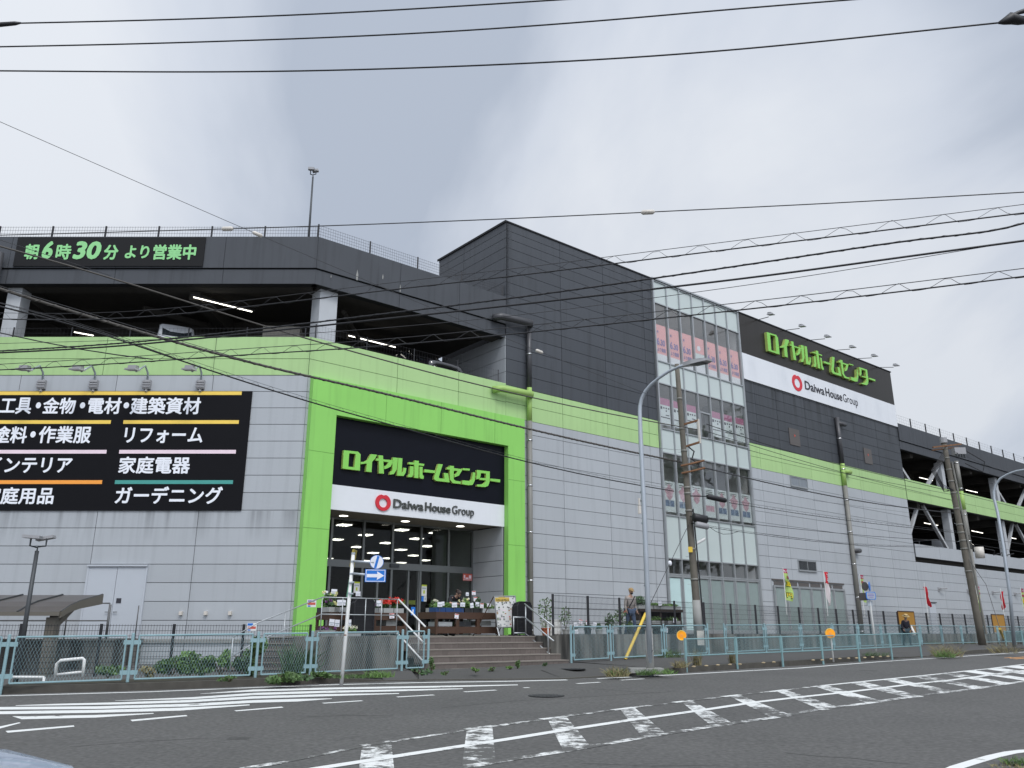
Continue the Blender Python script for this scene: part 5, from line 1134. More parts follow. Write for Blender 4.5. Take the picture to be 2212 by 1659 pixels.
# orange boards on the terrace fence
for (x0, x1, y0, y1, lb) in ((1165, 1280, 880, 1010, 'large orange board leaning on the terrace fence behind the walker'), (1955, 2040, 905, 1010, 'smaller orange board on the terrace fence near the second street lamp')):
    u0, za = RP(*zz5(x0, y1), 2.6 if x0 < 1500 else 1.9); u1, zb_ = RP(*zz5(x1, y0), 2.6 if x0 < 1500 else 1.9); o = 2.62 if x0 < 1500 else 1.95
    o = 3.6 if x0 < 1500 else 2.6
    u0, za = RP(*zz5(x0, y1), o); u1, zb_ = RP(*zz5(x1, y0), o)
    m = MB(); m.fbox(FR, u0, u1, za-.3, zb_, o-.03, o); t = m.build('orange_board', 'plywood'); tag(t, lb, 'board')
    m = MB(); m.fbox(FR, u0, u1, zb_, zb_+.05, o-.05, o+.02); m.fbox(FR, u0-.05, u0, TZ, zb_, o-.04, o+.01); m.fbox(FR, u1, u1+.05, TZ, zb_, o-.04, o+.01); m.build('edge_batten', 'wood', t)
# kerb reflector studs
for i, (x, y) in enumerate([z4(780, 1490), z4(905, 1482), z4(1022, 1475), z4(1130, 1468), z4(1242, 1463), z4(1335, 1460), z4(1555, 1446), z4(1652, 1440), z4(1745, 1434), z4(1840, 1430), zb(600, 1580), zb(740, 1578), zb(880, 1562), zb(1015, 1556), zb(1150, 1550), zb(1275, 1547), zb(1402, 1540), zb(1525, 1532), zb(1645, 1523), zb(1762, 1520)]):
    if i in (8, 9): continue
    p = GP(x, y, SW); m = MB(); m.ball(p+Vector((0, 0, .005)), .06, 8, (1, .7, .4)); t = m.build('kerb_stud', 'stud'); tag(t, 'small pale reflector stud on the kerb below the low guard fence', 'kerb stud', 'reflector studs along the kerb')
# white U-shaped cycle barrier in the yard
q = [YP(*z5b(x, y), 18.9+.35) for x, y in ((400, 1150), (412, 1040), (440, 1015), (600, 1000), (612, 1010), (600, 1135))]
m = MB(); m.tube(q, .035, 8); m.tube([YP(*z5b(415, 1118), 19.25), YP(*z5b(600, 1098), 19.25)], .03, 8); t = m.build('cycle_barrier', 'paint', None, True); tag(t, 'white bent pipe barrier behind the left blue fence', 'barrier')
m = MB(); q = [YP(*z5b(20, 1135), 19.6), YP(*z5b(320, 1137), 19.6)]; m.tube(q, .03, 6); m.tube([q[0], q[0]-Vector((0, 0, .4))], .03, 6); m.tube([q[1], q[1]-Vector((0, 0, .4))], .03, 6); t = m.build('low_rail', 'paint', None, True); tag(t, 'long white low rail beside the bent pipe barrier', 'barrier')
# bicycle shelter
sh = empty('bicycle_shelter', (-14.5, 22.5, .3), 'bicycle shelter with curved dark translucent roof on brown posts', 'shelter')
SYY = 22.6
pA, pB = YP(*z5b(-60, 665), SYY), YP(*z5b(440, 665), SYY)
tA, tB = YP(*z5b(-60, 540), SYY+1.9), YP(*z5b(745, 540), SYY+1.9)
xl, xr = -18.5, pB.x
prof = [(0, pB.z), (.35, pB.z+.16), (.8, pB.z+.30), (1.3, pB.z+.40), (1.9, tB.z)]
xr2 = tB.x
m = MB()
for (a, za), (b, zb_) in zip(prof, prof[1:]): 
    xa, xb = xr+(xr2-xr)*a/1.9, xr+(xr2-xr)*b/1.9
    m.hexa([(xl, SYY+a, za-.02), (xa, SYY+a, za-.02), (xb, SYY+b, zb_-.02), (xl, SYY+b, zb_-.02), (xl, SYY+a, za), (xa, SYY+a, za), (xb, SYY+b, zb_), (xl, SYY+b, zb_)])
m.build('roof_sheet', 'roofp', sh)
for k in range(4): m = MB(); m.tube([(xr+(xr2-xr)*a/1.9-1.15*k, SYY+a, z+.015) for a, z in prof], .025, 6); m.build('roof_rib', 'dsteel', sh)
m = MB(); 
for (a, za), (b, zb_) in zip(prof, prof[1:]):
    xa, xb = xr+(xr2-xr)*a/1.9, xr+(xr2-xr)*b/1.9; d0_, d1__ = .14+.06*a, .14+.06*b
    m.hexa([(xa-.04, SYY+a, za-d0_), (xa+.03, SYY+a, za-d0_), (xb+.03, SYY+b, zb_-d1__), (xb-.04, SYY+b, zb_-d1__), (xa-.04, SYY+a, za+.02), (xa+.03, SYY+a, za+.02), (xb+.03, SYY+b, zb_+.02), (xb-.04, SYY+b, zb_+.02)])
m.box(xl, xr, SYY-.06, SYY+.04, pB.z-.09, pB.z+.01); m.build('edge_beam', 'bronze', sh)
for x in (xr-.32, xr-3.6):
    m = MB(); m.hexa([(x+a*w, SYY+.3+b*w, z) for z, w in ((.2, .13), (1.9, .13)) for a, b in ((-1, -1), (1, -1), (1, 1), (-1, 1))]); m.hexa([(x-.1, SYY+.2, 1.7), (x+.1, SYY+.2, 1.7), (x+.1, SYY+.5, 1.7), (x-.1, SYY+.5, 1.7), (x-.08, SYY+.3, pB.z+.1), (x+.3, SYY+.9, pB.z+.3), (x+.3, SYY+1.2, pB.z+.35), (x-.08, SYY+.7, pB.z+.2)]); m.build('post', 'bronze', sh)
# ================================================================ people
def skin_mesh(verts, edges, radii, root=0, lv=1):
    me = bpy.data.meshes.new('t'); me.from_pydata(verts, edges, []); o = bpy.data.objects.new('t', me); COL.objects.link(o)
    sm = o.modifiers.new('s', 'SKIN'); sm.use_smooth_shade = True; ss_ = o.modifiers.new('u', 'SUBSURF'); ss_.levels = lv; ss_.render_levels = lv
    for i, r in enumerate(radii):
        v = me.skin_vertices[0].data[i]; v.radius = (r, r) if not isinstance(r, tuple) else r; v.use_root = (i == root)
    bpy.context.view_layer.update()
    n = bpy.data.meshes.new_from_object(o.evaluated_get(bpy.context.evaluated_depsgraph_get()))
    vs = [v.co.copy() for v in n.vertices]; fs = [tuple(p.vertices) for p in n.polygons]
    bpy.data.objects.remove(o); bpy.data.meshes.remove(me); bpy.data.meshes.remove(n)
    return vs, fs
def person(base, yaw, J, label, mats, extra, group=None):
    """J: joints in metres, x to the person's left.. facing +y; yaw turns it about z"""
    r = empty('person', base, label, 'person', group)
    Rm = Matrix.Rotation(yaw, 3, 'Z')
    W = lambda p: Rm @ Vector(p) + Vector(base)
    names = ['pel', 'sp', 'ch', 'nk', 'hd', 'shl', 'ell', 'wrl', 'shr', 'elr', 'wrr', 'hpl', 'knl', 'anl', 'tol', 'hpr', 'knr', 'anr', 'tor']
    E_ = [('pel', 'sp'), ('sp', 'ch'), ('ch', 'nk'), ('nk', 'hd'), ('ch', 'shl'), ('shl', 'ell'), ('ell', 'wrl'), ('ch', 'shr'), ('shr', 'elr'), ('elr', 'wrr'), ('pel', 'hpl'), ('hpl', 'knl'), ('knl', 'anl'), ('anl', 'tol'), ('pel', 'hpr'), ('hpr', 'knr'), ('knr', 'anr'), ('anr', 'tor')]
    rad = dict(pel=.12, sp=.115, ch=.125, nk=.05, hd=.052, shl=.062, shr=.062, ell=.042, elr=.042, wrl=.028, wrr=.028, hpl=.085, hpr=.085, knl=.055, knr=.055, anl=.038, anr=.038, tol=.032, tor=.032)
    ix = {n: i for i, n in enumerate(names)}
    def sub(ns, k, add=0.0, fix={}):
        keep = [n for n in names if n in ns]; id_ = {n: i for i, n in enumerate(keep)}
        vs, fs = skin_mesh([J[n] for n in keep], [(id_[a], id_[b]) for a, b in E_ if a in id_ and b in id_], [fix.get(n, rad[n]*k+add) for n in keep], id_.get('pel', 0))
        m = MB(); m.v = [W(v) for v in vs]; m.f = fs; m.m = [0]*len(fs); return m
    body = sub(names, 1.0)
    hd = Vector(J['hd']); up = (hd-Vector(J['nk'])).normalized(); fwd = Vector(J.get('look', (0, 1, 0))).normalized(); fwd = (fwd-up*fwd.dot(up)).normalized(); sd = fwd.cross(up)
    hc = hd + up*.065
    def hp(x, y, z): return W(hc + sd*x + fwd*y + up*z)
    hb = MB(); hb.ball((0, 0, 0), 1, 14)
    b = len(body.v)
    for v in hb.v:
        x, y, z = v.x*.076, v.y*.092, v.z*.112
        if z < 0: x *= 1-.25*(-z/.112); y = y*(1-.12*(-z/.112))+.008*(-z/.112)
        body.v.append(hp(x, y, z))
    body.f += [tuple(b+i for i in f) for f in hb.f]; body.m += [0]*len(hb.f)
    for c, rr, s_ in (((0, .096, -.018), .017, (.8, 1, 1.5)), ((.078, 0, -.01), .022, (.5, 1, 1.4)), ((-.078, 0, -.01), .022, (.5, 1, 1.4))):
        t = MB(); t.ball((0, 0, 0), rr, 8, s_); b = len(body.v); body.v += [hp(c[0]+v.x, c[1]+v.y, c[2]+v.z) for v in t.v]; body.f += [tuple(b+i for i in f) for f in t.f]; body.m += [0]*len(t.f)
    for el, wr in (('ell', 'wrl'), ('elr', 'wrr')):     # hands: palm, four unequal curled fingers and a thumb
        w = Vector(J[wr]); d = (w-Vector(J[el])).normalized(); s_ = d.orthogonal().normalized(); n_ = d.cross(s_)
        body.tube([W(w-d*.01), W(w+d*.05), W(w+d*.09)], [.026, .036, .034], 8)
        for k, L in enumerate((.066, .076, .07, .055)):
            o_ = s_*(-.027+.018*k); body.tube([W(w+d*.08+o_), W(w+d*(.085+L*.5)+o_+n_*.012), W(w+d*(.085+L*.8)+o_+n_*.035)], [.009, .0085, .007], 6)
        body.tube([W(w+d*.03-s_*.03), W(w+d*.06-s_*.05+n_*.012), W(w+d*.09-s_*.052+n_*.025)], [.011, .010, .008], 6)
    bo = body.build('body', mats['skin'], r, True)
    m = sub(['pel', 'sp', 'ch', 'nk', 'shl', 'shr', 'ell', 'elr'] + ([] if mats.get('short') else ['wrl', 'wrr']), 1.16, .008, {'nk': .062, 'wrl': .04, 'wrr': .04}); m.build('jacket', mats['top'], r, True)
    m = sub(['pel', 'hpl', 'knl', 'anl', 'hpr', 'knr', 'anr'], 1.14, .012); m.build('trousers', mats['legs'], r, True)
    for a, t in (('anl', 'tol'), ('anr', 'tor')):
        m = MB(); p, q = Vector(J[a]), Vector(J[t]); m.tube([W(p+Vector((0, -.05, -.02))), W(p+Vector((0, 0, -.02))), W(q), W(q+(q-p)*.25)], [.045, .05, .045, .025], 8); m.build('shoe', mats['shoe'], r, True)
    eye = MB()
    for s_ in (-1, 1): eye.ball(hp(.03*s_, .083, .012), .010, 6)
    eye.tube([hp(-.024, .082, -.055), hp(.024, .082, -.055)], .005, 5); eye.build('face_features', 'ink', bo)
    extra(r, W, hp, J)
    return r
def walk(H, l, r_, lean=.0, arm=1.0):
    k = H/1.7
    J = dict(pel=(0, 0, .90), sp=(0, .02+lean*.3, 1.08), ch=(0, .03+lean, 1.28), nk=(0, .045+lean*1.3, 1.43), hd=(0, .07+lean*1.5, 1.52), shl=(-.17, .03+lean, 1.34), shr=(.17, .03+lean, 1.34),
             ell=(-.23, -.06*arm+lean, 1.08), wrl=(-.24, .10*arm+lean, .88), elr=(.23, .02+lean, 1.08), wrr=(.25, .18*arm+lean, .90),
             hpl=(-.09, 0, .86), knl=(-.10, l*.55+.04, .48), anl=(-.10, l-.06, .09), tol=(-.11, l+.09, .035), hpr=(.09, 0, .86), knr=(.10, r_*.55+.04, .48), anr=(.10, r_-.06, .09), tor=(.11, r_+.09, .035))
    return {n: tuple(c*k for c in p) for n, p in J.items()}
def hair_cap(hp, parent, mat, back=True, lo=-.03, bun=False):
    m = MB(); t = MB(); t.ball((0, 0, 0), 1, 14)
    keep = {}
    for i, v in enumerate(t.v):
        y = v.y
        if v.z*.115 > lo + max(0, y)*.075: keep[i] = len(m.v); m.v.append(hp(v.x*.086, v.y*.102-.006, v.z*.122+.004))
    for f in t.f:
        if all(i in keep for i in f): m.f.append(tuple(keep[i] for i in f)); m.m.append(0)
    if bun: m.ball(hp(0, -.13, .0), .045, 8); m.tube([hp(0, -.10, .0), hp(0, -.15, -.03), hp(0, -.15, -.10)], [.03, .035, .012], 6)
    m.build('hair', mat, parent, True)
# the walker with a straw hat
def ex1(r, W, hp, J):
    hair_cap(hp, r, 'hair', lo=-.05)
    m = MB(); m.tube([hp(0, 0, .055), hp(0, 0, .06), hp(0, 0, .075), hp(0, 0, .15), hp(0, 0, .165)], [.19, .2, .1, .09, .05], 18); h = m.build('straw_hat', 'straw', r, True)
    m = MB(); m.tube([hp(0, 0, .085), hp(0, 0, .115)], .104, 18); m.build('hat_band', 'ink', h)
    m = MB(); m.ball(hp(0, .07, -.05), .05, 8, (1, .8, .8)); m.build('face_mask', 'mask', r, True)
    m = MB(); c = W((J['wrl'][0]-.10, J['wrl'][1]-.1, J['wrl'][2])); 
    m.tube([c+Vector((0, 0, .22)), c+Vector((.02, 0, .0)), c+Vector((.06, 0, -.22)), c+Vector((.07, 0, -.26))], [.02, .08, .12, .09], 8); m.build('white_bag', 'wbag', r, True)
pb = GP(1961, 1395.5, SW)
person(pb, math.radians(185), walk(1.52, .22, -.2, .05), 'person in straw hat and dark jacket walking with a white bag past the long fence', dict(skin='skind', top='navy', legs='teald', shoe='blackc'), ex1)
# the man in a tan cap on the terrace
def ex2(r, W, hp, J):
    hair_cap(hp, r, 'hair', lo=-.02)
    m = MB(); m.tube([hp(0, -.005, .02), hp(0, -.005, .05), hp(0, -.005, .10), hp(0, -.005, .125)], [.098, .1, .08, .03], 16)
    m.hexa([hp(x, y, z) for z in (.035, .048) for x, y in ((-.07, .06), (.07, .06), (.05, .17), (-.05, .17))]); m.build('cap', 'cap', r, True)
    m = MB(); m.tube([W((-.15, .13, 1.40)), W((0, .17, 1.2)), W((.16, .12, .95))], .018, 6); m.tube([W((-.15, -.10, 1.40)), W((0, -.13, 1.2)), W((.17, -.08, .95))], .018, 6); m.build('shoulder_strap', 'blackc', r)
    m = MB(); m.ball(hp(0, .06, -.055), .058, 8, (1, .8, .8)); m.build('face_mask', 'ink', r, True)
person(tuple(FR(11.32, TZ, 4.6)), math.radians(-155), walk(1.70, .16, -.16, .02, .6), 'person in a tan cap and beige jacket standing behind the black mesh fence', dict(skin='skin', top='beige', legs='jeans', shoe='blackc'), ex2)
# the member of staff bending over the plants
J = walk(1.6, .05, -.05); k_ = 1.0
J.update(sp=(0, .12, 1.02), ch=(0, .28, 1.14), nk=(0, .38, 1.22), hd=(0, .45, 1.265), shl=(-.17, .28, 1.17), shr=(.17, .28, 1.17), ell=(-.34, .38, 1.05), wrl=(-.28, .60, 1.00), elr=(.30, .45, 1.0), wrr=(.2, .66, .98), look=(0, .75, -.6))
def ex3(r, W, hp, J):
    hair_cap(hp, r, 'hair', lo=-.04, bun=True)
    m = MB(); m.tube([W((0, .05, .95)), W((0, .14, 1.04)), W((0, .27, 1.15))], [.155, .16, .165], 12); m.build('vest', 'vest', r, True)
person(tuple(FR(3.85, TZ, 3.55)), math.radians(-140), J, 'person in a grey vest bending over the plant table at the entrance', dict(skin='skin', top='blackc', legs='blackc', shoe='blackc', short=True), ex3)

# ================================================================ vehicles
def car(name, label, loc, yaw, secs, paint, glassq=(), wheels=(), shield=(), lights=(), cat='car', group=None, extra=None):
    """secs: (x, z_bottom, z_belt, z_roof, half width at belt, half width at roof)"""
    r = empty(name, loc, label, cat, group); Rm = Matrix.Rotation(yaw, 3, 'Z'); W = lambda x, y, z: Rm @ Vector((x, y, z)) + Vector(loc)
    def ring(s):
        x, zb, zl, zr, w, wr = s; h = zr-zl
        pts = [(w*.86, zb), (w*.97, zb+.08), (w, zb+(zl-zb)*.55), (w*.985, zl), (wr*1.02, zl+h*.55), (wr*.97, zr-.07*min(1, h*3)), (wr*.80, zr-.005), (wr*.35, zr+.012)]
        return pts+[(-a, b) for a, b in pts[::-1]]
    m = MB(); R_ = [ring(s) for s in secs]; n = len(R_[0])
    for s, rg in zip(secs, R_): m.v += [W(s[0], y, z) for y, z in rg]
    for i in range(len(secs)-1):
        for j in range(n): m.f.append((i*n+j, i*n+(j+1) % n, (i+1)*n+(j+1) % n, (i+1)*n+j)); m.m.append(0)
    m.f.append(tuple(range(n))); m.m.append(0); m.f.append(tuple((len(secs)-1)*n+j for j in range(n))[::-1]); m.m.append(0)
    bd = m.build('body', paint, r, True)
    for p in bd.data.polygons:
        if len(p.vertices) > 4: p.use_smooth = False
    def at(x):
        for a, b in zip(secs, secs[1:]):
            lo, hi = min(a[0], b[0]), max(a[0], b[0])
            if lo <= x <= hi:
                t = (x-a[0])/(b[0]-a[0]); return [a[i]+(b[i]-a[i])*t for i in range(6)]
        return secs[-1]
    for (x0, x1) in glassq:
        for sg in (-1, 1):
            m = MB(); P = []
            for x in (x0, (x0*2+x1)/3, (x0+2*x1)/3, x1):
                _, zb, zl, zr, w, wr = at(x); h = zr-zl
                P.append((W(x, sg*(w*.985+.006), zl+h*.06), W(x, sg*(wr*1.02+.010), zl+h*.55), W(x, sg*(wr*.975+.010), zr-.09*min(1, h*3))))
            for a, b in zip(P, P[1:]):
                for k in range(2): m.q(a[k], b[k], b[k+1], a[k+1])
            m.build('side_window', 'carglass', r, True)
    for (x0, x1) in shield:
        a, b = at(x0), at(x1); m = MB(); f = .012 if x0 > x1 else .012
        sgn = 1 if x0 > 0 else -1
        m.q(W(x0+sgn*.02, -a[5]*.80, a[3]+.012), W(x0+sgn*.02, a[5]*.80, a[3]+.012), W(x1+sgn*.02, b[5]*.84, b[3]-.05), W(x1+sgn*.02, -b[5]*.84, b[3]-.05)); m.build('windscreen', 'carglass', r)
    for x, rad in wheels:
        for sg in (-1, 1):
            w = at(x)[4]; m = MB(); m.tube([W(x, sg*(w-.18), rad), W(x, sg*(w+.005), rad)], rad, 20); t = m.build('wheel', 'rubber', r)
            m = MB(); m.tube([W(x, sg*(w-.02), rad), W(x, sg*(w+.012), rad)], rad*.62, 16); m.build('rim', 'chrome', t)
    for x, y, z in lights:
        for sg in (-1, 1): m = MB(); m.ball(W(x, sg*y, z), .12, 10, (.6, 1, .7)); m.build('headlight', 'lens', r, True)
    if extra: extra(r, W)
    return r
VAN = [(1.68, .35, .62, .75, .66, .60), (1.70, .30, .80, .95, .70, .64), (1.45, .28, .98, 1.10, .735, .66), (1.0, .26, 1.02, 1.72, .74, .62), (.6, .26, 1.02, 1.86, .74, .63), (-1.3, .26, 1.02, 1.87, .74, .63), (-1.62, .28, 1.02, 1.80, .735, .60), (-1.70, .34, .95, 1.2, .70, .60)]
def van_mirror(r, W):
    for sg in (-1, 1): m = MB(); m.ball(W(1.2, sg*.86, 1.12), .1, 8, (.5, .8, 1)); m.build('door_mirror', 'cark', r, True)
DZ = 11.05
car('parked_van', 'white small van with slanted windscreen parked above the green band at the left', (-13.3, 30.5, DZ), math.radians(-62), VAN, 'carw', [(.95, .2), (.1, -.65), (-.75, -1.5)], [(1.05, .27), (-1.0, .27)], [(1.42, 1.02)], [(1.66, .5, .72)], 'van', None, van_mirror)
MPV = [(2.1, .3, .6, .7, .72, .6), (2.15, .28, .75, .9, .82, .7), (1.9, .24, .95, 1.02, .87, .78), (1.15, .22, 1.05, 1.12, .89, .78), (.45, .22, 1.06, 1.66, .89, .70), (-.2, .22, 1.06, 1.80, .89, .72), (-1.8, .22, 1.06, 1.76, .89, .70), (-2.2, .26, 1.02, 1.4, .86, .68), (-2.28, .32, .8, .95, .82, .7)]
def chrome_trim(r, W):
    for sg in (-1, 1): m = MB(); m.tube([W(1.12, sg*.80, 1.24), W(.45, sg*.735, 1.80), W(-.2, sg*.74, 1.95)], .022, 6); m.build('chrome_trim', 'chrome', r)
    for sg in (-1, 1): m = MB(); m.ball(W(1.0, sg*1.0, 1.15), .11, 8, (.5, .9, .8)); m.build('door_mirror', 'cark', r, True)
p = FR(6.0, DZ, -2.25)
MPV_T = [(x, zb, zl*1.06, zr*1.1, w, wr) for x, zb, zl, zr, w, wr in MPV]
car('parked_car', 'black car with chrome window trim parked behind the band above the entrance', tuple(p), math.atan2(N1.y, N1.x)+.05, MPV_T, 'cark', [(.4, -.5), (-.6, -1.5)], [(1.35, .32), (-1.35, .32)], [(1.1, .42)], [(2.05, .6, .72)], 'car', None, chrome_trim)
p = YP(614, 724, 31.2); TRK = VAN[:5]+[(.1, .26, 1.02, 1.84, .74, .62), (.0, .3, .7, .75, .72, .66), (-1.7, .3, .7, .75, .72, .66)]
def cargo(r, W): m = MB(); m.hexa([W(x, y, z) for z in (.78, p.z-DZ) for x, y in ((-1.68, -.70), (-.02, -.70), (-.02, .70), (-1.68, .70))]); m.build('cargo_cover', 'carg', r)
car('kei_truck', 'small truck with a pale covered load behind the band left of the corner column', (p.x+.1, 31.6, DZ-.1), math.radians(95), TRK, 'carw', [(.95, .3)], [(1.05, .27), (-1.0, .27)], [(1.42, 1.02)], [(1.66, .5, .72)], 'truck', None, cargo)
for i, (u, o, lb, pt, S_) in enumerate(((54.6, -3.2, 'pale small van in the lower right deck just beyond the utility pole', 'carw', VAN), (57.6, -3.4, 'black car in the lower right deck between the two far poles', 'cark', MPV), (60.2, -3.3, 'grey-blue car in the lower right deck behind the second street lamp', 'carb', MPV))):
    car('parked_car', lb, tuple(FR(u, 6.6, o)), math.atan2(N1.y, N1.x)+math.pi*(i == 1), S_, pt, [(.4, -.5), (-.6, -1.5)], [(1.2, .3), (-1.2, .3)], [(1.42, 1.02)] if S_ is VAN else [(1.1, .42)], [(1.66, .5, .72)] if S_ is VAN else [(2.05, .6, .72)], 'car', 'cars in the lower right parking deck')
HOOD0 = [(2.15, .3, .55, .66, .72, .55), (2.2, .26, .66, .80, .80, .66), (2.05, .22, .82, .92, .86, .72), (1.7, .2, .92, 1.0, .88, .76), (1.15, .2, .97, 1.05, .89, .77), (.95, .2, .98, 1.07, .89, .77), (.1, .2, 1.0, 1.5, .89, .62), (-.8, .2, 1.0, 1.54, .89, .62), (-1.5, .2, 1.0, 1.35, .88, .62), (-1.9, .24, .95, 1.08, .85, .7), (-2.2, .3, .7, .85, .8, .66)]
HOOD = [(x, zb, zl*.925, zr*.925, w, wr) for x, zb, zl, zr, w, wr in HOOD0]
car('near_car', 'pale blue car bonnet poking into the lower left corner of the view', (-4.22, 3.7, gz(3.7)), math.radians(6), HOOD, 'carb', [(.3, -.6), (-.7, -1.4)], [(1.4, .31), (-1.35, .31)], [(.93, .14)], [(2.08, .58, .70)])

# ================================================================ plants and goods at the entrance
def table(u0, u1, o0, o1, ztop, bays, label):
    r = empty('display_table', FR((u0+u1)/2, TZ, (o0+o1)/2), label, 'display table', 'timber display tables at the entrance')
    m = MB(); m.fbox(FR, u0, u1, ztop-.20, ztop, o0, o1); m.build('table_top', 'wood', r)
    m = MB(); m.fbox(FR, u0+.01, u1-.01, TZ+.08, TZ+.28, o0+.01, o1-.01); m.build('lower_shelf', 'wood', r)
    for k in range(bays+1):
        u = u0+(u1-u0)*k/bays
        for o in (o0, o1-.1): m = MB(); m.fbox(FR, max(u0+.005, u-.06), min(u1-.005, u+.06), TZ+.05, ztop-.2, o+.005, o+.095); m.build('leg', 'wood', r)
    return r
table(2.52, 4.95, 3.75, 4.75, 2.12, 3, 'long brown timber table of green plants right of the entrance door')
table(-1.25, -.66, 4.3, 5.1, 2.05, 1, 'brown timber table of plants left of the black folded cart')
table(.05, 1.1, 4.3, 5.3, 2.05, 1, 'brown timber table of red flowers right of the black folded cart')
def tray(u, o, z, w, d, tmat, leaf, n, h, flowers, label, group='plant trays on the display tables', nm='plant_tray'):
    r = empty(nm, FR(u, z, o), label, 'plant tray', group)
    m = MB(); m.fbox(FR, u-w/2, u+w/2, z, z+.02, o-d/2, o+d/2)
    for a, b, c, e_ in ((-w/2, w/2, d/2-.015, d/2), (-w/2, w/2, -d/2, -d/2+.015), (-w/2, -w/2+.015, -d/2+.016, d/2-.016), (w/2-.015, w/2, -d/2+.016, d/2-.016)): m.fbox(FR, u+a, u+b, z+.021, z+.13, o+c, o+e_)
    m.build('tray', tmat, r)
    m = MB(); m.leaves(FR(u, z+.11+h/2, o), (w*.40, w*.40, h*.55), n, .10); m.build('foliage', leaf, r)
    if flowers:
        m = MB()
        for k in range(flowers[1]):
            p = FR(u+rnd.uniform(-.45, .45)*w, z+.10+h*rnd.uniform(.75, 1.15), o+rnd.uniform(-.4, .45)*d); m.leaves(p, (.04, .04, .03), 7, .07, 1.0)
        m.build('flowers', flowers[0], r)
TS = [(2.72, 4.5, 'trayb', 'leafl', .16, None, 'bright green seedlings in a blue tray at the near left of the long table'), (3.08, 4.5, 'trayb', 'leafl', .20, None, 'green seedlings in the second blue tray on the long table'), (3.42, 4.5, 'trayb', 'leaf', .22, None, 'green seedlings in the third blue tray below the bending worker'),
      (3.80, 4.5, 'trayk', 'leafl', .30, ('fyel', 5), 'tall bright green herbs in the middle of the long table'), (4.16, 4.5, 'trayk', 'leafd', .18, None, 'dark leafy plants in a black tray right of the tall herbs'), (4.50, 4.5, 'clear', 'leaf', .22, None, 'plants in a clear crate near the notice stand'), (4.80, 4.5, 'clear', 'leafl', .16, ('fwhite', 6), 'pale flowering plants at the right end of the long table'),
      (2.9, 4.05, 'tray', 'leaf', .30, ('fwhite', 8), 'white-flowered plants at the rear left of the long table'), (3.3, 4.05, 'tray', 'leafd', .34, ('fwhite', 5), 'dark green plants in front of the bending worker'), (4.1, 4.05, 'tray', 'leaf', .42, ('fwhite', 9), 'bushy white-flowered plants at the rear middle of the long table'), (4.6, 4.05, 'tray', 'leafd', .50, None, 'tallest dark green plants at the rear right of the long table')]
for i, (u, o, t_, lf, h, fl, lb) in enumerate(TS): tray(u, o, 2.12, .34, .40, t_, lf, 150, h*(.45 if 'worker' in lb else .8), (fl[0], fl[1]//2+1) if fl else None, lb)
for i, (u, o, t_, lf, h, fl, lb) in enumerate([(-1.12, 4.9, 'tray', 'leafd', .20, ('fpurple', 5), 'dark purple-flowered plants at the left end of the left table'), (-.95, 4.9, 'clear', 'leaf', .15, ('fyel', 14), 'pale yellow flowers in a clear crate on the left table'), (-.76, 4.9, 'tray', 'leafd', .22, None, 'leafy plants on the left table beside the black cart'),
       (.2, 5.0, 'tray', 'leafd', .14, ('fpurple', 12), 'purple and white flowers left on the red flower table'), (.55, 5.0, 'tray', 'leaf', .22, ('fred', 26), 'orange-red flowers in the middle of the red flower table'), (.9, 5.0, 'tray', 'leaf', .28, ('fred', 30), 'tall bright red geraniums at the right of the red flower table')]): tray(u, o, 2.05, .32, .42, t_, lf, 110, h, fl, lb)
tray(-.98, 4.5, 2.05, .5, .4, 'trayk', 'leaf', 160, .42, ('fyel', 6), 'tall bedding plants at the rear of the left table')
tray(-.9, 5.65, TZ, .45, .4, 'clear', 'leafl', 60, .14, ('fwhite', 14), 'white flowers in a clear crate on the floor behind the handrail')
tray(-1.6, 5.65, TZ, .5, .4, 'clear', 'leafd', 60, .1, ('fpurple', 10), 'purple flowers in a crate on the floor at the left of the terrace')
# price cards
def card(p, w, h, label, tilt=0.0, red=False):
    m = MB(); a = D1*math.cos(tilt)+Vector((0, 0, math.sin(tilt))); b = Vector((0, 0, 1))-a*a.z; p = Vector(p)
    m.hexa([p+a*x+b*y+N1*z for z in (-.004, .004) for x, y in ((-w/2, -h/2), (w/2, -h/2), (w/2, h/2), (-w/2, h/2))])
    t = m.build('price_card', 'card'); tag(t, label, 'price card', 'price cards among the plants')
    m = MB(); m.hexa([p+a*x+b*y+N1*z for z in (.004, .007) for x, y in ((-w*.46, h*.28 if red else -.1*h), (w*.46, h*.28 if red else -.1*h), (w*.46, h*.46 if red else .02*h), (-w*.46, h*.46 if red else .02*h))])
    m.hexa([p+a*x+b*y+N1*z for z in (.004, .007) for x, y in ((-w*.3, -h*.32), (w*.2, -h*.32), (w*.2, -h*.24), (-w*.3, -h*.24))]); m.build('print', 'redsign' if red else 'steel', t)
    m = MB(); m.tube([p-N1*.008-b*h*.5, p-N1*.008-b*(h*.5+.16)], .006, 4); m.build('card_stake', 'greym', t)
zq3 = zoom(1240, 2300, .20796); zq4 = zoom(1680, 2300, .20796)
def C(z, x, y, o): u, zz = RP(*z(x, y), o); return FR(u, zz, o)
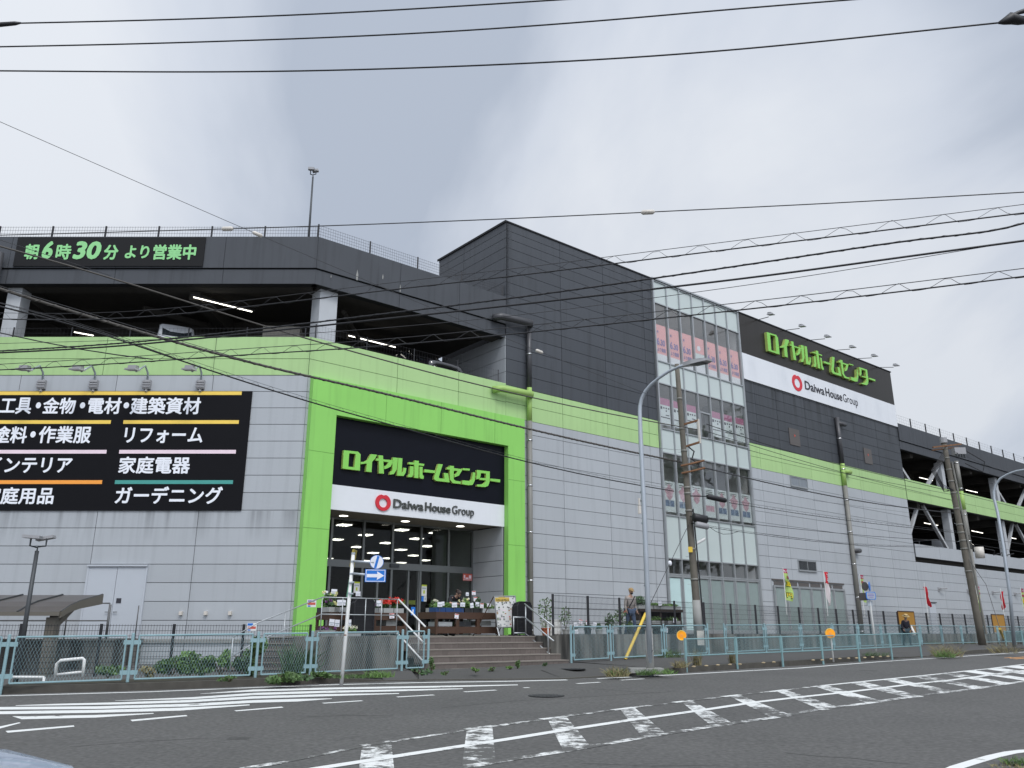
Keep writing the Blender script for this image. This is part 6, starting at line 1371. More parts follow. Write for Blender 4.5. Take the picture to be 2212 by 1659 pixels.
for (z, x, y, o, w, h, red, lb) in [
    (zq4, 250, 385, 4.75, .17, .14, 0, 'leftmost white price card on the long plant table'), (zq4, 305, 370, 4.68, .12, .12, 0, 'small price card just right of the leftmost card on the long table'), (zq4, 527, 393, 4.75, .19, .14, 0, 'wide white price card below the bending worker\'s arms'),
    (zq4, 682, 387, 4.75, .18, .13, 0, 'white price card right of the bending worker'), (zq4, 855, 403, 4.75, .13, .15, 0, 'tilted white price card in the middle right of the long table'), (zq4, 960, 383, 4.6, .15, .14, 0, 'white price card behind the red-topped card near the notice stand'),
    (zq4, 1045, 408, 4.75, .14, .15, 1, 'red-topped price card nearest the notice stand on the table'), (zq4, 1180, 395, 4.75, .15, .10, 0, 'slanted white price card leaning at the right end of the long table'), (zq4, 928, 285, 4.1, .16, .14, 1, 'red-topped price card standing above the right plants'),
    (zq4, 893, 168, 3.9, .15, .13, 1, 'highest red-topped price card above the long plant table'), (zq4, 770, 190, 3.9, .12, .11, 0, 'dim price card at the rear behind the worker'), (zq4, 568, 607, 4.78, .15, .14, 1, 'red-topped price card on the front edge of the long table'), (zq4, 728, 658, 4.70, .13, .05, 0, 'narrow price strip inside the long table'),
    (zq3, 365, 143, 4.4, .18, .14, 0, 'white price card above the left table, beside the green post'), (zq3, 208, 165, 4.4, .12, .12, 0, 'price card at the extreme left edge of the left table'), (zq3, 818, 183, 4.4, .15, .13, 0, 'white price card above the black cart, right of the leaning sign pole'), (zq3, 475, 350, 5.35, .17, .15, 0, 'left of two overlapping price cards on the left table'), (zq3, 545, 350, 5.33, .12, .14, 0, 'right of two overlapping price cards on the left table'),
    (zq3, 1208, 362, 5.35, .14, .16, 0, 'white price card left of the red flowers'), (zq3, 1100, 355, 5.35, .09, .14, 0, 'narrow white price card beside the black cart'), (zq3, 1457, 600, 5.33, .16, .14, 1, 'red-topped price card on the front of the red flower table'), (zq3, 320, 725, 5.7, .15, .17, 0, 'tilted price card low on the left, above the blue fence'), (zq3, 422, 740, 5.7, .14, .18, 0, 'upright price card low on the left, above the blue fence'), (zq3, 662, 735, 5.7, .08, .18, 0, 'narrow price card low beside the leaning sign pole')]:
    card(C(z, x, y, o), w, h, lb, rnd.uniform(-.12, .12), bool(red))
# stacked trays and boxes under the tables
def crate(u0, u1, z0, z1_, o0, o1, mat, label):
    m = MB(); n = 3
    for k in range(n): a = z0+(z1_-z0)*k/n; m.fbox(FR, u0, u1, a, a+(z1_-z0)/n*.75, o0, o1); m.fbox(FR, u0-.01, u1+.01, a+(z1_-z0)/n*.75, a+(z1_-z0)/n*.97, o0-.01, o1+.01)
    tag(m.build('crate', mat), label, 'crate', 'crates stored around the plant tables')
crate(2.68, 3.18, TZ+.29, TZ+.42, 4.1, 4.66, 'clear', 'clear tray stored in the left bay of the long table'); crate(4.3, 4.75, TZ+.32, TZ+.46, 4.1, 4.6, 'tray', 'grey crate stored in the right bay of the long table')
crate(3.45, 3.95, TZ+.29, TZ+.44, 4.1, 4.6, 'dsteel', 'dark crate stored in the middle bay of the long table'); crate(.50, .85, TZ+.29, TZ+.46, 4.6, 5.2, 'tray', 'grey trays stored under the red flower table')
crate(6.55, 7.0, TZ, TZ+.52, 5.0, 5.5, 'board1', 'white boxes behind the black mesh fence, right of the steps'); crate(-1.95, -1.45, TZ, TZ+.16, 5.72, 5.86, 'tray', 'grey basket on the wall edge behind the blue fence')
# folded black mesh carts
def folded_cart(u0, u1, o, zt, label):
    r = empty('folded_cart', FR((u0+u1)/2, TZ, o), label, 'cart', 'folded black mesh carts on the terrace')
    n = 9
    for k in range(n):
        oo = o-.05*k; m = MB(); uu0, uu1 = u0+.012*k, u1+.012*k; h = zt-.006*k
        m.tube([FR(uu0, TZ+.02, oo), FR(uu0, h-.12, oo), FR(uu0+.08, h, oo), FR(uu1-.08, h, oo), FR(uu1, h-.12, oo), FR(uu1, TZ+.02, oo)], .018, 6)
        nb = 22
        for i in range(1, nb): u = uu0+(uu1-uu0)*i/nb; m.tube([FR(u, TZ+.06, oo), FR(u, h-.01, oo)], .006, 3, False)
        for z in [TZ+.1+.17*i for i in range(6)]: m.tube([FR(uu0, z, oo), FR(uu1, z, oo)], .008, 4, False)
        m.build('mesh_frame', 'blackm', r)
    m = MB(); m.fbox(FR, u0, u1+.1, TZ+.01, TZ+.05, o-.45, o+.02); m.build('base_plate', 'blackm', r)
folded_cart(-.74, -.12, 5.55, 2.42, 'folded black mesh carts standing between the two left plant tables')
folded_cart(5.02, 5.62, 5.6, 2.45, 'folded black mesh carts standing right of the notice stand')
# A-frame notice stand
zn = zq4; ao = 5.25
def A(x, y): u, z = RP(*zn(x, y), ao); return u, z
r = empty('notice_stand', FR(4.9, TZ, ao), 'white A-frame notice stand covered with small food pictures and a gold heading', 'notice stand')
q = [A(1340, 815), A(1735, 815), A(1675, 225), A(1280, 235)]
m = MB(); m.poly([q], FR, ao-.03, ao); pan = m.build('panel', 'board1', r)
def bil(s, t): 
    a = (q[0][0]+(q[1][0]-q[0][0])*s, q[0][1]+(q[1][1]-q[0][1])*s); b = (q[3][0]+(q[2][0]-q[3][0])*s, q[3][1]+(q[2][1]-q[3][1])*s); return (a[0]+(b[0]-a[0])*t, a[1]+(b[1]-a[1])*t)
def cell(m, s0, s1, t0, t1, d=.004): m.poly([[bil(s0, t0), bil(s1, t0), bil(s1, t1), bil(s0, t1)]], FR, ao, ao+d, sides=False)
m = MB(); cell(m, .03, .70, .83, .96); cell(m, .2, .5, .965, 1.02); m.build('gold_heading', 'gold', pan)
hp_ = [bil(.06, .845), bil(.66, .845), bil(.66, .905)]; text('スペシャルプライス', FR, hp_[0][0], hp_[1][0], hp_[0][1], hp_[2][1], ao+.005, 'ink', pan, bold=.03, depth=.004)
cols = [('plywood', .10), ('steel', .2), ('redsign', .05), ('charcoal', .08), ('leafl', .04), ('pink', .1)]
for mt, pr in cols:
    m = MB()
    for i in range(10):
        for j in range(16):
            if rnd.random() < pr: s0, t0 = .03+i*.095, .03+j*.049; cell(m, s0, s0+.07, t0, t0+.03)
    if mt == 'charcoal':
        for s0, t0 in [(.12+.19*i, .79) for i in range(5)]+[(.15+.2*i, .63) for i in range(3)]+[(.85, .90), (.9, .95)]: cell(m, s0, s0+.05, t0, t0+.035)
    m.build('pictures', mt, pan)
m = MB()
for a, b in zip(q, q[1:]+q[:1]): m.tube([FR(a[0], a[1], ao), FR(b[0], b[1], ao)], .018, 6)
m.build('frame', 'alu', r)
for s in (0, 1): m = MB(); a = bil(s, 0); m.tube([FR(a[0], a[1], ao-.02), FR(a[0]+(.01-.02*s), TZ, ao+.08)], .02, 6); m.build('leg', 'alu', r)
for s in (0, 1): m = MB(); a = bil(s, 1); m.tube([FR(a[0], a[1], ao-.03), FR(a[0]-.25+.1*s, TZ, ao-.75)], .018, 6); m.build('rear_leg', 'wood', r)
# notices on the glass and rails
def notice(F, u0, u1, z0, z1_, o, mat, bars, label, nm='notice', cat='notice'):
    m = MB(); m.fbox(F, u0, u1, z0, z1_, o-.006, o); t = m.build(nm, mat); tag(t, label, cat)
    for mt, a, b, c, d in bars: m = MB(); m.fbox(F, u0+(u1-u0)*a, u0+(u1-u0)*b, z0+(z1_-z0)*c, z0+(z1_-z0)*d, o, o+.003); m.build('print', mt, t)
def NB(z, x0, y0, x1, y1, o): a, b = RP(*z(x0, y1), o); c, d = RP(*z(x1, y0), o); return a, c, b, d
a = NB(z2, 692, 690, 752, 792, -1.9); notice(FR, *a, -1.9, 'board1', [('lime', 0, 1, .86, 1), ('lime', .35, .65, .2, .5), ('steel', .1, .9, .6, .75)], 'white and lime notice on the entrance glass behind the leaning sign pole')
a = NB(z2, 1325, 718, 1377, 820, -1.9); notice(FR, *a, -1.9, 'board1', [('lime', 0, 1, .86, 1), ('lime', .35, .65, .2, .5), ('steel', .1, .9, .6, .75)], 'white and lime notice on the glass right of the sliding door')
a = NB(z2, 1325, 825, 1375, 872, -1.9); notice(FR, *a, -1.9, 'board1', [('signblue', 0, .45, 0, 1), ('steel', .6, .9, .2, .8)], 'small blue and white notice below the lime one on the glass')
a = NB(z2, 1712, 617, 1800, 677, -1.9); notice(FR, *a, -1.9, 'redsign', [('pink', .1, .25, .3, .8), ('pink', .3, .6, .25, .45), ('pink', .65, .9, .3, .8), ('pink', .05, .95, .08, .16)], 'red notice on the glass at the right end of the shop front')
a = NB(z2, 1228, 925, 1270, 1000, -1.5); notice(FR, *a, -1.5, 'signblue', [('card', .3, .6, .3, .7)], 'blue poster standing by the entrance door')
def pnl(z, x0, y0, x1, y1, Y, bars, label):
    p, q = YP(*z(x0, y1), Y), YP(*z(x1, y0), Y); F = lambda u, zz, o: Vector((u, Y-o, zz)); notice(F, p.x, q.x, p.z, q.z, 0, 'board1', bars, label)
pnl(z2, 255, 855, 346, 926, 22.6, [('violet', .1, .8, .72, .9), ('redsign', .08, .92, .3, .62), ('signblue', .1, .4, .06, .22)], 'white notice with red print on the handrail left of the steps')
pnl(z5b, 1790, 742, 1865, 800, 22.7, [('signblue', .05, .6, .65, .95), ('redsign', .08, .92, .25, .55), ('signblue', .1, .4, .05, .18)], 'white notice with red print on the low yard fence')
# plants along the terrace fence
def pot_plant(u, o, h, pr, pot, leafm, n, label, fl=None, sz=.09):
    r = empty('potted_plant', FR(u, TZ, o), label, 'potted plant', 'potted plants along the terrace')
    m = MB(); m.tube([FR(u, TZ, o), FR(u, TZ+pr*1.6, o)], [pr*.75, pr], 12); m.tube([FR(u, TZ+pr*1.5, o), FR(u, TZ+pr*1.75, o)], pr*1.1, 12); m.build('pot', pot, r)
    m = MB()
    for k in range(3): m.tube([FR(u, TZ+pr*1.5, o), FR(u+rnd.uniform(-.08, .08), TZ+h*.55, o+rnd.uniform(-.05, .05)), FR(u+rnd.uniform(-.2, .2)*h, TZ+h*.95, o)], .008, 4)
    m.build('stems', 'stem', r)
    m = MB(); m.leaves(FR(u, TZ+h*.62, o), (h*.24, h*.20, h*.40), n, sz); m.build('foliage', leafm, r)
    if fl: m = MB(); [m.leaves(FR(u+rnd.uniform(-.3, .3)*h, TZ+h*rnd.uniform(.7, 1), o), (.04, .04, .04), 6, .06) for _ in range(fl[1])]; m.build('flowers', fl[0], r)
pot_plant(5.95, 5.9, 1.2, .14, 'pot', 'leaf', 120, 'tall thin bamboo in a terracotta pot right of the black carts')
pot_plant(7.0, 5.7, .9, .12, 'tray', 'leaf', 70, 'wispy shrub in a grey pot behind the second terrace fence post')
for i, (u, h, lf, fl, lb) in enumerate([(8.0, .35, 'leafd', ('fwhite', 6), 'low dark plants with white tags at the start of the terrace plant row'), (8.6, .45, 'leafd', None, 'dark leafy plants second in the terrace plant row'), (9.15, .40, 'leaf', None, 'green plants third in the terrace plant row'), (9.7, .75, 'leafd', None, 'feathery tall plant near the end of the terrace plant row'), (10.25, .95, 'leaf', ('fred', 3), 'tall plant with a red flower beside the capped person'), (10.75, .5, 'leaf', None, 'low green plant by the feet of the capped person')]):
    pot_plant(u, 5.1, h, .13, 'trayk' if i % 2 else 'tray', lf, 150, lb, fl)
for (x, y, red, lb) in [(1460, 1088, 0, 'leftmost white card in the terrace plant row'), (1508, 1060, 1, 'red-topped card in the terrace plant row'), (1572, 1070, 1, 'second red-topped card in the terrace plant row'), (1640, 1085, 0, 'white card at the right of the terrace plant row'), (1470, 1155, 0, 'low white card behind the blue fence by the steps'), (1350, 1085, 0, 'white card behind the first tall fence panel'), (1262, 1080, 0, 'round white card by the white boxes')]: card(C(z3, x, y, 5.3), .17, .14, lb, rnd.uniform(-.3, .3), bool(red))
r = empty('plant_shelf', FR(13.4, TZ, 4.0), 'dark two-tier shelf of green plants behind the curved street lamp', 'plant shelf')
for z0, z1_ in ((TZ+.30, TZ+.42), (TZ+.88, TZ+.98)):
    m = MB(); m.fbox(FR, 12.15, 14.7, z0, z1_, 3.6, 4.35); m.build('shelf_board', 'shelfd', r)
for u in (12.2, 13.4, 14.6): m = MB(); m.fbox(FR, u-.05, u+.05, TZ, TZ+.88, 3.65, 4.3); m.build('upright', 'shelfd', r)
m = MB(); m.fbox(FR, 12.2, 14.65, TZ+.05, TZ+.88, 3.55, 3.6); m.build('back_panel', 'trayk', r)
for i, (u, z, lb) in enumerate([(12.5, TZ+.42, 'left'), (13.2, TZ+.42, 'middle'), (14.2, TZ+.42, 'right')]): tray(u, 4.1, z, .75, .4, 'tray', 'leafl', 200, .16, None, '%s tray of bright green plants on the lower tier of the dark shelf' % lb, 'plants on the dark shelf')
for i, (u, h, lb) in enumerate([(12.6, .36, 'left'), (13.5, .12, 'middle'), (14.3, .1, 'right')]): tray(u, 4.0, TZ+.98, .8, .5, 'tray', 'leafd' if i == 0 else 'leafl', 260, h, None, '%s tray of plants on the top tier of the dark shelf' % lb, 'plants on the dark shelf')
for (x, y, lb) in [(590, 890, 'white card on a stick above the dark plant shelf'), (345, 1078, 'white card by the feet of the capped person'), (648, 1140, 'tilted white card below the dark plant shelf'), (728, 1052, 'white tag on the right end of the dark plant shelf')]: card(C(z4, x, y, 4.4), .2, .18, lb, rnd.uniform(-.2, .2))

# ================================================================ flags on the terrace fence
def nobori(z, top, bot, cloth, kind, label, o, furl=0.0):
    u, zt = RP(*z(*top), o); zb0 = TZ+.9
    r = empty('banner_flag', FR(u, TZ, o), label, 'banner flag', 'advertising flags along the terrace fence')
    ub, zb_ = RP(*z(*bot), o)
    m = MB(); m.tube([FR(ub, zb0, o), FR(u, zt, o)], .02, 6); m.build('flag_pole', 'paint', r)
    (x0, y0), (x1, y1) = cloth; _, ct = RP(*z(x0, y0), o); cu, cb = RP(*z(x1, y1), o); w = max(.10, .42*(1-furl))
    nz, nu = 14, 6; seed = rnd.random()*6
    def P(i, j):
        t = i/nz; s = j/nu; zz = ct+(cb-ct)*t; lean = (ub-u)*(zt-zz)/max(.1, zt-zb0)
        uu = u+lean+.03+w*s*(1+.15*math.sin(5*t+seed))+.25*furl*t*t
        oo = o+.06*math.sin(7*t+seed+3*s)+.10*s*math.sin(4*t+seed)+furl*.12*math.sin(12*s)
        return FR(uu, zz-.08*s*t*(1+2*furl), oo)
    bands = {'lime': [('flagp', 0, 2), ('flagg', 2, 14)], 'red': [('flagr', 0, 14)], 'pale': [('flagr', 0, 5), ('flagw', 5, 14)]}[kind]
    for mt, a, b in bands:
        m = MB()
        for i in range(a, b):
            for j in range(nu): m.q(P(i, j), P(i, j+1), P(i+1, j+1), P(i+1, j)); 
        for i in range(a, b):
            for j in range(nu): m.q(P(i, j)-N1*.006, P(i+1, j)-N1*.006, P(i+1, j+1)-N1*.006, P(i, j+1)-N1*.006)
        m.build('cloth', mt, r, True)
    if furl < .5:
        def Q(u_, z_, o_):   # flat print placed on the waving cloth
            s = min(1, max(0, u_)); t = min(1, max(0, z_)); i, j = min(nz-1, int(t*nz)), min(nu-1, int(s*nu)); a, b = t*nz-i, s*nu-j
            p = P(i, j).lerp(P(i+1, j), a).lerp(P(i, j+1).lerp(P(i+1, j+1), a), b); return p+N1*o_
        Fz = lambda u_, z_, o_: Q(u_, 1-z_, o_)
        if kind == 'lime':
            text('200', Fz, .04, .96, .44, .62, .014, 'ink', r, bold=.09, depth=.004); text('200', Fz, .08, .92, .455, .605, .024, 'flagy', r, bold=.03, depth=.004)
            text('円', Fz, .2, .85, .08, .26, .014, 'ink', r, bold=.06, depth=.004); text('円', Fz, .24, .8, .1, .24, .024, 'flagy', r, bold=.01, depth=.004)
            text('セール', Fz, .1, .9, .88, .97, .014, 'card', r, bold=.03, depth=.004); text('大特価', Fz, .25, .95, .68, .78, .014, 'flagp', r, bold=.04, depth=.004)
        elif kind == 'pale':
            text('セ', Fz, .25, .75, .86, .96, .014, 'card', r, bold=.02, depth=.004); text('ル', Fz, .25, .75, .72, .82, .014, 'card', r, bold=.02, depth=.004)
nobori(zb, (128, 140), (180, 740), ((145, 155), (180, 640)), 'lime', 'lime flag with yellow numerals in front of the left folding doors', 4.1)
nobori(zb, (760, 185), (812, 740), ((770, 205), (800, 690)), 'pale', 'twisted flag, red at the top and pale below, in front of the right folding doors', 3.6, .45)
nobori(zb, (1322, 240), (1385, 740), ((1330, 250), (1370, 660)), 'lime', 'lime flag partly hidden behind the turned blue signs', 3.2, .2)
nobori(zz5, (1368, 632), (1395, 870), ((1375, 665), (1395, 815)), 'red', 'furled red flag over the white service door', 2.8, .75)
nobori(zz5, (1803, 655), (1840, 890), ((1808, 662), (1830, 865)), 'lime', 'lime flag just right of the leaning utility pole', 2.2, .1)
nobori(zz5, (2012, 680), (2040, 890), ((2018, 705), (2035, 838)), 'red', 'furled red flag between the leaning pole and the second street lamp', 1.9, .75)
nobori(zz5, (2180, 672), (2212, 890), ((2186, 680), (2205, 900)), 'lime', 'lime flag at the far right edge beyond the second street lamp', 1.7, .1)
for i, (x, y) in enumerate([(1490, 682), (1735, 700), (1945, 712), (2130, 724)]):
    u, z = RP(*zz5(x, y), 0); m = MB(); m.tube([FR(u, z, 0), FR(u, z, .2), FR(u+.5, z+.03, .35)], .05, 6); m.fbox(FR, u-.12, u+.12, z-.15, z+.1, .0, .06); t = m.build('wall_lamp', 'lampbody'); tag(t, 'small grey bracket lamp on the far right wall, %s from the service door' % PO[i], 'wall lamp', 'bracket lamps on the far right wall')

# ================================================================ weeds and shrubs
def shrub(name, p, rad, n, size, mat, label, cat='shrub', stems=True, mat2=None):
    r = empty(name, p, label, cat); p = Vector(p)
    m = MB()
    for k in range(5): m.tube([p+Vector((rnd.uniform(-.1, .1)*rad[0], 0, 0)), p+Vector((rnd.uniform(-.6, .6)*rad[0], rnd.uniform(-.5, .5)*rad[1], rad[2]*rnd.uniform(.7, 1.5)))], .012, 4)
    m.build('stems', 'stem', r)
    m = MB(); nc = 7
    for k in range(nc):
        c = p+Vector((rnd.uniform(-.65, .65)*rad[0], rnd.uniform(-.6, .6)*rad[1], rad[2]*rnd.uniform(.35, 1.5))); f = rnd.uniform(.3, .55); m.leaves(c, (rad[0]*f, rad[1]*f, rad[2]*f), n//nc, size)
    m.build('foliage', mat, r)
def G5(x, y, Y): p = YP(*z5b(x, y), Y); return p
def bush5(x, ytop, ybot, w, Y, n, mat, label, size=.10):
    a, b = G5(x, ytop, Y), G5(x, ybot, Y); h = (a.z-b.z)/2; c = Vector((b.x, Y, max(b.z, gz(Y)-.05))); W_ = abs(G5(x+w, ybot, Y).x-b.x)
    shrub('shrub', c, (W_, W_*.6, h*1.1), int(n*1.4), size, mat, label)
bush5(1250, 985, 1120, 150, 20.9, 560, 'leaf', 'rounded green shrub at the left of the shrubs behind the blue fence')
bush5(1360, 955, 1120, 85, 21.0, 420, 'leafl', 'tallest pale green shrub in the middle behind the blue fence')
bush5(1470, 975, 1120, 115, 21.1, 460, 'leaf', 'green shrub right of the tallest one behind the blue fence')
bush5(1600, 930, 1115, 80, 21.2, 240, 'leafl', 'airy pale weed clump left of the overgrown fence post')
bush5(1080, 1060, 1140, 70, 20.6, 160, 'dry', 'yellowing weeds at the left foot of the shrubs')
bush5(780, 1055, 1140, 110, 19.9, 240, 'leaf', 'low green weeds behind the fence right of the bent pipe barrier')
bush5(1810, 840, 1130, 75, 20.4, 420, 'leaf', 'tall weeds climbing the blue fence post left of the side steps', .09)
bush5(1900, 860, 1010, 45, 20.5, 130, 'leafl', 'light sprigs poking through the fence beside the side steps', .08)
bush5(1760, 980, 1120, 75, 20.3, 240, 'leafd', 'dark weeds at the foot of the overgrown fence post')
p = G5(2120, 1090, 21.4); r = empty('tall_grass', p, 'tall dark grass clump in front of the side steps', 'grass clump'); m = MB(); m.blades((p.x+.15, 21.4, gz(21.4)), .4, 200, .95, .013, .28); m.build('blades', 'leafd', r); r['kind'] = 'thing'
def tuft(z, x, y, rad, h, n, mat, label, dz=SW, lean=.5):
    p = GP(*z(x, y), dz); r = empty('grass_tuft', p, label, 'grass tuft'); m = MB(); m.blades(p, rad, n, h, .010, lean); m.build('blades', mat, r)
def weed(z, x, y, rad, h, n, mat, label, dz=SW, size=.07):
    if z is z3 or 'foot of the steps' in label: rad, h, size, n = rad*.6, h*.7, .045, int(n*1.6)
    p = GP(*z(x, y), dz); shrub('weed', p, (rad, rad*.7, h/2), n, size, mat, label, 'weed')
weed(z5b, 2040, 1180, .45, .27, 380, 'leaf', 'creeper spilling over the kerb under the overgrown fence', .1, .10); weed(z2, 150, 1610, .5, .24, 420, 'leafd', 'dark creeper patch on the kerb left of the leaning sign pole', .1, .10); weed(z2, 400, 1600, .3, .2, 200, 'leaf', 'creeper end nearest the leaning sign pole', .1, .09); weed(z5b, 1660, 1170, .25, .14, 70, 'leaf', 'small creeper on the kerb under the second fence panel', .15)
tuft(z2, 700, 1585, .5, .10, 150, 'leaf', 'low grass strip right of the leaning sign pole'); tuft(z2, 930, 1580, .35, .18, 140, 'leafl', 'brighter grass under the fence before the steps'); weed(z2, 1420, 1530, .16, .55, 160, 'leaf', 'upright leafy weed at the left foot of the steps'); weed(z2, 1330, 1560, .3, .16, 120, 'leafd', 'low weeds under the last short fence panel')
weed(z3, 250, 1560, .2, .14, 80, 'leaf', 'low weed on the kerb just right of the first upright weed'); weed(z3, 530, 1535, .22, .22, 110, 'leafl', 'bright weed below the bottom step, left of centre'); weed(z3, 680, 1520, .16, .14, 60, 'leaf', 'small weed below the middle of the bottom step'); weed(z3, 850, 1508, .2, .14, 70, 'leafl', 'pale weed below the bottom step, right of centre'); weed(z3, 920, 1500, .14, .36, 100, 'leaf', 'upright weed below the right half of the bottom step'); weed(z3, 1175, 1478, .12, .16, 50, 'leafd', 'small weed at the right end of the bottom step')
tuft(z3, 1850, 1575, .28, .28, 110, 'dry', 'dry grass tuft on the sidewalk edge left of the curved lamp', .06); tuft(z4, 200, 1570, .25, .22, 90, 'leafl', 'green grass tuft at the sidewalk edge left of the lamp footing', .06); tuft(z4, 440, 1560, .2, .18, 80, 'leaf', 'grass at the left of the lamp footing', .08); tuft(z4, 620, 1550, .35, .16, 130, 'leafl', 'grass spreading right of the lamp footing', .1)
tuft(z4, 780, 1490, .18, .28, 80, 'dry', 'dry grass at the foot of the first reflector post'); tuft(z4, 935, 1470, .12, .5, 60, 'dry', 'tall dry stalks behind the first guard fence panel', SW, .2); tuft(z4, 1265, 1450, .12, .4, 50, 'dry', 'brown stalks behind the second guard fence post', SW, .2); tuft(zz5, 960, 1248, .45, .2, 110, 'leaf', 'grass at the foot of the blue bus stop sign pole'); tuft(zz5, 1560, 1255, .55, .55, 260, 'dry', 'large feathery grass tuft on the kerb past the guard fence', .05); tuft(zz5, 1545, 1262, .35, .35, 160, 'leafl', 'green base of grass on the kerb past the guard fence', .05); tuft(zz5, 2040, 1225, .5, .5, 160, 'dry', 'dry grass on the kerb before the second street lamp', .1); tuft(zz5, 1620, 1145, 1.2, .2, 200, 'leaf', 'green grass under the long fence left of the leaning pole')
tuft(zz5, 1400, 1150, .9, .35, 160, 'leaf', 'weeds under the long fence behind the walker')
tuft(z4, 690, 1395, .4, .35, 90, 'leaf', 'weeds at the wall base beside the first round reflector'); tuft(z4, 330, 1400, .5, .14, 80, 'leafd', 'low weeds around the yellow guy cover')
tuft(zc_, 2080, 1080, .16, .10, 110, 'leafl', 'grass tuft in the lower right corner beyond the curved white line', 0); tuft(zc_, 1880, 1170, .2, .06, 70, 'dry', 'dry grass at the very corner below the curved white line', 0)

# ---- tall trees across the road to the right, outside the frame but mirrored in the tower glass
def big_tree(x, y, h, label):
    b = Vector((x, y, gz(y))); r = empty('tree', b, label, 'tree', 'trees mirrored in the tower glass')
    m = MB(); m.tube([b, b+Vector((.4, 0, h*.3)), b+Vector((0, .5, h*.62))], [.5, .38, .16], 10)
    for k in range(7): a = k*.9; z = h*(.3+.06*k); m.tube([b+Vector((.3, .1, z)), b+Vector((math.cos(a)*h*.14, math.sin(a)*h*.14, z+h*.10)), b+Vector((math.cos(a)*h*.24, math.sin(a)*h*.24, z+h*.16))], [.16, .1, .04], 6)
    m.build('trunk', 'stem', r, True)
    m = MB()
    for k in range(26):
        a = rnd.uniform(0, 6.28); t = rnd.uniform(.34, .97); q = h*.27*math.sqrt(rnd.random())*(1.15-.8*abs(t-.6)); s = h*rnd.uniform(.05, .10); m.leaves(b+Vector((math.cos(a)*q, math.sin(a)*q, h*t)), (s, s, s*.8), 90, .9)
    m.build('crown', 'leafd', r)
for i, (x, y, h) in enumerate([(78, 40, 27), (84, 47, 31), (76, 54, 26), (88, 56, 32), (83, 64, 29), (90, 36, 28), (80, 33, 25), (92, 66, 33)]): big_tree(x, y, h, 'tall dark broadleaf tree mirrored in the tower windows, %s of the row' % ['first', 'second', 'third', 'fourth', 'fifth', 'sixth', 'seventh', 'eighth'][i])
# ================================================================ overhead wires
def wire_pts(pts, za, zb, step=60):
    """image points and the depths at both ends -> points in the air (depth falls off as along a straight span)"""
    x0, x1 = pts[0][0], pts[-1][0]; P = []
    for (a, b), (c, d) in zip(pts, pts[1:]):
        n = max(1, int(math.hypot(c-a, d-b)/step))
        for i in range(n): P.append((a+(c-a)*i/n, b+(d-b)*i/n))
    P.append(pts[-1]); 
    # light smoothing so that the polyline hangs like a wire
    for _ in range(6): P = [P[0]]+[((a[0]+2*b[0]+c[0])/4, (a[1]+2*b[1]+c[1])/4) for a, b, c in zip(P, P[1:], P[2:])]+[P[-1]]
    R_ = []
    for x, y in P:
        t = (x-x0)/(x1-x0) if x1 != x0 else 0; R_.append(ZC(x, y, 1/((1-t)/za+t/zb)))
    return R_
def extend(pts, l=0, r=0):
    if l: (a, b), (c, d) = pts[0], pts[1]; pts = [(a-l, b-(d-b)/(c-a)*l)]+pts
    if r: (a, b), (c, d) = pts[-2], pts[-1]; pts = pts+[(c+r, d+(d-b)/(c-a)*r)]
    return pts
def cable(label, pts, za, zb, r, mat='cable', lash=None, twist=False, l=0, e=0, insul=(), group='overhead cables'):
    P = wire_pts(pts, za, zb)
    if l: d_ = (P[0]-P[min(4, len(P)-1)]).normalized(); P = [P[0]+d_*s for s in (20, 14, 9, 5, 2)]+P      # carry on to the poles beyond the view
    if e: d_ = (P[-1]-P[-min(5, len(P))]).normalized(); P = P+[P[-1]+d_*s for s in (2, 5, 9, 14)]
    m = MB(); m.tube(P, r, 6); t = m.build('overhead_cable', mat, None, True); tag(t, label, 'cable', group)
    if twist:
        m = MB(); tot = 0; Q = []
        for a, b in zip(P, P[1:]):
            n = max(2, int((b-a).length/.06))
            for i in range(n):
                p = a.lerp(b, i/n); d = (b-a).normalized(); u = d.cross(Vector((0, 0, 1))).normalized(); v = u.cross(d); an = tot*2*math.pi/.28; Q.append(p+(u*math.cos(an)+v*math.sin(an))*r*.9); tot += (b-a).length/n
        m.tube(Q, r*.5, 5); m.build('lay_strand', mat, t, True)
    if lash:
        off, rr, pitch = lash; m = MB(); Q = []; tot = 0
        P2 = [p+Vector((0, 0, off)) for p in P]; m.tube(P2, rr, 5); m.build('messenger_wire', 'wire', t, True)
        m = MB(); k = 0
        for a, b in zip(P, P[1:]):
            n = max(1, int((b-a).length/(pitch/8)))
            for i in range(n):
                p = a.lerp(b, i/n); f = (tot/pitch) % 1; h = (f/.4 if f < .4 else (1-(f-.4)/.25 if f < .65 else 0)); d = (b-a).normalized(); u = d.cross(Vector((0, 0, 1))).normalized()
                Q.append(p+Vector((0, 0, off*(-.06+1.12*h)))+u*.02*math.sin(f*6.28)); tot += (b-a).length/n
        m.tube(Q, rr*.6, 4); m.build('spiral_hanger', 'wire', t, True)
    for q in insul:
        n0, n1 = (5 if l else 0), len(P)-1-(4 if e else 0); k = min(range(n0, n1), key=lambda i: abs((i-n0)/(n1-n0)-q)); p = P[k]; d = (P[min(k+1, len(P)-1)]-P[max(0, k-1)]).normalized()
        m = MB(); m.tube([p-d*.11, p-d*.08, p+d*.08, p+d*.11], [.015, .04, .04, .015], 8); m.build('insulator', 'insul', t, True)
    return t
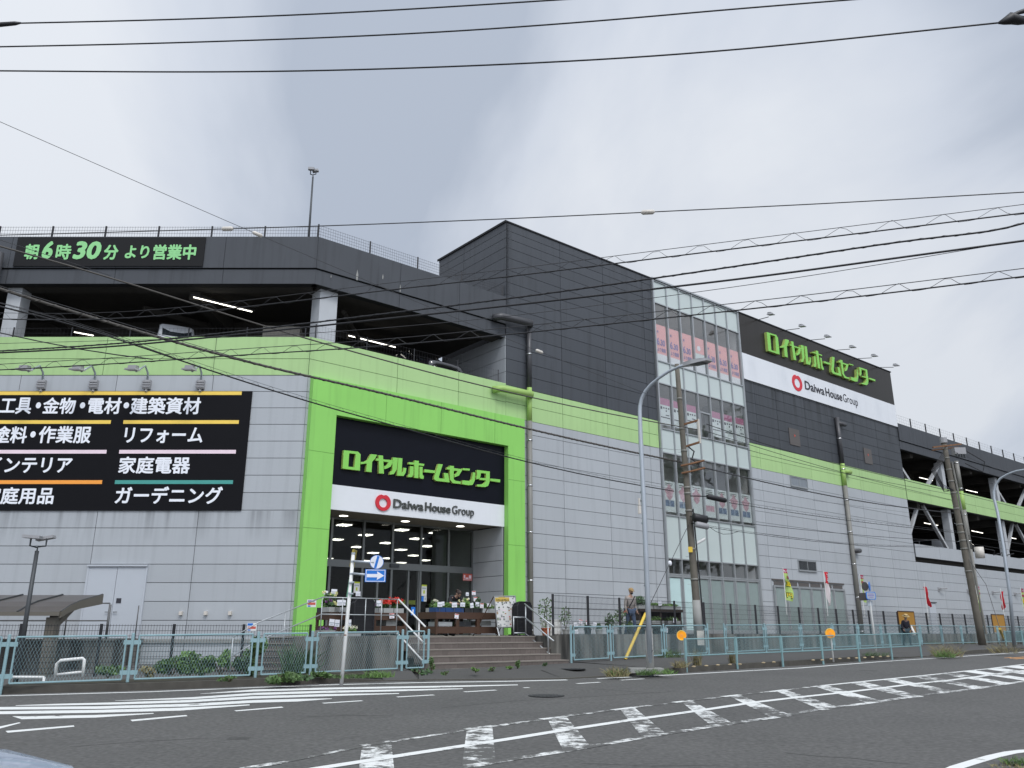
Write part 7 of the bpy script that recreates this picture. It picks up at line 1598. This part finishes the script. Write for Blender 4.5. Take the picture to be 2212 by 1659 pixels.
# high wires across the top
t = cable('topmost black wire crossing the upper left of the sky, with a dark clamp', [(0, 51), (300, 44.5), (560, 36), (800, 25), (1000, 13), (1200, 0)], 12, 11, .011, e=300, l=60)
m = MB(); a = ZC(2, 53, 11.95); b = ZC(46, 49.5, 12); m.tube([a-(b-a)*.6, a, a.lerp(b, .7), b], [.03, .035, .03, .012], 8); m.build('clamp', 'cable', t, True)
cable('second highest black wire, leaving the top edge at the right', [(0, 101), (300, 95), (700, 82), (1000, 67), (1300, 45), (1600, 18), (1830, 0)], 12, 10.5, .011, e=300, l=200)
t = cable('third highest black wire sagging across to a dark clamp at the upper right corner', [(0, 153), (400, 156), (650, 154), (900, 147), (1100, 139), (1350, 126), (1600, 107), (1850, 82), (2050, 60), (2170, 48)], 11.8, 10.2, .0115, l=200)
m = MB(); zt_ = zoom(3500, 0, .24116)
Pq = [ZC(*zt_(x, y), 10.15) for x, y in ((1790, 375), (1870, 355), (1990, 300), (2120, 330), (2230, 330))]; m.tube(Pq, [.015, .04, .075, .06, .05], 8); m.build('clamp', 'cable', t, True)
m = MB(); m.tube([ZC(*zt_(x, y), 10.15) for x, y in ((1950, 290), (2060, 240), (2120, 205), (2206, 180), (2400, 110))], [.03, .03, .025, .03, .03], 8); m.build('clamp_arm', 'cable', t, True)
cable('thin wire slanting down from the left edge over the roof fence to the dark block', [(0, 263), (180, 342), (370, 425), (497, 481), (545, 502), (760, 592), (1000, 695), (1170, 761), (1210, 777), (1395, 850)], 15, 22, .006, 'wire', l=200, insul=(.39, .842))
cable('thin wire with two pale insulators rising gently right above the roofs', [(0, 508), (200, 503), (495, 494), (700, 488.5), (1090, 473), (1395, 458.5), (1800, 439), (2212, 415)], 15, 12.5, .010, 'wire', l=200, e=200, insul=(.224, .63))
cable('highest lashed cable with spiral hanger crossing the block from left to upper right', [(0, 689), (143, 694), (276, 691), (548, 662), (820, 628), (1096, 598.5), (1370, 564), (1645, 530), (1930, 495), (2212, 460)], 15, 10.5, .0105, lash=(.12, .005, .62), l=200, e=250)
cable('black twisted cable below the highest lashed one, rising to the right', [(0, 758), (233, 747), (335, 736), (548, 713), (820, 679), (1097, 646), (1404, 602.7), (1645, 567), (1905, 528), (2060, 501), (2105, 508), (2150, 507), (2185, 496), (2212, 482)], 15, 10.5, .0135, twist=True, l=200, e=200)
cable('thick black cable next below the twisted one, rising to the right', [(0, 762), (233, 752), (548, 719), (820, 690), (1097, 661), (1370, 629), (1645, 597.8), (1930, 558), (2212, 520)], 15, 10.5, .0155, l=200, e=250)
cable('thin wire rising past the top of the glazed tower to the right edge', [(0, 742), (548, 728), (800, 712), (1097, 685), (1370, 649), (1645, 612.5), (1930, 567), (2080, 541)], 15.5, 11, .005, 'wire', l=200, e=200)
cable('lowest rising lashed cable with spiral hanger across the green band and tower', [(0, 799), (274, 785), (548, 764), (700, 757), (820, 749), (1097, 723), (1370, 694), (1645, 665), (1930, 632), (2212, 597)], 15, 10.5, .0105, lash=(.11, .0062, .60), l=200, e=250)
# wires running along the far side from the left to the first pole
zcp = p1Y*CP+(YP(1490, 930, p1Y).z-EYE)*SP
cable('dark cable from the upper left edge slanting down across the parapets to the pole bracket', [(0, 532), (154, 573), (377, 642.5), (548, 699), (696, 742), (849, 784), (1000, 824), (1152, 862), (1380, 907.5), (1510, 928.6)], 17, zcp, .020, 'wireg', l=120)
cable('thin wire just above the dark slanting cable at the left edge', [(0, 518), (60, 535), (154, 567), (240, 596)], 17, 18.5, .006, 'wire', l=100)
cable('thick twisted grey cable slanting from the left edge down to the first pole', [(0, 624), (161, 676), (372, 737), (548, 788), (821, 846), (1097, 917), (1250, 952), (1383, 982), (1475, 999)], 17, zcp, .032, 'wireg', twist=True, l=120)
cable('wire lying just above the thick twisted grey cable', [(0, 618), (161, 668), (372, 730), (548, 784)], 17, 20, .007, 'wire', l=100)
cable('black lashed cable slanting from the left edge, under the thick one, to the first pole', [(0, 662), (173, 697), (290, 747), (372, 775), (476, 808), (658, 866), (728, 888), (856, 919), (1094, 990), (1262, 1028), (1383, 1051), (1455, 1061)], 17, zcp, .019, lash=(.085, .005, .42), l=120)
cable('black cable from the left edge joining the lashed cables over the green band', [(0, 655), (120, 681), (220, 711), (300, 744), (372, 771)], 17, 19, .008, 'wire', l=100)
cable('lower black cable from the left edge meeting the rising cables on the green band', [(0, 719), (104, 743), (173, 763), (270, 779), (330, 776)], 17, 16.5, .012, l=100)
# from the first pole to the second
zc2 = p2Y*CP+(YP(2055, 1080, p2Y).z-EYE)*SP
for lb, pts, r, k in [
    ('upper dark cable from the pole bracket to the second pole', [(1526, 916), (1570, 935), (1756, 993), (1810, 1004), (1930, 1031), (2053, 1061)], .016, 0),
    ('middle wire from the pole bracket to the second pole', [(1524, 931), (1640, 967), (1756, 1003), (1825, 1030), (1940, 1053), (2055, 1080)], .012, 0),
    ('lower wire from the pole bracket to the second pole', [(1530, 948), (1646, 983), (1756, 1012), (1900, 1040), (2055, 1068)], .011, 0),
    ('thick twisted cable sagging from the first pole to the second', [(1475, 999), (1526, 1010.5), (1640, 1040), (1755.6, 1070), (1812, 1081), (1930, 1098), (2060, 1108.5)], .024, 1),
    ('lashed cable from the long black closure to the second pole', [(1575, 1086), (1640, 1098), (1756, 1115), (1812, 1124), (1966, 1141.5), (2078, 1152)], .012, 2),
    ('plain dark wire from the black box on the first pole to the second', [(1530, 1121), (1640, 1137), (1756, 1147), (1900, 1162), (2081, 1170)], .011, 0),
    ('loose double wire from the grey case on the first pole, ending mid wall', [(1532, 1139), (1600, 1150), (1756, 1173), (1830, 1182), (1980, 1184), (2040, 1182)], .010, 3)]:
    cable(lb, pts, zcp, zc2, r, 'cable' if k != 1 else 'wire', twist=(k == 1), lash=((.10, .006, .6) if k == 2 else (.06, .006, .9) if k == 3 else None), group='cables between the two utility poles')
cable('thin wire between the small white insulator and the lower right deck', [(1756, 1081), (1890, 1098), (2060, 1120)], zcp*1.1, zc2, .005, 'wire', group='cables between the two utility poles')
zc3 = zc2
for lb, pts, r in [('dark cable running on from the second pole over the upper deck', [(2053, 1061), (2075, 1065), (2150, 1084), (2212, 1100)], .014), ('wire running on from the second pole across the lower deck', [(2078, 1155), (2100, 1157), (2160, 1168), (2212, 1176)], .012), ('thin wire running from the second pole top over the deck to the right', [(2060, 975), (2080, 985), (2140, 1008), (2212, 1038)], .010), ('lowest wire running on from the second pole to the right edge', [(2081, 1172), (2140, 1183), (2212, 1193)], .010)]:
    cable(lb, pts, zc3, zc3*1.15, r, e=150, group='cables beyond the second utility pole')
cable('looping wire hanging under the grey case on the first pole', [(1532, 1138), (1545, 1162), (1560, 1172), (1578, 1163), (1595, 1148)], zcp, zcp*1.02, .010, group='cables between the two utility poles')
cable('slack wire from the curved street lamp to the first pole', [(1391, 962), (1410, 976), (1445, 980), (1480, 972)], 23, zcp, .006, 'wire', group='cables between the two utility poles')
